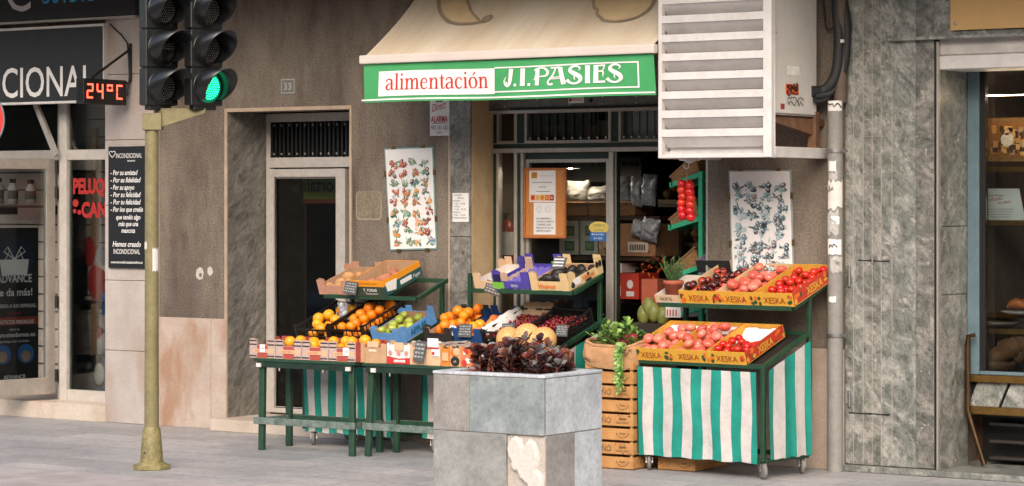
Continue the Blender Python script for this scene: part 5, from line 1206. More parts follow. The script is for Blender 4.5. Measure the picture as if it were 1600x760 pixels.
# ------------------------------------------------------------------ crates
XY = mat('yellow crate print', '#d6a035', .6, .07, 14, dirt=.1); XR = mat('red crate print', '#b8341f', .6, .1, 14); XIN = mat('ochre crate inside', '#d59a3a', .75, .08, 14); XCR = mat('cream crate edge', '#d9b88c', .8, .1, 14)
XGR = mat('dark leaf print', '#2c4a2a', .6); XOR = mat('orange fruit print', '#d8661c', .6, .15, 60); XRT = mat('dark red lettering', '#8c2416', .6)
def open_tray(b, w, d, h, mi, mo, th=.006, mf=None, mr=None):
    """four walls and a floor, outside and inside faces in different boards"""
    b.box(0, w, 0, d, -.001, .004, mi)
    for (x0, x1, y0, y1, oo) in ((0, w, 0, th, mf or mo), (0, w, d-th, d, mo), (0, th, th, d-th, mo), (w-th, w, th, d-th, mr or mo)):
        b.box(x0, x1, y0, y1, .004, h, oo)
    e = .001
    b.quad([(th, th+e, .005), (w-th, th+e, .005), (w-th, th+e, h-.001), (th, th+e, h-.001)], mi); b.quad([(th, d-th-e, .005), (w-th, d-th-e, .005), (w-th, d-th-e, h-.001), (th, d-th-e, h-.001)], mi)
    b.quad([(th+e, th, .005), (th+e, d-th, .005), (th+e, d-th, h-.001), (th+e, th, h-.001)], mi); b.quad([(w-th-e, th, .005), (w-th-e, d-th, .005), (w-th-e, d-th, h-.001), (w-th-e, th, h-.001)], mi)
def xeska(M, w, d, h, label, seed, pale=False, liner=None):
    t = thing('fruit_crate', None, label, 'crate', 'yellow lettered tomato crates on the right cart', M)
    b = MB(M); open_tray(b, w, d, h, XCR if pale else XIN, XCR if pale else XY, mf=XY, mr=XR); b.build('tray', t)
    rnd = random.Random(seed); b = MB(M)
    b.text('XESKA', (w*.52, -.0035, h*.22), (1, .0, -.0), (0, 0, 1), XRT, w=w*.56, h=h*.46, align='C', bold=.0)
    for q in (0, 1):
        for i in range(5):
            x = (w*.02+rnd.random()*w*.15) if q == 0 else w*(.9+rnd.random()*.08); z = h*rnd.uniform(.15, .75)
            b.disc((x, -.0012-.0003*i, z), h*rnd.uniform(.1, .22), (0, -1, 0), rnd.choice([XGR, XOR, XR, XGR, XOR]), 8, rx=h*rnd.uniform(.08, .2), up=(0, 0, 1))
    b.build('front_print', t); b = MB(M)
    b.text('XESKA', (w+.0035, d*.5, h*.2), (0, 1, 0), (0, 0, 1), XY, w=d*.38, h=h*.55, align='C', bold=.03)
    for i in range(14):
        y = rnd.choice([rnd.uniform(.03, .24), rnd.uniform(.76, .96)])*d; b.disc((w+.0012+.0003*(i % 6), y, h*rnd.uniform(.15, .8)), h*rnd.uniform(.1, .26), (1, 0, 0), [XGR, XOR, XOR, XY][i % 4], 8, rx=h*rnd.uniform(.1, .28), up=(0, 0, 1))
    b.build('side_print', t)
    if liner:
        b = MB(M); vs = []; nx_, ny_ = 10, 12; rn = random.Random(seed+5)
        for j in range(ny_+1):
            for i in range(nx_+1):
                x = .012+(w-.024)*i/nx_; y = liner*d+(d*.99-liner*d-.012)*j/ny_; z = .012+rn.uniform(0, .014)+.045*max(0, j/ny_-.7)/.3
                vs.append((x, y, z))
        b.add(vs, [(j*(nx_+1)+i, j*(nx_+1)+i+1, (j+1)*(nx_+1)+i+1, (j+1)*(nx_+1)+i) for j in range(ny_) for i in range(nx_)], WHITE_S); b.build('paper_liner', t)
    return t
BPL = mat('black crate plastic', '#171716', .45, .2, 10)
def lattice(M, w, d, h, m, label, group=None, lowfront=None):
    t = thing('plastic_crate', None, label, 'crate', group, M)
    b = MB(M); th = .008; hf = lowfront or h
    b.box(0, w, 0, d, 0, .006, m)
    for (p, q, hh) in (((0, 0), (w, 0), hf), ((0, d), (w, d), h), ((0, 0), (0, d), h), ((w, 0), (w, d), h)):
        L_ = math.hypot(q[0]-p[0], q[1]-p[1]); n = max(3, int(L_/.05))
        for i in range(n+1):
            x = p[0]+(q[0]-p[0])*i/n; y = p[1]+(q[1]-p[1])*i/n; b.box(x-th*.4, x+th*.4, y-th*.4, y+th*.4, .006, hh-.008, m)
        for z in (.03, hh*.52, hh-.006): b.bar((p[0], p[1], z), (q[0], q[1], z), th*(1.0 if z < hh*.6 else 1.9), .012, m)
    for x in (0, w):
        for y in (0, d): b.box(x-.012, x+.012, y-.012, y+.012, 0, h+.012, m)
    b.build('basket', t)
    return t
def notched(M, w, d, h, mo, mi, label, group=None, low=.62, tabs=.24, mf=None, name='cardboard_crate', back=True):
    """open cardboard box: low walls and taller folded corners"""
    t = thing(name, None, label, 'crate', group, M)
    b = MB(M); mf = mf or mo
    open_tray(b, w, d, h*low, mi, mo, mf=mf)
    tw = w*tabs; e = .006
    for x0, x1 in ((0, tw), (w-tw, w)):
        b.slab([(x0, -.003, .002), (x1, -.003, .002), (x1, -.003, h*.93), ((x0+x1)/2, -.003, h), (x0, -.003, h*.97)], (0, -.002, 0), mf)
        b.box(x0+.001, x1, .0065, .0085, .01, h*.96, mi)
        if back: b.box(x0, x1, d+.001, d+.004, .002, h, mo)
    td = d*.2
    for x in (-.004, w+.001):
        for y0, y1 in ((0, td), (d-td, d)): b.slab([(x, y0, .002), (x, y1, .002), (x, y1, h*.8), (x, (y0+y1)/2, h), (x, y0, h*.98)], (.003, 0, 0), mo)
    b.build('box', t); return t

# ------------------------------------------------------------------ wheeled display carts
STR_G = mat('green awning stripe', '#108676', .75, .16, 5, bmp=.2, bscale=300, dirt=.12); STR_W = mat('white awning stripe', '#c3bbb6', .8, .08, 5, bmp=.2, bscale=300, dirt=.14); HEM = mat('green hem', '#1b7a66', .8, .1, 9)
def cloth(name, parent, A, B, zb, ztA, ztB, n_in, outward, first='G', seed=0, edge=.55):
    """striped canvas hanging between A and B from a (sloping) top down to zb"""
    rnd = random.Random(seed); b = MB(); A = Vector(A); B = Vector(B); d = B-A; widths = [edge]+[1]*n_in+[edge]; tot = sum(widths); x = 0; ph = [rnd.uniform(0, 6) for _ in range(4)]
    out = Vector(outward)
    def pt(f, v, off=0):
        top = ztA+(ztB-ztA)*f; z = zb+(top-zb)*v
        wv = (.006*math.sin(f*19+ph[0])+.005*math.sin(f*31+ph[1]+v*2))*(1-v*.6)+.006*math.sin(v*3+ph[2])+off
        f2 = f+.006*math.sin(v*7+f*9+ph[3])*(0 if f in (0, 1) else 1)
        p = A+d*f2+out*wv; return Vector((p.x, p.y, z+ (.004*math.sin(f*25+ph[1]) if v == 0 else 0)))
    g = first == 'G'
    for wd in widths:
        k = 4; nv = 12
        vs = [pt((x+wd*i/k)/tot, j/nv) for j in range(nv+1) for i in range(k+1)]
        b.add(vs, [(j*(k+1)+i, j*(k+1)+i+1, (j+1)*(k+1)+i+1, (j+1)*(k+1)+i) for j in range(nv) for i in range(k)], STR_G if g else STR_W, True)
        x += wd; g = not g
    return b.build(name, parent)
def caster(b_parent, M, x, y, rot, r=.058, ztop=.13):
    b = MB(M @ Matrix.Translation((x, y, 0)) @ Matrix.Rotation(rot, 4, 'Z'))
    b.box(-.035, .035, -.03, .03, ztop-.012, ztop-.004, CHROME); b.lathe((0, 0, ztop-.035), [(.022, 0), (.024, .012), (.02, .025)], CHROME, 14)
    for s_ in (-1, 1): b.slab([(-.03, s_*.02, ztop-.02), (.03, s_*.02, ztop-.02), (-.01, s_*.02, r-.012), (-.04, s_*.02, r-.008)], (0, s_*.003, 0), CHROME)
    b.tube([(-.025, -.026, r), (-.025, .026, r)], .008, CHROME, 8)
    o = b.build('caster', b_parent)
    b = MB(M @ Matrix.Translation((x, y, 0)) @ Matrix.Rotation(rot, 4, 'Z'))
    b.lathe((-.025, -.014, r), [(.012, 0), (r*.7, 0), (r, .006), (r, .022), (r*.7, .028), (.012, .028)], RUBBER, 22, (0, 1, 0)); b.build('wheel', o)
GSTEEL = mat('green painted steel', '#21462f', .42, .2, 14, col2='#1a3826', dirt=.2); DECK = mat('black deck board', '#1a1715', .7, .2, 8)
def cart(label, FL, rz, w, dp, zl0, zl1, up, side=True, n=11, seed=0, clothx=None):
    M = frame_at((FL[0], FL[1], 0), rz); t = thing('display_cart', None, label, 'cart', 'wheeled green display carts', M)
    ux0, ux1, uy0, uy1, zu0, zu1 = up; q = .032; zb = .125
    b = MB(M)
    for x in (0, w):
        b.bar((x, 0, zb), (x, 0, zl0), q, q, GSTEEL); b.bar((x, dp, zb), (x, dp, zu0+(zu1-zu0)*(dp-uy0)/(uy1-uy0)), q, q, GSTEEL)
        b.bar((x, .017, zb+.002), (x, dp-.017, zb+.002), q*.95, q, GSTEEL); b.bar((x, .0, zl0+.004), (x, dp-.017, zl1), q*.96, q*1.1, GSTEEL)
    b.bar((.017, 0, zb), (w-.017, 0, zb), q, q, GSTEEL); b.bar((.017, dp, zb), (w-.017, dp, zb), q, q, GSTEEL)
    b.bar((-.016, 0, zl0+.006), (w+.016, 0, zl0+.006), q*1.05, q*1.1, GSTEEL); b.bar((.017, dp, zl1), (w-.017, dp, zl1), q, q, GSTEEL)
    b.build('frame', t, bevel=.003)
    b = MB(M); sl = (zl1-zl0)/dp; b.slab([(.02, .02, zl0-.012), (w-.02, .02, zl0-.012), (w-.02, dp-.02, zl1-.02), (.02, dp-.02, zl1-.02)], (0, 0, .01), DECK); b.build('deck', t)
    b = MB(M)
    b.bar((ux0, uy0, zu0), (ux1, uy0, zu0), q, q, GSTEEL); b.bar((ux0, uy1, zu1), (ux1, uy1, zu1), q, q, GSTEEL)
    for x in (ux0, ux1): b.bar((x, uy0+.017, zu0+.001), (x, uy1-.017, zu1), q, q, GSTEEL)
    for k in (1, 2): x = ux0+(ux1-ux0)*k/3; b.bar((x, uy0+.017, zu0-.002), (x, uy1-.017, zu1-.002), q*.7, q*.6, GSTEEL)
    b.build('upper_shelf', t, bevel=.003)
    cw = clothx or (0.018, w-.018)
    P = lambda x, y: (M @ Vector((x, y, 0)))
    nf = (M.to_3x3() @ Vector((0, -1, 0))); ns = (M.to_3x3() @ Vector((1, 0, 0)))
    cloth('front_cloth', t, P(cw[0], -.034), P(cw[1]-.012, -.034), .11, zl0-.03, zl0-.03, n, nf, 'G', seed)
    if side: cloth('side_cloth', t, P(w+.033, .022), P(w+.033, dp-.025), .135, zl0-.02, zl1-.045, 3, ns, 'G', seed+3, .5)
    for i, (x, y) in enumerate(((.06, .04), (w-.04, .04), (.06, dp-.05), (w-.04, dp-.04))): caster(t, M, x, y, [2.2, 2.6, .4, 2.4][i])
    Ml = M @ Matrix.Translation((0, 0, zl0+.022)) @ Matrix.Rotation(math.atan2(zl1-zl0, dp), 4, 'X')
    Mu = M @ Matrix.Translation((0, uy0, zu0+.017)) @ Matrix.Rotation(math.atan2(zu1-zu0, uy1-uy0), 4, 'X')
    return M, Ml, Mu
T = Matrix.Translation

# right hand cart with yellow crates
M3, L3, U3 = cart('green cart of yellow tomato crates with bright striped cloth on two sides', (1.605, -.765), R(-6), 1.06, .56, .762, .972, (-.06, 1.07, .33, .83, 1.155, 1.335), n=11, seed=1)
cw = .322
for i in range(3):
    m_ = L3 @ T((-.035+i*(cw+.003), -.02, 0))
    xeska(m_, cw, .5, .092, ['leftmost of the three lower yellow crates, half filled with pale tomatoes', 'middle lower yellow crate full of pink ribbed tomatoes', 'right lower yellow crate with small red tomatoes and bare white paper'][i], 30+i, liner=[.76, .88, .56][i])
fill(L3 @ T((-.035, -.02, 0)), cw, .5, 'pale tomato', 20, 'pale pink tomato in the leftmost lower yellow crate', 'tomatoes in the leftmost lower yellow crate', 1, .0, .42)
fill(L3 @ T((-.035+cw+.003, -.02, 0)), cw, .5, 'pink tomato', 22, 'pink ribbed tomato in the middle lower yellow crate', 'tomatoes in the middle lower yellow crate', 2, 0, .47, kinds=['pink tomato', 'pale tomato'])
fill(L3 @ T((-.035+2*(cw+.003), -.02, 0)), cw, .5, 'red tomato', 27, 'small red tomato in the right lower yellow crate', 'tomatoes in the right lower yellow crate', 3, 0, .31)
for i in range(3):
    m_ = U3 @ T((.13+i*(cw+.001), -.01, 0))
    xeska(m_, cw, .56, .098, ['upper yellow crate with pale wooden sides full of dark tomatoes', 'upper yellow crate with pale wooden sides full of pink tomatoes', 'upper yellow crate full of bright red tomatoes beside the downpipe'][i], 40+i, pale=i < 2)
fill(U3 @ T((.13, -.01, 0)), cw, .56, 'dark tomato', 42, 'dark mottled tomato in the left upper yellow crate', 'dark tomatoes in the left upper yellow crate', 4, 0, .5)
fill(U3 @ T((.13+cw, -.01, 0)), cw, .56, 'pink tomato', 24, 'large pink tomato in the middle upper yellow crate', 'tomatoes in the middle upper yellow crate', 5, 0, .52, kinds=['pink tomato', 'pale tomato', 'pink tomato'])
fill(U3 @ T((.13+2*cw, -.01, 0)), cw, .56, 'red tomato', 42, 'bright red tomato in the right upper yellow crate', 'tomatoes in the right upper yellow crate', 6, 0, .52)
# white tray, plant pot and lavender crate at the left end of that shelf
m_ = U3 @ T((-.1, -.0, 0)); WCARD = mat('white cardboard', '#cfc4bb', .8, .05, 10)
t = thing('cardboard_tray', None, 'low white cardboard tray under the potted herb', 'crate', None, m_); b = MB(m_); open_tray(b, .225, .4, .055, WCARD, WCARD, mf=CARD_L); b.text('NORTE', (.1, -.003, .014), (1, 0, 0), (0, 0, 1), INK, w=.1, h=.024, align='C'); b.build('tray', t)
m_ = U3 @ T((-.06, .5, .03)); LAV = mat('lavender crate board', '#8d84a8', .75, .08, 10)
t = thing('cardboard_crate', None, 'lavender crate nearly empty behind the potted herb', 'crate', None, m_); b = MB(m_); open_tray(b, .3, .36, .1, LAV, CARD, mf=INK); b.build('tray', t)
fill(m_ @ T((.02, 0, 0)), .26, .3, 'dark tomato', 3, 'dark fruit left over in the lavender crate', 'dark fruit in the lavender crate', 8, 0, .2, cat='fruit')
m_ = U3 @ T((-.03, .1, .006)); TERRA = mat('terracotta pot', '#a5533c', .8, .12, 14)
pz = m_ @ Vector((.02, 0, 0)); t = thing('potted_herb', pz, 'terracotta pot of spiky green herb on the white tray', 'plant')
b = MB(); b.lathe(pz, [(0, .0), (.052, 0), (.066, .085), (.073, .086), (.074, .115), (.064, .115), (.062, .1), (0, .1)], TERRA, 22); b.build('pot', t)
LEAF_H = mat('herb leaf', '#5d7a45', .6, .3, 30, col2='#3c5a30'); rnd = random.Random(11); b = MB()
for k in range(26):
    a_ = rnd.uniform(0, 6.28); le = rnd.uniform(.1, .2); ti = rnd.uniform(.05, .5); d_ = Vector((math.cos(a_)*ti, math.sin(a_)*ti, 1)).normalized(); p0 = pz+Vector((math.cos(a_)*.03, math.sin(a_)*.03, .1))
    b.tube([p0, p0+d_*le], .0025, LEAF_H, 4)
    for j in range(16):
        p = p0+d_*le*(.15+.85*j/16); aa = rnd.uniform(0, 6.28); dd = (d_*.7+Vector((math.cos(aa), math.sin(aa), rnd.uniform(0, .5)))).normalized(); sd_ = dd.cross(Vector((.3, .2, 1))).normalized()*.0035; b.quad([p-sd_, p+dd*.02-sd_*.6, p+dd*.034, p+dd*.02+sd_], LEAF_H)
b.build('leaves', t)

# left cart
M1, L1, U1 = cart('left green cart half hidden behind the trestle tables beside the entrance door', (-1.5, -.66), R(-4), .93, .55, .76, .97, (.06, 1.0, .16, .53, 1.155, 1.283), side=False, n=11, seed=5)
m_ = U1 @ T((.02, -.01, 0)); PCARD = mat('printed pinkish cardboard', '#b98a72', .8, .15, 40)
notched(m_, .33, .42, .12, PCARD, CARD, 'worn pinkish cardboard crate of potatoes at the top left of the left cart', None, .62)
fill(m_, .33, .42, 'potato', 8, 'brown potato in the worn pinkish crate', 'potatoes in the worn pinkish crate', 21, upright=False)
ORB = mat('orange crate print', '#e0901c', .6, .06, 14); TEAL = mat('dark teal crate print', '#1f4f50', .6, .1, 14)
m_ = U1 @ T((.37, -.02, 0)); w_, d_, h_ = .34, .46, .125
t = thing('cardboard_crate', None, 'orange and dark teal crate of sweet potatoes on top of the left cart', 'crate', None, m_); b = MB(m_); open_tray(b, w_, d_, h_, CARD, ORB, .008)
b.box(-.002, w_+.002, -.003, -.0005, .002, h_*.62, mat('dark green crate print', '#2e3f33', .6, .1, 14)); b.box(w_+.0005, w_+.003, 0, d_, .002, h_*.62, TEAL); b.build('box', t)
b = MB(m_); b.text('T. YOGAS', (w_*.58, -.005, h_*.32), (1, 0, 0), (0, 0, 1), WHITE_S, w=w_*.4, h=.022, align='C', bold=.02); b.text('Family Farm', (w_*.62, -.005, h_*.12), (1, 0, 0), (0, 0, 1), WHITE_S, w=w_*.36, h=.014, align='C', shear=.3)
b.box(w_+.0035, w_+.005, d_*.42, d_*.72, h_*.2, h_*.48, WHITE_S); b.slab([(w_+.0032, .03, h_*.25), (w_+.0032, .13, h_*.12), (w_+.0032, .16, h_*.75), (w_+.0032, .02, h_*.8)], (.002, 0, 0), WHITE_S); b.text('Yogas', (w_+.006, d_*.85, h_*.2), (0, 1, 0), (0, 0, 1), WHITE_S, w=.09, h=.03, align='C', shear=.3)
b.text('T. YOGAS FAMILY FARM', (w_*.5, -.002, h_*.76), (1, 0, 0), (0, 0, 1), XRT, w=w_*.6, h=.012, align='C'); b.build('printing', t)
fill(m_, w_, d_, 'sweet potato', 9, 'long sweet potato in the orange and teal crate', 'sweet potatoes in the orange and teal crate', 22, upright=False)
m_ = L1 @ T((-.05, .0, .0)); lattice(m_, .33, .5, .15, BPL, 'left black plastic crate of yellow oranges on the left cart', 'black plastic crates of oranges', .13)
fill(m_ @ T((.01, .01, 0)), .31, .48, 'yellow orange', 17, 'yellow orange in the left black plastic crate', 'oranges in the left black plastic crate', 23, .0, .42)
m_ = L1 @ T((.3, .0, .02)); lattice(m_, .34, .52, .15, BPL, 'right black plastic crate heaped with deep oranges on the left cart', 'black plastic crates of oranges', .12)
fill(m_ @ T((.01, .01, 0)), .32, .5, 'orange', 28, 'deep coloured orange in the right black plastic crate', 'oranges in the right black plastic crate', 24)
BLUC = mat('light blue crate print', '#6a9cd2', .65, .12, 18, col2='#588cc4')
m_ = L1 @ T((.665, .06, .0)); t = notched(m_, .28, .44, .14, BLUC, CARD, 'light blue cardboard crate of green apples', None, .68, .22)
b = MB(m_); b.text('APPLES', (.2865, .22, .03), (0, 1, 0), (0, 0, 1), mat('teal crate lettering', '#1f6f8f', .6), w=.2, h=.045, align='C', bold=.03); b.build('side_print', t)
fill(m_, .28, .44, 'apple', 22, 'green apple in the light blue crate', 'apples in the light blue crate', 25, 0, .4)

# middle cart
M2, L2, U2 = cart('middle green cart of citrus and cherries in front of the shop door', (-.38, -.62), R(-4), 1.24, .55, .80, .985, (.33, 1.27, .17, .54, 1.225, 1.34), n=14, seed=9)
m_ = U2 @ T((.36, .0, .0)); notched(m_, .26, .4, .12, CARD_L, WCARD, 'pale cardboard crate empty at the left end of the middle cart top shelf', None, .5, .25)
PUR = mat('violet crate print', '#4a3f94', .6, .1, 14); LIME = mat('lime green crate print', '#6fae3a', .6, .08, 14)
m_ = U2 @ T((.545, .0, .004)); t = notched(m_, .345, .42, .135, PUR, PUR, 'violet and lime green crate lined with a violet fruit tray', None, .42, .22)
b = MB(m_); b.box(-.006, .1, -.0085, -.0055, .003, .052, LIME); b.box(-.008, -.005, 0, .1, .003, .1, LIME); b.text('FRUTA', (.2, -.0075, .015), (1, 0, 0), (0, 0, 1), WHITE_S, w=.06, h=.02, align='C'); b.box(.24, .345, .4225, .425, .06, .075, LIME); b.build('printing', t); b = MB(m_)
VIO = mat('violet tray liner', '#6a5da8', .45, .25, 30); vs = []; nx_, ny_ = 28, 32
for j in range(ny_+1):
    for i in range(nx_+1): x = .01+.325*i/nx_; y = .01+.4*j/ny_; vs.append((x, y, .03+.014*math.sin(x*95)*math.sin(y*95)))
b.add(vs, [(j*(nx_+1)+i, j*(nx_+1)+i+1, (j+1)*(nx_+1)+i+1, (j+1)*(nx_+1)+i) for j in range(ny_) for i in range(nx_)], VIO, True); tag(b.build('fruit_tray'), 'violet moulded fruit tray lying inside the violet crate', 'tray')
KRAFT = mat('cream crate board', '#d2b483', .75, .1, 18)
m_ = U2 @ T((.905, -.01, .0)); t = notched(m_, .35, .43, .14, KRAFT, CARD, 'cream printed crate of black avocados on the middle cart', None, .5, .2)
b = MB(m_); b.text('Viveros', (.15, -.0075, .02), (1, 0, 0), (0, 0, 1), XOR, w=.16, h=.035, align='C', shear=.3, bold=.02); b.text('Viveros', (.359, .24, .028), (0, 1, 0), (0, 0, 1), XOR, w=.15, h=.035, align='C', shear=.3, bold=.02)
b.box(.356, .358, .05, .14, .02, .07, WHITE_S)
for dx in (-.02, .02): b.disc((.3585, .38+dx, .085), .024, (1, 0, 0), INK, 12, rx=.02, up=(0, .3*dx, 1))
b.box(.356, .358, .2, .27, .008, .022, INK); b.build('printing', t)
fill(m_, .35, .43, 'avocado', 17, 'black avocado in the cream printed crate', 'avocados in the cream crate', 26, upright=False)
b = MB(m_ @ T((.05, .2, .1)) @ Matrix.Rotation(R(50), 4, 'X')); b.slab([(0, 0, 0), (.12, .0, 0), (.13, .09, 0), (.01, .1, 0)], (0, 0, .003), mat('dark slate card', '#4a4c4c', .7, .15, 30))
for k in range(3): b.box(.015, .11, .02+k*.025, .032+k*.025, .004, .006, mat('chalk strokes', '#c8c8c4', .9, .3, 60))
tag(b.build('price_card'), 'dark card with pale strokes leaning among the black avocados', 'price card')
m_ = L2 @ T((.0, .02, .0)); notched(m_, .27, .48, .13, mat('black printed cardboard', '#2d2926', .7, .15, 20), CARD, 'black printed crate of small oranges at the left of the middle cart', None, .6, .22)
fill(m_, .27, .48, 'orange', 19, 'small orange in the black printed crate', 'oranges in the black printed crate', 27)
BLD = mat('royal blue crate', '#1f4478', .6, .12, 16)
m_ = L2 @ T((.29, .02, .0)); notched(m_, .27, .48, .13, BLD, BLD, 'royal blue crate of yellow peaches on the middle cart', None, .55, .25)
fill(m_, .27, .48, 'peach', 15, 'yellow peach in the royal blue crate', 'peaches in the royal blue crate', 28, kinds=['peach', 'yellow orange', 'peach'])
m_ = L2 @ T((.58, .02, .0)); lattice(m_, .3, .5, .11, BPL, 'black crate of cherries lined with white paper', 'black crates of cherries')
b = MB(m_); vs = []; rnd = random.Random(2)
for j in range(13):
    for i in range(3): vs.append((.012-.03*(i == 2)+rnd.uniform(-.006, .006), .01+.47*j/12, [.02, .1, .135][i]+rnd.uniform(-.008, .008)))
b.add(vs, [(j*3+i, (j+1)*3+i, (j+1)*3+i+1, j*3+i+1) for j in range(12) for i in range(2)], WHITE_S, True)
vs = [(.01+.28*i/10, .47+.03*k+rnd.uniform(-.006, .006), [.03, .12, .15][k]+rnd.uniform(-.01, .01)) for i in range(11) for k in range(3)]
b.add(vs, [(i*3+k, (i+1)*3+k, (i+1)*3+k+1, i*3+k+1) for i in range(10) for k in range(2)], CARD_L, True); tag(b.build('paper_sheet'), 'crumpled white paper sheet lining the cherry crate', 'paper')
fill(m_, .3, .48, 'cherry', 150, 'dark red cherry in the paper lined crate', 'cherries in the paper lined crate', 29, zf=.045)
m_ = L2 @ T((.895, .02, .0)); lattice(m_, .32, .5, .11, BPL, 'unlined black crate of cherries at the right of the middle cart', 'black crates of cherries')
fill(m_, .32, .48, 'cherry', 145, 'dark red cherry in the unlined black crate', 'cherries in the unlined black crate', 31, zf=.045)

# ------------------------------------------------------------------ trestle tables
def trestle(label, x0, x1, y0, y1, zt, seed):
    t = thing('trestle_table', ((x0+x1)/2, (y0+y1)/2, 0), label, 'table', 'green trestle tables')
    b = MB(); n = 4
    for k in range(n): b.box(x0, x1, y0+(y1-y0)*k/n+.003, y0+(y1-y0)*(k+1)/n-.003, zt-.022, zt, GREEN_T)
    b.box(x0+.03, x1-.03, y0+.01, y0+.035, zt-.068, zt-.0225, GREEN_D); b.box(x0+.03, x1-.03, y1-.035, y1-.01, zt-.068, zt-.0225, GREEN_D)
    b.build('table_top', t, bevel=.003)
    rnd = random.Random(seed)
    for sx in (-1, 1):
        for sy in (-1, 1):
            xt = (x0+.055) if sx < 0 else (x1-.055); yt = (y0+.055) if sy < 0 else (y1-.055); xb5 = xt+sx*rnd.uniform(-.01, .025)*(1 if sx < 0 else 1); b = MB(); b.bar((xb5, yt+sy*.02, 0), (xt, yt, zt-.03), .048, .04, GREEN_T, (0, 1, 0)); b.build('leg', t, bevel=.004)
    b = MB(); zr = .225
    b.box(x0+.0, x1-.0, y0+.004, y0+.026, zr-.026, zr+.026, GREEN_R); b.box(x0+.03, x1-.03, y1-.03, y1-.01, zr-.022, zr+.022, GREEN_T)
    for x in (x0+.028, x1-.052): b.box(x, x+.022, y0+.027, y1-.031, zr-.02, zr+.02, GREEN_R)
    b.build('rail', t, bevel=.003)
    b = MB(); 
    for x in ((x0+.05, x1-.06) if seed == 1 else (x0+.1,)): b = MB(); b.box(x-.02, x+.025, y0+.001, y0+.009, zt-.066, zt-.036, WHITE); b.build('label_clip', t)
    for k in range(2): b = MB(); b.lathe((x0+.25+k*.42, y0+.012, zt-.078), [(.006, -.012), (.006, .012)], ALU, 6); b.build('hook', t)
    return t
trestle('left trestle table of red patterned crates beside the entrance door', -1.575, -.605, -1.2, -.77, .7, 1)
trestle('trestle table carrying fruit boxes directly behind the stone planter', -.575, .47, -1.14, -.72, .695, 2)
RP = mat('brick red crate print', '#a3453a', .65, .1, 20); GP = mat('mauve chequer print', '#b49c94', .7, .12, 60); PB2 = mat('cream band print', '#d0a27c', .7, .1, 20)
xs0 = -1.615
for i in range(4):
    m_ = T((xs0+i*.256, -1.185, .702)); t = notched(m_, .25, .38, .15, RP, CARD, ['leftmost red patterned crate on the left trestle table', 'second red patterned crate from the left on the left trestle table', 'third red patterned crate from the left on the left trestle table', 'rightmost red patterned crate on the left trestle table'][i], 'red patterned crates on the left trestle table', .66, .29, mf=GP)
    b = MB(m_); w_ = .25
    b.box(w_*.3, w_*.7, -.003, -.0005, .004, .096, RP); b.box(w_*.16, w_*.72, -.0075, -.0055, .042, .07, PB2); b.box(w_*.77, w_*.95, -.0075, -.0055, .036, .074, PB2)
    for k in range(7):
        for j in range(5):
            for x_ in ((.02+k*.04), (.72+k*.04)):
                if j in (1, 2): continue
                b.disc((w_*x_, -.0062, .016+j*.029), .009, (0, -1, 0), INK, 3, up=(0, 0, 1))
    b.text('CASTELL', (w_*.44, -.0085, .049), (1, 0, 0), (0, 0, 1), RP, w=w_*.42, h=.013, align='C'); b.build('printing', t)
    if i in (0, 3): b = MB(m_); b.box(w_*(.42 if i == 0 else .55), w_*(.62 if i == 0 else .78), -.0115, -.0095, .045, .105, WHITE_S); b.text('1.50', (w_*(.52 if i == 0 else .665), -.013, .07), (1, 0, 0), (0, 0, 1), mat('grey print', '#4c4a48', .6), w=w_*.14, h=.012, align='C'); b.build('price_label', t)
    fill(m_, .25, .38, 'yellow orange', [4, 12, 11, 12][i], 'yellow orange in the %s red patterned crate' % ['leftmost', 'second', 'third', 'rightmost'][i], 'oranges in the %s red patterned crate' % ['leftmost', 'second', 'third', 'rightmost'][i], 50+i)
NW = mat('white box print', '#d8d0cb', .6, .05, 16); NR = mat('bright red box print', '#b62a26', .6, .06, 16)
TB = [(562, 604, 'plain', .15), (605.5, 641, 'red', .155), (642, 666, 'card', .15), (667, 688, 'straw', .16), (690, 703, 'amber', .15), (704, 720, 'oval', .15), (721, 746, 'khaki', .15), (748, 772, 'end', .14)]
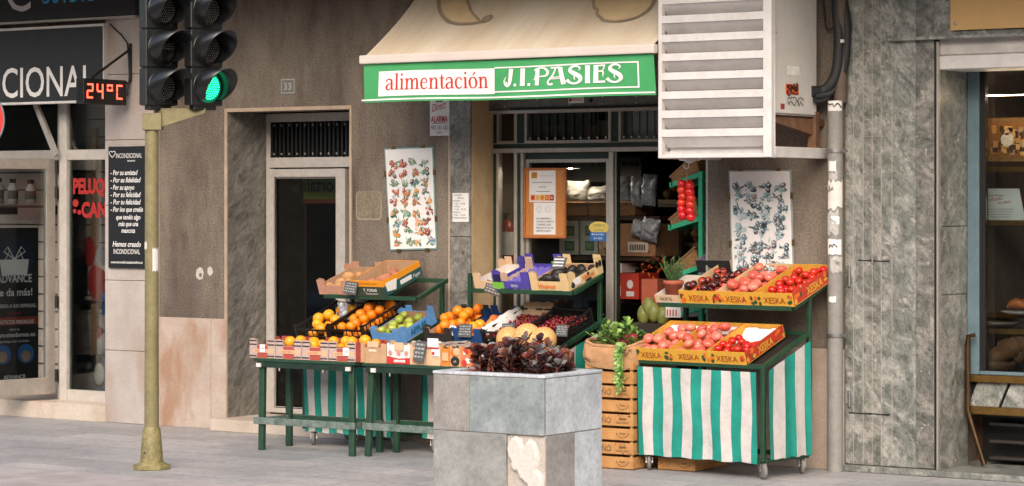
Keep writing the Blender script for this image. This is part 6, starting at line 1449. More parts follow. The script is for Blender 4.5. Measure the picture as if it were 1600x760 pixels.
for (p0, p1, k, h_) in TB:
    yy = -1.125; xa_, xb3 = wx(p0, yy), wx(p1, yy); w_ = xb3-xa_; m_ = T((xa_, yy, .697)); g_ = 'fruit boxes on the trestle table behind the planter'
    if k == 'plain':
        t = notched(m_, w_, .38, h_, CARD, CARD, 'plain brown cardboard box with a slot handle on the table', g_, .8, .2); b = MB(m_); b.box(w_*.35, w_*.62, -.003, -.0005, .085, .1, mat('pale handle light', '#e0cdb4', .7)); b.box(w_*.3, w_*.7, -.0045, -.0006, .118, .16, CARD_L); b.box(w_*.02, w_*.98, -.0015, -.0003, .118, .1215, NR); b.build('flap', t)
    elif k == 'red':
        t = notched(m_, w_, .38, h_, NW, CARD, 'white and red box lettered naturnuts on the table', g_, .92, .1, mf=NW); b = MB(m_); b.slab([(0, -.0055, .002), (w_, -.0055, .002), (w_, -.0055, .05), (w_*.5, -.0055, .042), (0, -.0055, .058)], (0, -.002, 0), NR); b.text('naturnuts', (w_*.56, -.009, .016), (1, 0, 0), (0, 0, 1), WHITE_S, w=w_*.5, h=.024, align='C', bold=.04)
        b.box(w_*.33, w_*.72, -.0085, -.005, .1, .16, CARD_L)
        for fx in (.14, .5, .85): b.disc((w_*fx, -.007, .082), .018, (0, -1, 0), mat('pale red print', '#cf8078', .7, .2, 80), 10, up=(0, 0, 1))
        b.build('printing', t)
    else:
        mm_ = {'card': CARD_L, 'straw': CARD_L, 'amber': mat('amber box print', '#cf7a2a', .6, .12, 20), 'oval': mat('salmon fruit print', '#d39a6c', .6, .25, 40), 'khaki': mat('peach fruit print', '#d98a5a', .6, .3, 30, col2='#c45a38'), 'end': mat('red orange print', '#cf5a2a', .6, .25, 30)}[k]
        lab = {'card': 'pale cardboard box behind the hanging slate on the table', 'straw': 'cardboard box with a strawberry label and a white card on top', 'amber': 'narrow amber printed box on the table', 'oval': 'salmon printed box with a black oval badge', 'khaki': 'peach printed box just left of the planter leaves', 'end': 'red orange printed box half hidden by the planter leaves'}[k]
        t = notched(m_, w_, .38, h_, mm_, CARD, lab, g_, .86, .14); b = MB(m_)
        if k == 'card': b.text('OK', (w_*.2, -.008, .08), (1, 0, 0), (0, 0, 1), INK, w=w_*.3, h=.03); b.disc((w_*.25, -.007, .04), .018, (0, -1, 0), XOR, 12, up=(0, 0, 1))
        if k == 'straw': b.box(w_*.4, w_, -.008, -.0055, .07, .12, WHITE_S); b.disc((w_*.52, -.0095, .09), .014, (0, -1, 0), NR, 8, up=(0, 0, 1)); b.box(-.01, w_*.9, -.008, -.0055, .125, .138, NR); b.box(w_*.1, w_*.9, -.01, -.0085, .135, .2, WHITE_S)
        if k == 'amber': b.box(w_*.15, w_*.85, -.008, -.0055, .04, .1, PB2)
        if k == 'oval': b.disc((w_*.5, -.008, .04), .034, (0, -1, 0), INK, 18, rx=.04, up=(0, 0, 1)); b.disc((w_*.3, -.008, .1), .025, (0, -1, 0), XOR, 10, up=(0, 0, 1)); b.disc((w_*.65, -.0085, .11), .03, (0, -1, 0), PB2, 10, up=(0, 0, 1)); b.text('ok', (w_*.5, -.0095, .03), (1, 0, 0), (0, 0, 1), PB2, w=w_*.3, h=.02, align='C')
        if k in ('khaki', 'end'):
            rnd = random.Random(len(k))
            for q in range(9): b.disc((w_*rnd.uniform(.12, .88), -.006-.0004*q, rnd.uniform(.03, .12)), rnd.uniform(.012, .026), (0, -1, 0), rnd.choice([XOR, XR, PB2, NW]), 9, up=(0, 0, 1))
        if b.v: b.build('printing', t)
        else: pass
    if k in ('straw', 'amber', 'oval', 'khaki', 'end'):
        b = MB(m_); vs = []; rnd = random.Random(p0)
        for j in range(7):
            for i in range(5): vs.append((w_*(.02+.96*i/4), .02+.34*j/6, h_*.86+rnd.uniform(.0, .03)))
        b.add(vs, [(j*5+i, j*5+i+1, (j+1)*5+i+1, (j+1)*5+i) for j in range(6) for i in range(4)], mat('cloudy plastic wrap', '#c2b5ac', .25, .35, 30, col2='#a98d7c'), True); b.build('plastic_wrap', t)
# slates and labels
SLATE = mat('dark slate card', '#4a4c4c', .7, .15, 30); CHALK = mat('chalk strokes dim', '#8f8f8c', .9, .4, 60)
def slate(px, py, Y, w_, h_, label, tilt=0.0, seed=0, m=SLATE):
    c = at(px, py, Y); b = MB(T(c) @ Matrix.Rotation(tilt, 4, 'Y') @ Matrix.Rotation(R(-12), 4, 'X')); b.box(-w_/2, w_/2, -.003, .003, -h_/2, h_/2, m); rnd = random.Random(seed)
    for k in range(4):
        z = h_*(.32-.2*k); x = -w_*.42
        while x < w_*.36:
            l_ = rnd.uniform(.01, .03); b.box(x, min(x+l_, w_*.42), -.0045, -.003, z-h_*.05, z+h_*.05, CHALK); x += l_+.008
    tag(b.build('price_slate'), label, 'price slate', 'chalked price slates')
slate(548, 450, -.6, .12, .1, 'chalked price slate hanging between the two top crates of the left cart', .1, 1)
slate(656, 549, -1.16, .095, .15, 'tall chalked slate hanging on the box row of the table', .06, 2)
slate(727, 517, -.66, .12, .1, 'chalked price slate on the front of the small orange crate', .0, 3)
slate(794, 515, -.66, .11, .09, 'chalked price slate in front of the paper lined cherries', -.05, 4)
slate(878, 517, -.72, .1, .085, 'chalked price slate at the right cherry crate', .0, 5)
slate(771, 451, -.5, .15, .1, 'brownish price slate under the pale top crate of the middle cart', .25, 6, mat('brown slate card', '#4d4038', .7, .15, 30))
c = at(707, 517, -.64); b = MB(T(c) @ Matrix.Rotation(.2, 4, 'Y')); b.box(-.03, .03, -.002, .002, -.035, .04, WHITE_S); tag(b.build('price_label'), 'white price label at the left corner of the small orange crate', 'price label')
c = at(536, 487, -.5); b = MB(T(c)); 
vs = [(-.05+.1*i/4, .012*math.sin(i*2+j), -.06+.13*j/4+.012*math.sin(i*3)) for j in range(5) for i in range(5)]; b.add(vs, [(j*5+i, j*5+i+1, (j+1)*5+i+1, (j+1)*5+i) for j in range(4) for i in range(4)], mat('grey plastic film', '#8f9296', .3, .3, 40)); tag(b.build('plastic_sheet'), 'crumpled grey plastic sheet behind the left black crate oranges', 'plastic sheet')
# melons at the end of the table
for i, (px, py, s_, lab) in enumerate(((795, 531, .95, 'netted melon partly hidden at the left of the three melons'), (824, 529, 1.1, 'largest netted melon in the middle of the three melons'), (850, 531, .95, 'netted melon with a blue tag at the right of the three melons'))):
    c = at(px, py, -.9 if i != 1 else -.95); o = bpy.data.objects.new('melon', ME['melon']); C.objects.link(o); o.matrix_basis = T(c) @ Euler((.5, .9*i, 1.3*i)).to_matrix().to_4x4() @ Matrix.Scale(s_, 4); tag(o, lab, 'melon', 'melons behind the planter')
cm = at(822, 545, -.93); m_ = T((cm.x-.27, -1.03, .697)); zt_m = at(824, 529, -.95).z-.1-.697
t = notched(m_, .55, .3, max(.1, zt_m), mat('dark green crate board', '#2a3a2c', .7, .1, 14), CARD, 'dark green crate holding the melons behind the planter', None, .8, .15); b = MB(m_); b.box(.0, .55, 0.01, .29, max(.08, zt_m)*.7, max(.08, zt_m)*.99, CARD); b.build('packing', t)
b = MB(); c = at(869, 546, -.98); b.slab([c+Vector((math.cos(k*.785)*.022*(1 if k % 2 else .7), 0, math.sin(k*.785)*.026*(1 if k % 2 else .7))) for k in range(8)], (0, .004, 0), mat('yellow paper', '#e0a818', .6)); b.slab([c+Vector((-.07, .0, -.01)), c+Vector((-.02, 0, -.01)), c+Vector((-.02, 0, .03)), c+Vector((-.07, 0, .03))], (0, .004, 0), SLATE); tag(b.build('paper_flower'), 'small yellow flower shaped paper tag beside the right melon', 'tag')
# ------------------------------------------------------------------ stone planter
PX0, PX1, PY0, PY1, PH = 1.775, 2.592, -3.482, -2.83, .852
PST = [m_marble('planter slate '+n, [(.3, a), (.52, b_), (.72, c_)], 5.0, .55, sc=(1, 1, 1), rot=(0, .3*k, 0), dist=.15, fine=(.72, .98, 1.14), warp=0.2) for k, (n, a, b_, c_) in enumerate((('grey', srgb('#74746f'), srgb('#8b8b87'), srgb('#9d9c98')), ('beige', srgb('#7b7772'), srgb('#948f8a'), srgb('#a29e98')), ('blue', srgb('#6b7375'), srgb('#858c8c'), srgb('#9da3a2')), ('pale', srgb('#9a9da0'), srgb('#b7babd'), srgb('#cbcdcf'))))]
for m__ in PST: m__.node_tree.nodes['Principled BSDF'].inputs['Roughness'].default_value = .5
MORT = mat('pale planter mortar', '#b0a79e', .9, .1, 30, bmp=.5)
t = thing('stone_planter', ((PX0+PX1)/2, (PY0+PY1)/2, 0), 'square stone tiled planter with one tile missing in the foreground', 'planter')
b = MB(); th = .02
b.box(PX0+th, PX1-th, PY0+th, PY1-th, 0, PH-.12, MORT)
for x0, x1, y0, y1 in ((PX0+th, PX1-th, PY0+th, PY0+.06), (PX0+th, PX1-th, PY1-.06, PY1-th), (PX0+th, PX0+.06, PY0+.06, PY1-.06), (PX1-.06, PX1-th, PY0+.06, PY1-.06)): b.box(x0, x1, y0, y1, PH-.12, PH-.016, MORT)
b.build('body', t)
W_ = PX1-PX0; D_ = PY1-PY0; r1, r2 = PH-.36, PH-.72
b = MB()
def tile(x0, x1, z0, z1, k): b.box(PX0+W_*x0+.001, PX0+W_*x1-.001, PY0, PY0+th, z0+.0015, z1-.0015, PST[k])
tile(0, .33, r1, PH-.017, 1); tile(.33, 1, r1, PH-.017, 2); tile(0, .665, r2, r1, 0); tile(0, .36, 0, r2, 0); tile(.36, 1, 0, r2, 1)
def tile2(y0, y1, z0, z1, k): b.box(PX1-th, PX1, PY0+D_*y0+.001+(th if y0 == 0 else 0), PY0+D_*y1-.001, z0+.0015, z1-.0015, PST[k])
tile2(0, 1, r1, PH-.017, 3); tile2(0, .52, r2, r1, 1); tile2(.52, 1, r2, r1, 3); tile2(0, .45, 0, r2, 3); tile2(.45, 1, 0, r2, 3)  # mostly paler tiles: the right face's brighter light is put into their colour
b.box(PX0, PX0+th, PY0+th, PY1, 0, PH-.017, PST[0]); b.box(PX0+th, PX1-th, PY1-th, PY1, 0, PH-.017, PST[2])
b.build('stone_tiles', t, bevel=.002)
b = MB(); rw_ = .075
for x0, x1, y0, y1 in ((PX0-.004, PX1+.004, PY0-.004, PY0+rw_), (PX0-.004, PX1+.004, PY1-rw_, PY1+.004), (PX0-.004, PX0+rw_, PY0+rw_+.002, PY1-rw_-.002), (PX1-rw_, PX1+.004, PY0+rw_+.002, PY1-rw_-.002)): b.box(x0, x1, y0, y1, PH-.016, PH+.004, PST[3])
b.build('rim', t, bevel=.004)
b = MB(); vs = []; n_ = 44; x0, x1 = PX0+W_*.667, PX1-th*.2; rnd = random.Random(4)   # glue bed left where the tile fell off
cs_ = [(.22, .74, .2, .22), (.62, .62, .2, .3), (.45, .45, .16, .22), (.25, .5, .13, .12), (.75, .22, .2, .2), (.55, .3, .12, .12)]
for j in range(n_+1):
    for i in range(n_+1):
        u_, v_ = i/n_, j/n_; h_ = 0
        for (a, c, ra, rb) in cs_:
            q = ((u_-a)/ra)**2+((v_-c)/rb)**2
            if q < 1: h_ = max(h_, .5+.5*min(1, (1-q)*5))
        vs.append((x0+(x1-x0)*u_, PY0+th*.99-.026*h_+rnd.uniform(-.002, .002), r2+.002+(r1-r2-.004)*v_))
b.add(vs, [(j*(n_+1)+i, j*(n_+1)+i+1, (j+1)*(n_+1)+i+1, (j+1)*(n_+1)+i) for j in range(n_) for i in range(n_)], mat('bare white mortar', '#b5aaa0', .9, .14, 30, bmp=.6, bscale=60), True)
ka = b.mi(mat('dried tile adhesive', '#c8c0b8', .9, .08, 40, bmp=.3, bscale=90)); b.fm = [ka if min(vs[q][1] for q in f) < PY0+th*.99-.0145 else m_ for f, m_ in zip(b.f, b.fm)]; b.build('mortar_bed', t)
b = MB(); b.box(PX0+.062, PX1-.062, PY0+.062, PY1-.062, PH-.119, PH-.06, mat('dry brown soil', '#4a3528', .95, .4, 40, bmp=1.0)); b.build('soil', t)
# dark succulents
SUC = [mat('burgundy leaf', '#663631', .14, .35, 30, col2='#7a4034'), mat('bronze leaf', '#8a5846', .16, .3, 30), mat('grey sheen leaf', '#7d7a76', .2, .3, 30), mat('near black leaf', '#442a2b', .14, .3, 30)]  # the grey leaf colour stands in for sheen on glossy leaves
STM = mat('reddish plant stem', '#7a3f30', .7, .2, 30)
p0 = Vector(((PX0+PX1)/2-.03, (PY0+PY1)/2, PH-.06)); t = thing('succulent_plant', p0, 'low dark burgundy succulents growing in the stone planter', 'plant'); bl = MB(); bs = MB(); rnd = random.Random(12)
def leaf(b_, p, d_, up, l_, w_, m_, cup=.25):
    d_ = d_.normalized(); s_ = d_.cross(up)
    if s_.length < 1e-3: s_ = d_.orthogonal()
    s_.normalize(); n__ = s_.cross(d_); pr_ = [(0, .12, 0), (.35, .55, .02), (.65, 1, .1), (.88, .8, .22), (1, .1, .3)]; vs = []
    for (a, wd, z) in pr_:
        c = p+d_*l_*a+n__*l_*z*cup
        for k in (-1, 0, 1): vs.append(c+s_*(k*w_*wd/2)+n__*(abs(k)*w_*wd*.12))
    b_.add(vs, [(i*3+k, i*3+k+1, (i+1)*3+k+1, (i+1)*3+k) for i in range(4) for k in range(2)], m_, True)
cl, cr = at(745, 580, -3.1), at(868, 575, -3.1)
for k in range(66):
    x = rnd.uniform(1.98, 2.47); y = rnd.uniform(PY0+.12, PY1-.1); hh_ = rnd.uniform(.02, .2)*(1-.35*abs((x-2.22)/.3))
    if k % 9 == 0: hh_ *= 1.25
    base_ = Vector((x, y, PH-.06)); lean = Vector((rnd.uniform(-.3, .3), rnd.uniform(-.25, .25), 1)); tip = base_+lean.normalized()*(hh_+.05)
    bs.tube([base_, base_.lerp(tip, .5)+Vector((rnd.uniform(-.015, .015), 0, 0)), tip], [.007, .006, .005], STM, 5)
    for q in range(11):
        aa = rnd.uniform(0, 6.28); leaf(bl, base_.lerp(tip, rnd.uniform(.25, 1)), Vector((math.cos(aa), math.sin(aa), rnd.uniform(-.2, .9))), Vector((0, 0, 1)), rnd.uniform(.035, .075), rnd.uniform(.025, .05), rnd.choice(SUC))
    m_ = rnd.choice([SUC[0], SUC[0], SUC[1], SUC[3], SUC[2] if k % 3 == 0 else SUC[0], SUC[3]]); n_ = rnd.randint(7, 11)
    ax = (lean+Vector((rnd.uniform(-.5, .5), -.5, rnd.uniform(-.1, .3)))).normalized(); u_ = ax.orthogonal().normalized(); v_ = ax.cross(u_)
    for q in range(n_):
        a_ = q*2.4; op = .35+1.0*q/n_; d_ = ax*math.cos(op)+(u_*math.cos(a_)+v_*math.sin(a_))*math.sin(op)
        leaf(bl, tip-ax*.012*q/n_*2, d_, ax, rnd.uniform(.05, .085)*(.6+.5*q/n_), rnd.uniform(.036, .06), m_ if rnd.random() < .8 else SUC[2])
for k in range(3):
    b0 = Vector((1.98, -3.25+.1*k, PH-.05)); bs.tube([b0, b0+Vector((-.06, -.03, .05)), b0+Vector((-.13-.02*k, -.05, .03+.01*k))], .005, mat('orange plant stem', '#a04a2a', .6, .2, 20), 5)
    for q in range(7): leaf(bl, b0+Vector((-.13-.02*k, -.05, .03+.01*k)), Vector((math.cos(q), math.sin(q*1.3)-.3, .3)), Vector((0, 0, 1)), .03, .018, SUC[1])
bl.build('leaves', t); bs.build('stems', t)

# ------------------------------------------------------------------ wooden crates with sack of greens
PINE = mat('pine crate slat', '#c08d54', .7, .14, 8, col2='#a87440', dirt=.12)
wx0, wx1, wy0, wy1 = 1.2, 1.598, -.84, -.36
def pine_crate(z, h_, label, txt, x0=wx0, x1=wx1, y0=wy0, y1=wy1, slats=2):
    t = thing('wooden_crate', ((x0+x1)/2, (y0+y1)/2, z), label, 'crate', 'lettered pine crates'); b = MB(); sh_ = h_/slats
    for k in range(slats):
        z0 = z+k*sh_+.006; z1 = z+(k+1)*sh_-.012
        b.box(x0, x1, y0, y0+.008, z0, z1, PINE); b.box(x0, x1, y1-.008, y1, z0, z1, PINE); b.box(x0, x0+.008, y0+.009, y1-.009, z0, z1, PINE); b.box(x1-.008, x1, y0+.009, y1-.009, z0, z1, PINE)
    for x in (x0+.01, x1-.03):
        for y in (y0+.009, y1-.029): b.box(x, x+.02, y, y+.02, z+.001, z+h_-.001, PINE)
    b.box(x0+.01, x1-.01, y0+.01, y1-.01, z+.002, z+.008, PINE); b.build('slats', t, bevel=.0015)
    b = MB(); zz = [z+k*sh_+.006 for k in range(slats)]; hs_ = sh_-.018; rnd = random.Random(int(z*100))
    if txt:
        zu_ = zz[-1]; b.text('VI\u00d1U\u00d1\u00d3', (x1-.18, y0-.002, zu_+hs_*.22), (1, 0, 0), (0, 0, 1), INK, w=.2, h=hs_*.5, align='R', bold=-.01)
        b.text('GRAN', (x1-.085, y0-.002, zu_+hs_*.52), (1, 0, 0), (0, 0, 1), INK, w=.06, h=hs_*.2, align='C', bold=.02); b.text('SELECCION', (x1-.085, y0-.002, zu_+hs_*.22), (1, 0, 0), (0, 0, 1), INK, w=.1, h=hs_*.17, align='C')
        for q in range(6): b.disc((x1-.15+rnd.random()*.14, y0-.0015, zu_+hs_*rnd.choice([.85, .1, .9])), .004, (0, -1, 0), INK, 6, up=(0, 0, 1))
    z_ = zz[0]
    for q in range(3): b.disc((x1-.33+.03*q, y0-.0015, z_+hs_*.5), .005, (0, -1, 0), INK, 6, up=(0, 0, 1))
    b.tube([(x1-.085+.055*math.cos(R(200+140*q/8)), y0-.001, z_+hs_*.85+.052*math.sin(R(200+140*q/8))) for q in range(9)], .0016, INK, 4); b.text('frutas', (x1-.085, y0-.002, z_+hs_*.5), (1, 0, 0), (0, 0, 1), INK, w=.05, h=hs_*.2, align='C', shear=.2)
    for q in range(9): b.disc((x1+.0012, y0+.06+.04*q, z_+hs_*.5), .005, (1, 0, 0), INK, 6, up=(0, 0, 1))
    b.build('printing', t)
for i, nm in enumerate(('bottom', 'second from bottom', 'third from bottom', 'topmost')): pine_crate(.0+i*.2, .2, '%s pine crate of the lettered stack left of the right cart' % nm, True)
pine_crate(.0, .1, 'flat pine crate on the ground under the right cart', False, 1.72, 2.02, -.7, -.25, 1)
SACK = mat('burlap sack', '#b98e66', .9, .12, 20, col2='#a67a52', bmp=.6, bscale=220); b = MB(); rnd = random.Random(6); nu_, nv_ = 40, 9; vs = []
cx_, cy_ = 1.39, -.6
for j in range(nv_+1):
    for i in range(nu_):
        a_ = 2*PI*i/nu_; cs__ = math.cos(a_); sn_ = math.sin(a_); se = .35; ex = math.copysign(abs(cs__)**se, cs__); ey = math.copysign(abs(sn_)**se, sn_)
        v_ = j/nv_; bul = 1+.04*math.sin(v_*PI)+.018*math.sin(i*1.7+j)+(-.06 if j == nv_ else 0); zz_ = .715+.17*v_ - .02*math.sin(a_*3)*(1-v_) + (.03*max(0, math.sin(a_*2-.5)) if v_ < .3 else 0) + (.02*math.sin(a_*2+1) if v_ > .7 else 0)
        vs.append((cx_+.222*ex*bul, cy_+.262*ey*bul, zz_))
b.add(vs, [(j*nu_+i, j*nu_+(i+1) % nu_, (j+1)*nu_+(i+1) % nu_, (j+1)*nu_+i) for j in range(nv_) for i in range(nu_)], SACK, True)
b.add([(v[0], v[1], v[2]-.01) for v in vs[-nu_:]], [tuple(range(nu_))], SACK); b.tube([Vector(v)+Vector((0, 0, 0)) for v in vs[-nu_:]]+[Vector(vs[-nu_])], .014, SACK, 6); tag(b.build('burlap_sack'), 'burlap sack folded over the topmost pine crate', 'sack')
GRE = [mat('fresh green leaf', '#5f8a35', .5, .3, 20, col2='#3f6a28'), mat('pale green leaf', '#86a850', .5, .25, 20), mat('deep green leaf', '#34562a', .5, .3, 20)]
STK_ = mat('pale green stalk', '#9fb56a', .5, .15, 20)
p0 = Vector((cx_, cy_, .87)); t = thing('leafy_greens', p0, 'bunch of fresh leafy greens sprawling over the burlap sack', 'vegetables'); bl = MB(); bs = MB(); rnd = random.Random(9)
for k in range(46):
    a_ = rnd.uniform(0, 6.28); q0 = p0+Vector((rnd.uniform(-.1, .1), rnd.uniform(-.14, .1), 0)); el = rnd.uniform(.05, .9); le = rnd.uniform(.12, .26); d_ = Vector((math.cos(a_)*math.cos(el)*1.0+.15, math.sin(a_)*math.cos(el)-.2, math.sin(el))).normalized(); q1 = q0+d_*le*.6; q2 = q1+(d_+Vector((0, 0, -.6))).normalized()*le*.4
    bs.tube([q0, q1, q2], [.004, .003, .002], STK_, 5); m_ = rnd.choice(GRE)
    for q in range(9):
        f_ = .35+.65*q/8; p = q0.lerp(q1, min(1, f_*1.6)) if f_ < .62 else q1.lerp(q2, (f_-.62)/.38); aa = rnd.uniform(0, 6.28); leaf(bl, p, d_*.6+Vector((math.cos(aa), math.sin(aa), rnd.uniform(-.3, .5)))*.8, Vector((0, 0, 1)), rnd.uniform(.04, .075), rnd.uniform(.025, .05), m_ if rnd.random() < .7 else GRE[1])
for k in range(10):                                    # long trailing sprig down the front
    q0 = Vector((1.53+rnd.uniform(-.02, .02), wy0-.03, .9)); l_ = rnd.uniform(.2, .36); x = rnd.uniform(-.03, .03); pts = [q0, q0+Vector((x*.4, -.03, -.05)), q0+Vector((x, -.035, -l_*.6)), q0+Vector((x*1.2-.01, -.03, -l_))]
    bs.tube(pts, .0025, STK_, 4)
    for q in range(16):
        f_ = q/15*2.99; i_ = int(f_); p = pts[i_].lerp(pts[i_+1], f_-i_); aa = rnd.uniform(0, 6.28); leaf(bl, p, Vector((math.cos(aa), -.4, -.5+.4*math.sin(aa))), Vector((0, -1, 0)), rnd.uniform(.025, .05), rnd.uniform(.012, .022), rnd.choice(GRE[:2]))
bl.build('leaves', t); bs.build('stalks', t)
b = MB(); c = at(979, 535, -.7)
for k in range(4): b.sphere(c+Vector((.03*(k % 2), .03*k-.05, .01*k)), .04, mat('dark red beet skin', '#7a1f2a', .5, .2, 20), 12, 8, (1, 1, .9))
tag(b.build('red_vegetables'), 'dark red vegetables tucked beside the leafy greens', 'vegetables')

# ------------------------------------------------------------------ string of tomatoes and green rack in the doorway
hk = at(1073, 252, -.45); t = thing('tomato_string', hk, 'string of small red tomatoes hanging from the white hook plate', 'tomatoes'); b = MB(); zt_ = hk.z; rz_ = at(1073, 284, -.45).z; zb_ = at(1073, 343, -.45).z
b.tube([(hk.x-.02, -.45, zt_), (hk.x, -.45, zt_-.06), (hk.x, -.45, zb_+.02)], .003, mat('twine', '#9a8a70', .9), 5); b.tube([(hk.x-.03, -.45, zt_-.03), (hk.x-.012, -.45, zt_-.055), (hk.x+.012, -.45, zt_-.05), (hk.x+.02, -.45, zt_-.02)], .004, WHITE, 5); b.build('cord', t)
rnd = random.Random(4); n_ = 6; TOM = mat('red tomato skin', '#c0261a', .18)
for k in range(n_):
    for s_ in (-1, 1, 0):
        b = MB(); z = rz_-(rz_-zb_)*(k+.35+.3*(s_ > 0))/n_; b.sphere((hk.x+s_*.034+rnd.uniform(-.006, .006), -.45+(.03 if s_ == 0 else -.008), z), .034, TOM, 12, 8, (1, 1, .95)); b.build('tomato', t)
GRK = mat('bright green rack paint', '#2c9a72', .45, .1, 10, dirt=.12); WICK = m_wicker('light wicker', srgb('#a87c4c'), srgb('#8a6038'))
t = thing('fruit_rack', (1.55, .3, 0), 'bright green metal rack holding tilted wicker baskets in the shop doorway', 'rack'); b = MB(); yr0, yr1 = .12, .28; xr = wx(1096, yr0)
for y in (yr0, .42): b.bar((xr, y, .03), (xr, y, at(1096, 268, yr0).z), .035, .035, GRK)
sh_z = [(at(1096, 273, yr0).z, at(1050, 289, yr0)), (at(1096, 342, yr0).z, at(1048, 356, yr0)), (at(1096, 418, yr0).z, at(1052, 432, yr0)), (at(1096, 482, yr0).z, at(1060, 492, yr0))]
for za, p in sh_z:
    for y in (yr0, .42): b.bar((xr-.01, y, za-.0), (p.x, y, p.z), .03, .035, GRK)
    b.bar((p.x, yr0-.015, p.z), (p.x, .435, p.z), .03, .04, GRK); b.bar((xr, yr0, za), (xr, .42, za), .03, .03, GRK)
b.build('frame', t, bevel=.002)
for i, (za, p) in enumerate(sh_z[:3]):
    A_ = Vector((p.x+.015, yr0+.0, p.z+.02)); B_ = Vector((xr-.02, yr0, za+.02)); d_ = (B_-A_); l_ = d_.length; an = math.atan2(d_.z, d_.x); m_ = T(A_) @ Matrix.Rotation(-an, 4, 'Y')
    b = MB(m_); h_ = .13
    b.box(0, l_, 0, .29, 0, .006, WICK)
    b.slab([(0, 0, .006), (l_, 0, .006), (l_+.01, -.01, h_), (-.01, -.01, h_*.35)], (0, .008, 0), WICK); b.slab([(0, .29, .006), (l_, .29, .006), (l_+.01, .3, h_), (-.01, .3, h_*.35)], (0, -.008, 0), WICK)
    b.box(-.008, 0, -.005, .295, .006, h_*.35, WICK); b.box(l_, l_+.008, -.005, .295, .006, h_, WICK); b.tube([(-.01, -.01, h_*.35), (l_+.01, -.01, h_)], .009, WICK, 6); b.tube([(l_+.01, -.01, h_), (l_+.01, .3, h_)], .009, WICK, 6); b.tube([(-.01, -.01, h_*.35), (-.01, .3, h_*.35)], .009, WICK, 6)
    tag(b.build('wicker_basket'), ['wicker basket on the highest shelf of the bright green rack', 'wicker basket behind the hanging tomato string on the green rack', 'wicker basket low on the green rack above the lavender crate'][i], 'basket', 'wicker baskets on the green rack')

# ------------------------------------------------------------------ goods inside the shop
def goods_shelf(px0, px1, py, Y, dep, label, post=False):
    a = at(px0, py, Y); b_ = at(px1, py, Y); b = MB(); b.box(a.x, b_.x, Y, Y+dep, a.z-.03, a.z, WOODD)
    for x in (a.x+.02, b_.x-.02): b.bar((x, Y+dep-.03, .03), (x, Y+dep-.03, a.z-.03), .03, .03, BLACK)
    return tag(b.build('shelf'), label, 'shelf')
yi = .85
goods_shelf(872, 1030, 338, yi, .4, 'dark upper shelf of wicker baskets inside the shop'); goods_shelf(872, 1030, 400, yi, .4, 'dark middle shelf of cardboard boxes inside the shop'); goods_shelf(962, 1030, 468, yi, .4, 'dark lower shelf of red boxes inside the shop')
for i, (p0, p1) in enumerate(((886, 918), (921, 957), (960, 992))):
    a = at(p0, 337, yi+.02); w_ = wx(p1, yi+.02)-a.x; b = MB(); h_ = .1
    b.slab([(a.x, yi+.02, a.z), (a.x+w_, yi+.02, a.z), (a.x+w_+.005, yi+.01, a.z+h_), (a.x-.005, yi+.01, a.z+h_)], (0, .01, 0), WICK); b.box(a.x, a.x+w_, yi+.035, yi+.3, a.z, a.z+h_*.9, WICK); b.tube([(a.x, yi+.015, a.z+h_), (a.x+w_, yi+.015, a.z+h_)], .01, WICK, 6)
    tag(b.build('wicker_basket'), ['left wicker basket behind the shop door glass', 'wicker basket behind the yellow oval sticker on the door', 'wicker basket of crisp bags just inside the open doorway'][i], 'basket', 'wicker baskets on the dark shop shelf')
FOIL = mat('silver crisp bag', '#8f9196', .35, .35, 30, metal=.12, bmp=.5, bscale=24); FOILW = mat('cloudy white bag', '#a8a29a', .4, .25, 20, bmp=.5, bscale=24); FOILG = mat('grey wrapped goods', '#6f6a64', .4, .35, 18)
def bag(px0, px1, py0, py1, Y, m_, label, group, tilt=0.0):
    a = at((px0+px1)/2, py1, Y); w_ = wx(px1, Y)-wx(px0, Y); h_ = at(px0, py0, Y).z-a.z; M = T(a) @ Matrix.Rotation(tilt, 4, 'Y'); b = MB(M); nu_, nv_ = 16, 14; vs = []; rb = random.Random(int(px0*7+py0))
    for j in range(nv_+1):
        v_ = j/nv_; th_ = .05*math.sin(PI*v_)**.6+.003
        for i in range(nu_): a_ = 2*PI*i/nu_; vs.append((w_/2*math.copysign(abs(math.cos(a_))**.7, math.cos(a_))*(1-.06*math.sin(PI*v_))+rb.uniform(-.006, .006), th_*math.sin(a_)+rb.uniform(-.011, .011)*math.sin(PI*v_), h_*v_+(rb.uniform(-.012, .012) if 0 < j < nv_ else rb.uniform(-.004, .012))))
    b.add(vs, [(j*nu_+i, j*nu_+(i+1) % nu_, (j+1)*nu_+(i+1) % nu_, (j+1)*nu_+i) for j in range(nv_) for i in range(nu_)], m_, True); tag(b.build('snack_bag'), label, 'bag', group)
for i, (q, lab) in enumerate((((968, 988, 276, 322), 'silver crisp bag at the left in the doorway basket'), ((987, 1004, 277, 324), 'silver crisp bag in the middle of the doorway row'), ((1002, 1024, 274, 322), 'silver crisp bag at the right end of the doorway row'))): bag(*q, yi+.06-.03*i, FOIL, lab, 'crisp bags in the doorway', .08*(i-1))
for i, (q, lab) in enumerate((((986, 1003, 345, 372), 'short silver bag lying on the big brown box'), ((1000, 1026, 342, 378), 'silver bag hanging over the corner of the big brown box'))): bag(*q, yi-.06, FOIL, lab, 'bags over the brown box', .2)
bag(886, 922, 284, 322, yi+.1, FOILW, 'cloudy white bag left of the oval sticker behind the door glass', 'white bags behind the door'); bag(918, 956, 292, 324, yi+.12, FOILW, 'cloudy white bag in the basket nearest the door edge', 'white bags behind the door'); bag(870, 892, 286, 340, yi+.15, FOILG, 'dark grey wrapped goods behind the cork board', 'white bags behind the door')
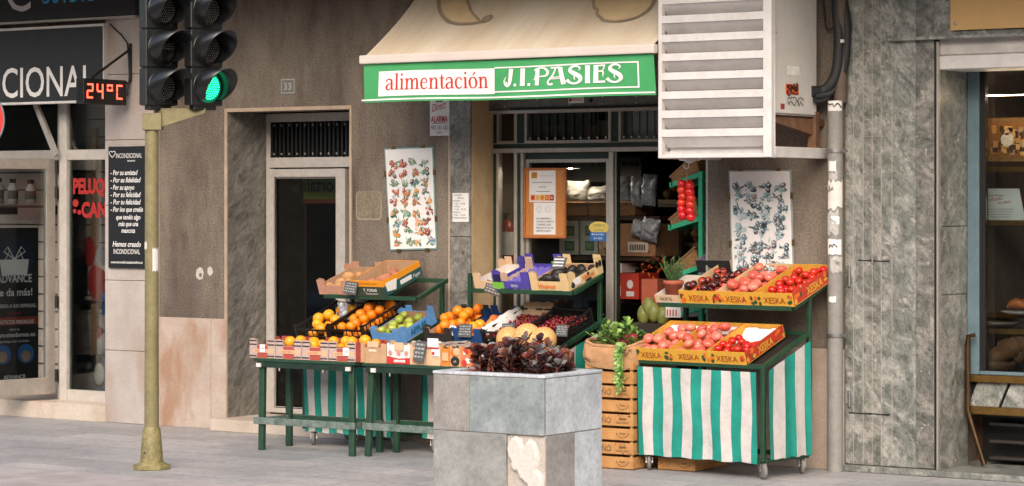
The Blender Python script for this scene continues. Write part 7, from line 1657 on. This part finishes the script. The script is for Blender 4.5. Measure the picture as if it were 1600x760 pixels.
def carton(px0, px1, py0, py1, Y, dep, m_, name, label, cat, deco=None, group=None):
    a = at(px0, py1, Y); b_ = at(px1, py0, Y); b = MB(); b.box(a.x, b_.x, Y, Y+dep, a.z, b_.z, m_)
    if deco: deco(b, a.x, b_.x, a.z, b_.z, Y)
    return tag(b.build(name), label, cat, group)
GWH = mat('grey white carton', '#a9a89f', .7, .08, 14); GGR = mat('green carton print', '#2f5c42', .7, .15, 14)
def deco_lbl(b, x0, x1, z0, z1, Y):
    for j in range(2): b.box(x0+(x1-x0)*.28, x0+(x1-x0)*.78, Y-.002, Y, z0+(z1-z0)*(.12+.44*j), z0+(z1-z0)*(.4+.44*j), GGR); b.box(x0+(x1-x0)*.34, x0+(x1-x0)*.72, Y-.004, Y-.002, z0+(z1-z0)*(.17+.44*j), z0+(z1-z0)*(.35+.44*j), mat('olive carton print', '#6f7f62', .7, .2, 40))
carton(874, 904, 345, 398, yi+.02, .3, GWH, 'carton', 'grey white carton with green labels at the left behind the door glass', 'box', deco_lbl, 'grey white cartons behind the door'); carton(907, 934, 345, 398, yi+.02, .3, GWH, 'carton', 'grey white carton with green labels left of the S box', 'box', deco_lbl, 'grey white cartons behind the door')
carton(936, 957, 376, 400, yi+.0, .3, CARD, 'cardboard_box', 'small cardboard box marked with an S behind the door glass', 'box', lambda b, x0, x1, z0, z1, Y: b.text('S', ((x0+x1)/2, Y-.002, z0+.02), (1, 0, 0), (0, 0, 1), INK, h=.045, align='C', bold=.03))
carton(963, 1024, 350, 400, yi-.02, .36, mat('dim brown carton', '#8a6446', .85, .12, 10), 'cardboard_box', 'big brown cardboard box with a pale bar label in the doorway', 'box', lambda b, x0, x1, z0, z1, Y: (b.box(x0+(x1-x0)*.3, x0+(x1-x0)*.82, Y-.003, Y, z0+.03, z0+.11, mat('pale bar label', '#b5aa9c', .7)), [b.box(x0+(x1-x0)*(.36+.045*k), x0+(x1-x0)*(.385+.045*k), Y-.005, Y-.003, z0+.045, z0+.09, INK) for k in range(9)]))
REDB = mat('red orange box', '#b5321f', .6, .1, 12)
def deco_red(b, x0, x1, z0, z1, Y): b.disc((x0+(x1-x0)*.62, Y-.002, z0+(z1-z0)*.58), .035, (0, -1, 0), NW, 12, rx=.028, up=(0, 0, 1)); b.box(x0+(x1-x0)*.45, x0+(x1-x0)*.8, Y-.003, Y, z0+.02, z0+.06, NW); b.box(x0+.0, x0+(x1-x0)*.2, Y-.003, Y, z0+.02, z0+.1, NW)
carton(963, 998, 428, 467, yi-.1, .3, REDB, 'snack_box', 'red orange box with a white hand shape on the lower shelf', 'box', deco_red)
carton(998, 1012, 440, 467, yi-.02, .2, REDB, 'snack_box', 'narrow red box beside the potted herb', 'box')
carton(955, 972, 412, 426, yi, .2, NW, 'carton', 'small pale carton left of the red orange box', 'box')
BAN = mat('grey hanging banner', '#6b6862', .7, .1, 10); yb_ = 1.4; a = at(862, 262, yb_); b_ = at(1002, 246, yb_); b = MB(); b.box(a.x, b_.x, yb_, yb_+.01, a.z-.12, b_.z, BAN); b.text('cibos para con c', (a.x+.03, yb_-.002, b_.z-.07), (1, 0, 0), (0, 0, 1), INK, w=(b_.x-a.x)*.72, h=.05, bold=.01); b.text('ares', (b_.x-.02, yb_-.002, b_.z-.07), (1, 0, 0), (0, 0, 1), INK, w=.16, h=.05, align='R', bold=.01); tag(b.build('hanging_banner'), 'grey banner with dark lettering hanging high inside the shop', 'banner')
YG = mat('dim ochre fruit', '#8a6a2c', .6, .4, 18, col2='#3a3020'); rnd = random.Random(8)
for j, (py, lab) in enumerate(((318, 'heap of dim ochre fruit on the upper back shelf of the shop'), (385, 'heap of dim ochre fruit on the middle back shelf of the shop'), (470, 'heap of dim ochre fruit on the lowest back shelf of the shop'))):
    a = at(1028, py, 1.5); b = MB(); b.box(a.x, a.x+.7, 1.5, 1.9, a.z-.03, a.z, WOODD); b.box(a.x, a.x+.7, 1.5, 1.51, a.z, a.z+.03, mat('pale shelf edge', '#7a6a52', .7))
    tag(b.build('shelf'), lab.replace('heap of dim ochre fruit on', 'dark wooden ledge forming').replace('shelf of the shop', 'shelf behind the green rack'), 'shelf')
    b = MB()
    for k in range(26): b.sphere((a.x+rnd.uniform(.03, .67), 1.56+rnd.uniform(0, .25), a.z+.04+rnd.uniform(0, .09)), rnd.uniform(.035, .05), YG, 10, 7)
    tag(b.build('fruit_heap'), lab, 'fruit', kind='stuff')
PEAR = mat('yellow green melon skin', '#8f8a48', .5, .25, 12, col2='#5f6a30')
for i, (px, py) in enumerate(((1006, 492), (1022, 489), (1036, 494), (1014, 480))):
    c = at(px, py, .25); o = MB(); o.sphere(c, .06, PEAR, 14, 10, (.85, .85, 1.25)); tag(o.build('honeydew'), 'dull yellow green melon in the shadow below the potted herb', 'melon', 'melons below the potted herb')
c = at(1000, 512, .25); b = MB(); b.box(c.x-.1, c.x+.4, .12, .5, .03, at(1010, 505, .25).z, mat('dark melon bin', '#2a221c', .8)); tag(b.build('wooden_bin'), 'dark wooden bin under the dull melons in the doorway', 'bin')
carton(1040, 1064, 476, 496, .1, .25, NW, 'carton', 'white and red striped carton behind the right cart', 'box', lambda b, x0, x1, z0, z1, Y: [b.box(x0+.01+k*.025, x0+.02+k*.025, Y-.002, Y, z0+.01, z1-.04, NR) for k in range(4)])
FLO = mat('orange flower', '#c2551c', .6, .3, 20); b = MB(); rnd = random.Random(3); c = at(1020, 420, .6)
for k in range(60): q = c+Vector((rnd.gauss(0, .08), rnd.gauss(0, .05), rnd.gauss(.02, .05))); leaf(b, q, Vector((rnd.uniform(-1, 1), rnd.uniform(-1, .2), rnd.uniform(-.2, 1))), Vector((0, 0, 1)), .04, .02, FLO if k % 3 else GRE[2])
tp = thing('flowering_plant', c-Vector((0, 0, .3)), 'orange flowering plant behind the potted herb', 'plant'); b.build('flowers', tp); b = MB(); b.box(c.x-.07, c.x+.07, .55, .68, c.z-.3, c.z-.08, TERRA); b.build('pot', tp)
# boxes seen through the transom, extinguisher in the side light
pal = ['#6b3a2c', '#8a6a4c', '#4a3a30', '#7a4a34', '#a08a70']
for i, (p0, p1) in enumerate(((824, 848), (851, 880), (884, 905), (908, 930), (933, 951))):
    carton(p0, p1, 196 if i % 2 else 188, 215, .6, .25, mat('dim box %d' % (i+1), pal[i], .8, .3, 12), 'packet_box', ['dim red brown box at the left behind the transom bars', 'dim tan box second behind the transom bars', 'dim dark box in the middle behind the transom bars', 'dim rust box fourth behind the transom bars', 'dim beige box at the right behind the transom bars'][i], 'box', None, 'boxes behind the transom bars')
a = at(820, 215, .6); b_ = at(960, 215, .6); b = MB(); b.box(a.x, b_.x, .58, .9, a.z-.02, a.z-.001, WOODD); b.bar((a.x, .9, a.z-.01), (a.x, .9, 3.0), .02, .02, BLACK); tag(b.build('shelf'), 'high shelf of boxes behind the transom bars', 'shelf')
c = at(790, 405, .6); t = thing('fire_extinguisher', c, 'red fire extinguisher with a white label behind the narrow side window', 'fire extinguisher'); b = MB(); z0 = at(790, 430, .6).z
b.lathe((c.x, .6, z0), [(0, 0), (.07, 0), (.075, .02), (.075, .36), (.05, .42), (.025, .44)], mat('extinguisher red', '#8c2019', .35, .1, 8), 20); b.build('body', t); b = MB(); b.lathe((c.x, .6, z0), [(.0755, .16), (.0765, .165), (.0765, .34), (.0755, .345)], NW, 20); b.build('label', t); b = MB(); b.lathe((c.x, .6, z0), [(.02, .44), (.02, .48), (0, .48)], BLACK, 10); b.box(c.x-.05, c.x+.04, .59, .61, z0+.48, z0+.495, BLACK); b.build('valve', t)
b = MB(); b.box(c.x-.1, c.x+.1, .5, .72, .03, z0, WOODD); tag(b.build('stool'), 'low dark stand carrying the fire extinguisher', 'stand')
# cork board and stickers on the door
yk = yS-.012; A_, B_ = at(820, 264, yk), at(884, 372, yk); CORK = mat('orange brown cork', '#b5763e', .85, .15, 60, bmp=.4); CF = mat('orange wood frame', '#a8622c', .5, .12, 14)
t = thing('cork_board', (A_.x, yk, B_.z), 'orange brown cork board with two white notices on the shop door', 'notice board'); b = MB(); b.box(A_.x, B_.x, yk-.006, yk+.004, B_.z, A_.z, CORK); b.build('board', t); b = MB(); frame_rect(b, A_.x-.004, B_.x+.004, yk-.014, yk+.005, B_.z-.004, A_.z+.004, .018, CF); b.build('frame', t, bevel=.002)
yk -= .0075; b = MB(); a, c = at(827, 267, yk), at(868, 316, yk); b.box(a.x, c.x, yk, yk+.0012, c.z, a.z, WHITE_S); w_ = c.x-a.x
b.box(a.x+w_*.08, a.x+w_*.3, yk-.0015, yk, a.z-.06, a.z-.012, mat('yellow print', '#c9a02c', .6)); 
for k in range(3): b.box(a.x+w_*.13, a.x+w_*.3, yk-.0025, yk-.0015, a.z-.024-.014*k, a.z-.018-.014*k, REDINK)
GT = mat('grey text line', '#8d9496', .7); b.text('Comercio Local', (a.x+w_*.42, yk-.002, a.z-.045), (1, 0, 0), (0, 0, 1), GT, w=w_*.5, h=.012)
for k, (x0, x1) in enumerate(((.12, .88), (.35, .65), (.25, .8))): b.box(a.x+w_*x0, a.x+w_*x1, yk-.0015, yk, a.z-.095-.035*k, a.z-.088-.035*k, GT)
for k in range(5): b.box(a.x+w_*(.06+.18*k), a.x+w_*(.22+.18*k), yk-.002, yk, c.z+.012, c.z+.056, [XOR, PB2, XY, XOR, XRT][k]); b.disc((a.x+w_*(.14+.18*k), yk-.003, c.z+.034), .012, (0, -1, 0), [XRT, XY, XOR, XY, PB2][k], 8, up=(0, 0, 1))
b.build('upper_notice', t)
b = MB(); a, c = at(834, 317, yk), at(868, 367, yk); b.box(a.x, c.x, yk-.001, yk+.0005, c.z, a.z, WHITE_S); w_ = c.x-a.x
for k, s_ in enumerate(('SOLO MANIPULA', 'UN SOLO PUESTO', 'Y DESINFECTADO', 'PRODUCTOS DE', 'NUESTRO HUERTO')): b.text(s_, (a.x+w_*.12, yk-.003, c.z+.118-.024*k), (1, 0, 0), (0, 0, 1), INK, w=w_*(.8 if k % 2 else .68), h=.013, bold=.01)
for k in range(2): b.tube([(a.x+w_*(.25+.4*k)+.02*math.cos(q*.785), yk-.002, a.z-.05+.026*math.sin(q*.785)) for q in range(9)], .0015, GT, 4)
b.build('lower_notice', t)
yk = yS+.016; b = MB(); c = at(936, 356, yk); b.disc(c, .048, (0, -1, 0), mat('yellow oval sticker', '#c9b25a', .5), 24, rx=.092, up=(0, 0, 1)); b.text('COMERCIO', c+Vector((0, -.0015, .008)), (1, 0, 0), (0, 0, 1), GGR, w=.11, h=.018, align='C'); b.text('LOCAL', c+Vector((0, -.0015, -.025)), (1, 0, 0), (0, 0, 1), GGR, w=.08, h=.018, align='C'); tag(b.build('oval_sticker'), 'yellow oval sticker on the shop door glass', 'sticker')
a, c = at(922, 363, yk), at(947, 377, yk); b = MB(); b.box(a.x, c.x, yk-.001, yk+.001, c.z, a.z, mat('blue sticker', '#1f5c9c', .5)); b.text('Bienvenidos', ((a.x+c.x)/2, yk-.002, c.z+.045), (1, 0, 0), (0, 0, 1), WHITE_S, w=.11, h=.014, align='C'); b.text('24 365', ((a.x+c.x)/2, yk-.002, c.z+.014), (1, 0, 0), (0, 0, 1), WHITE_S, w=.08, h=.014, align='C'); tag(b.build('blue_sticker'), 'small blue sticker under the yellow oval on the door glass', 'sticker')
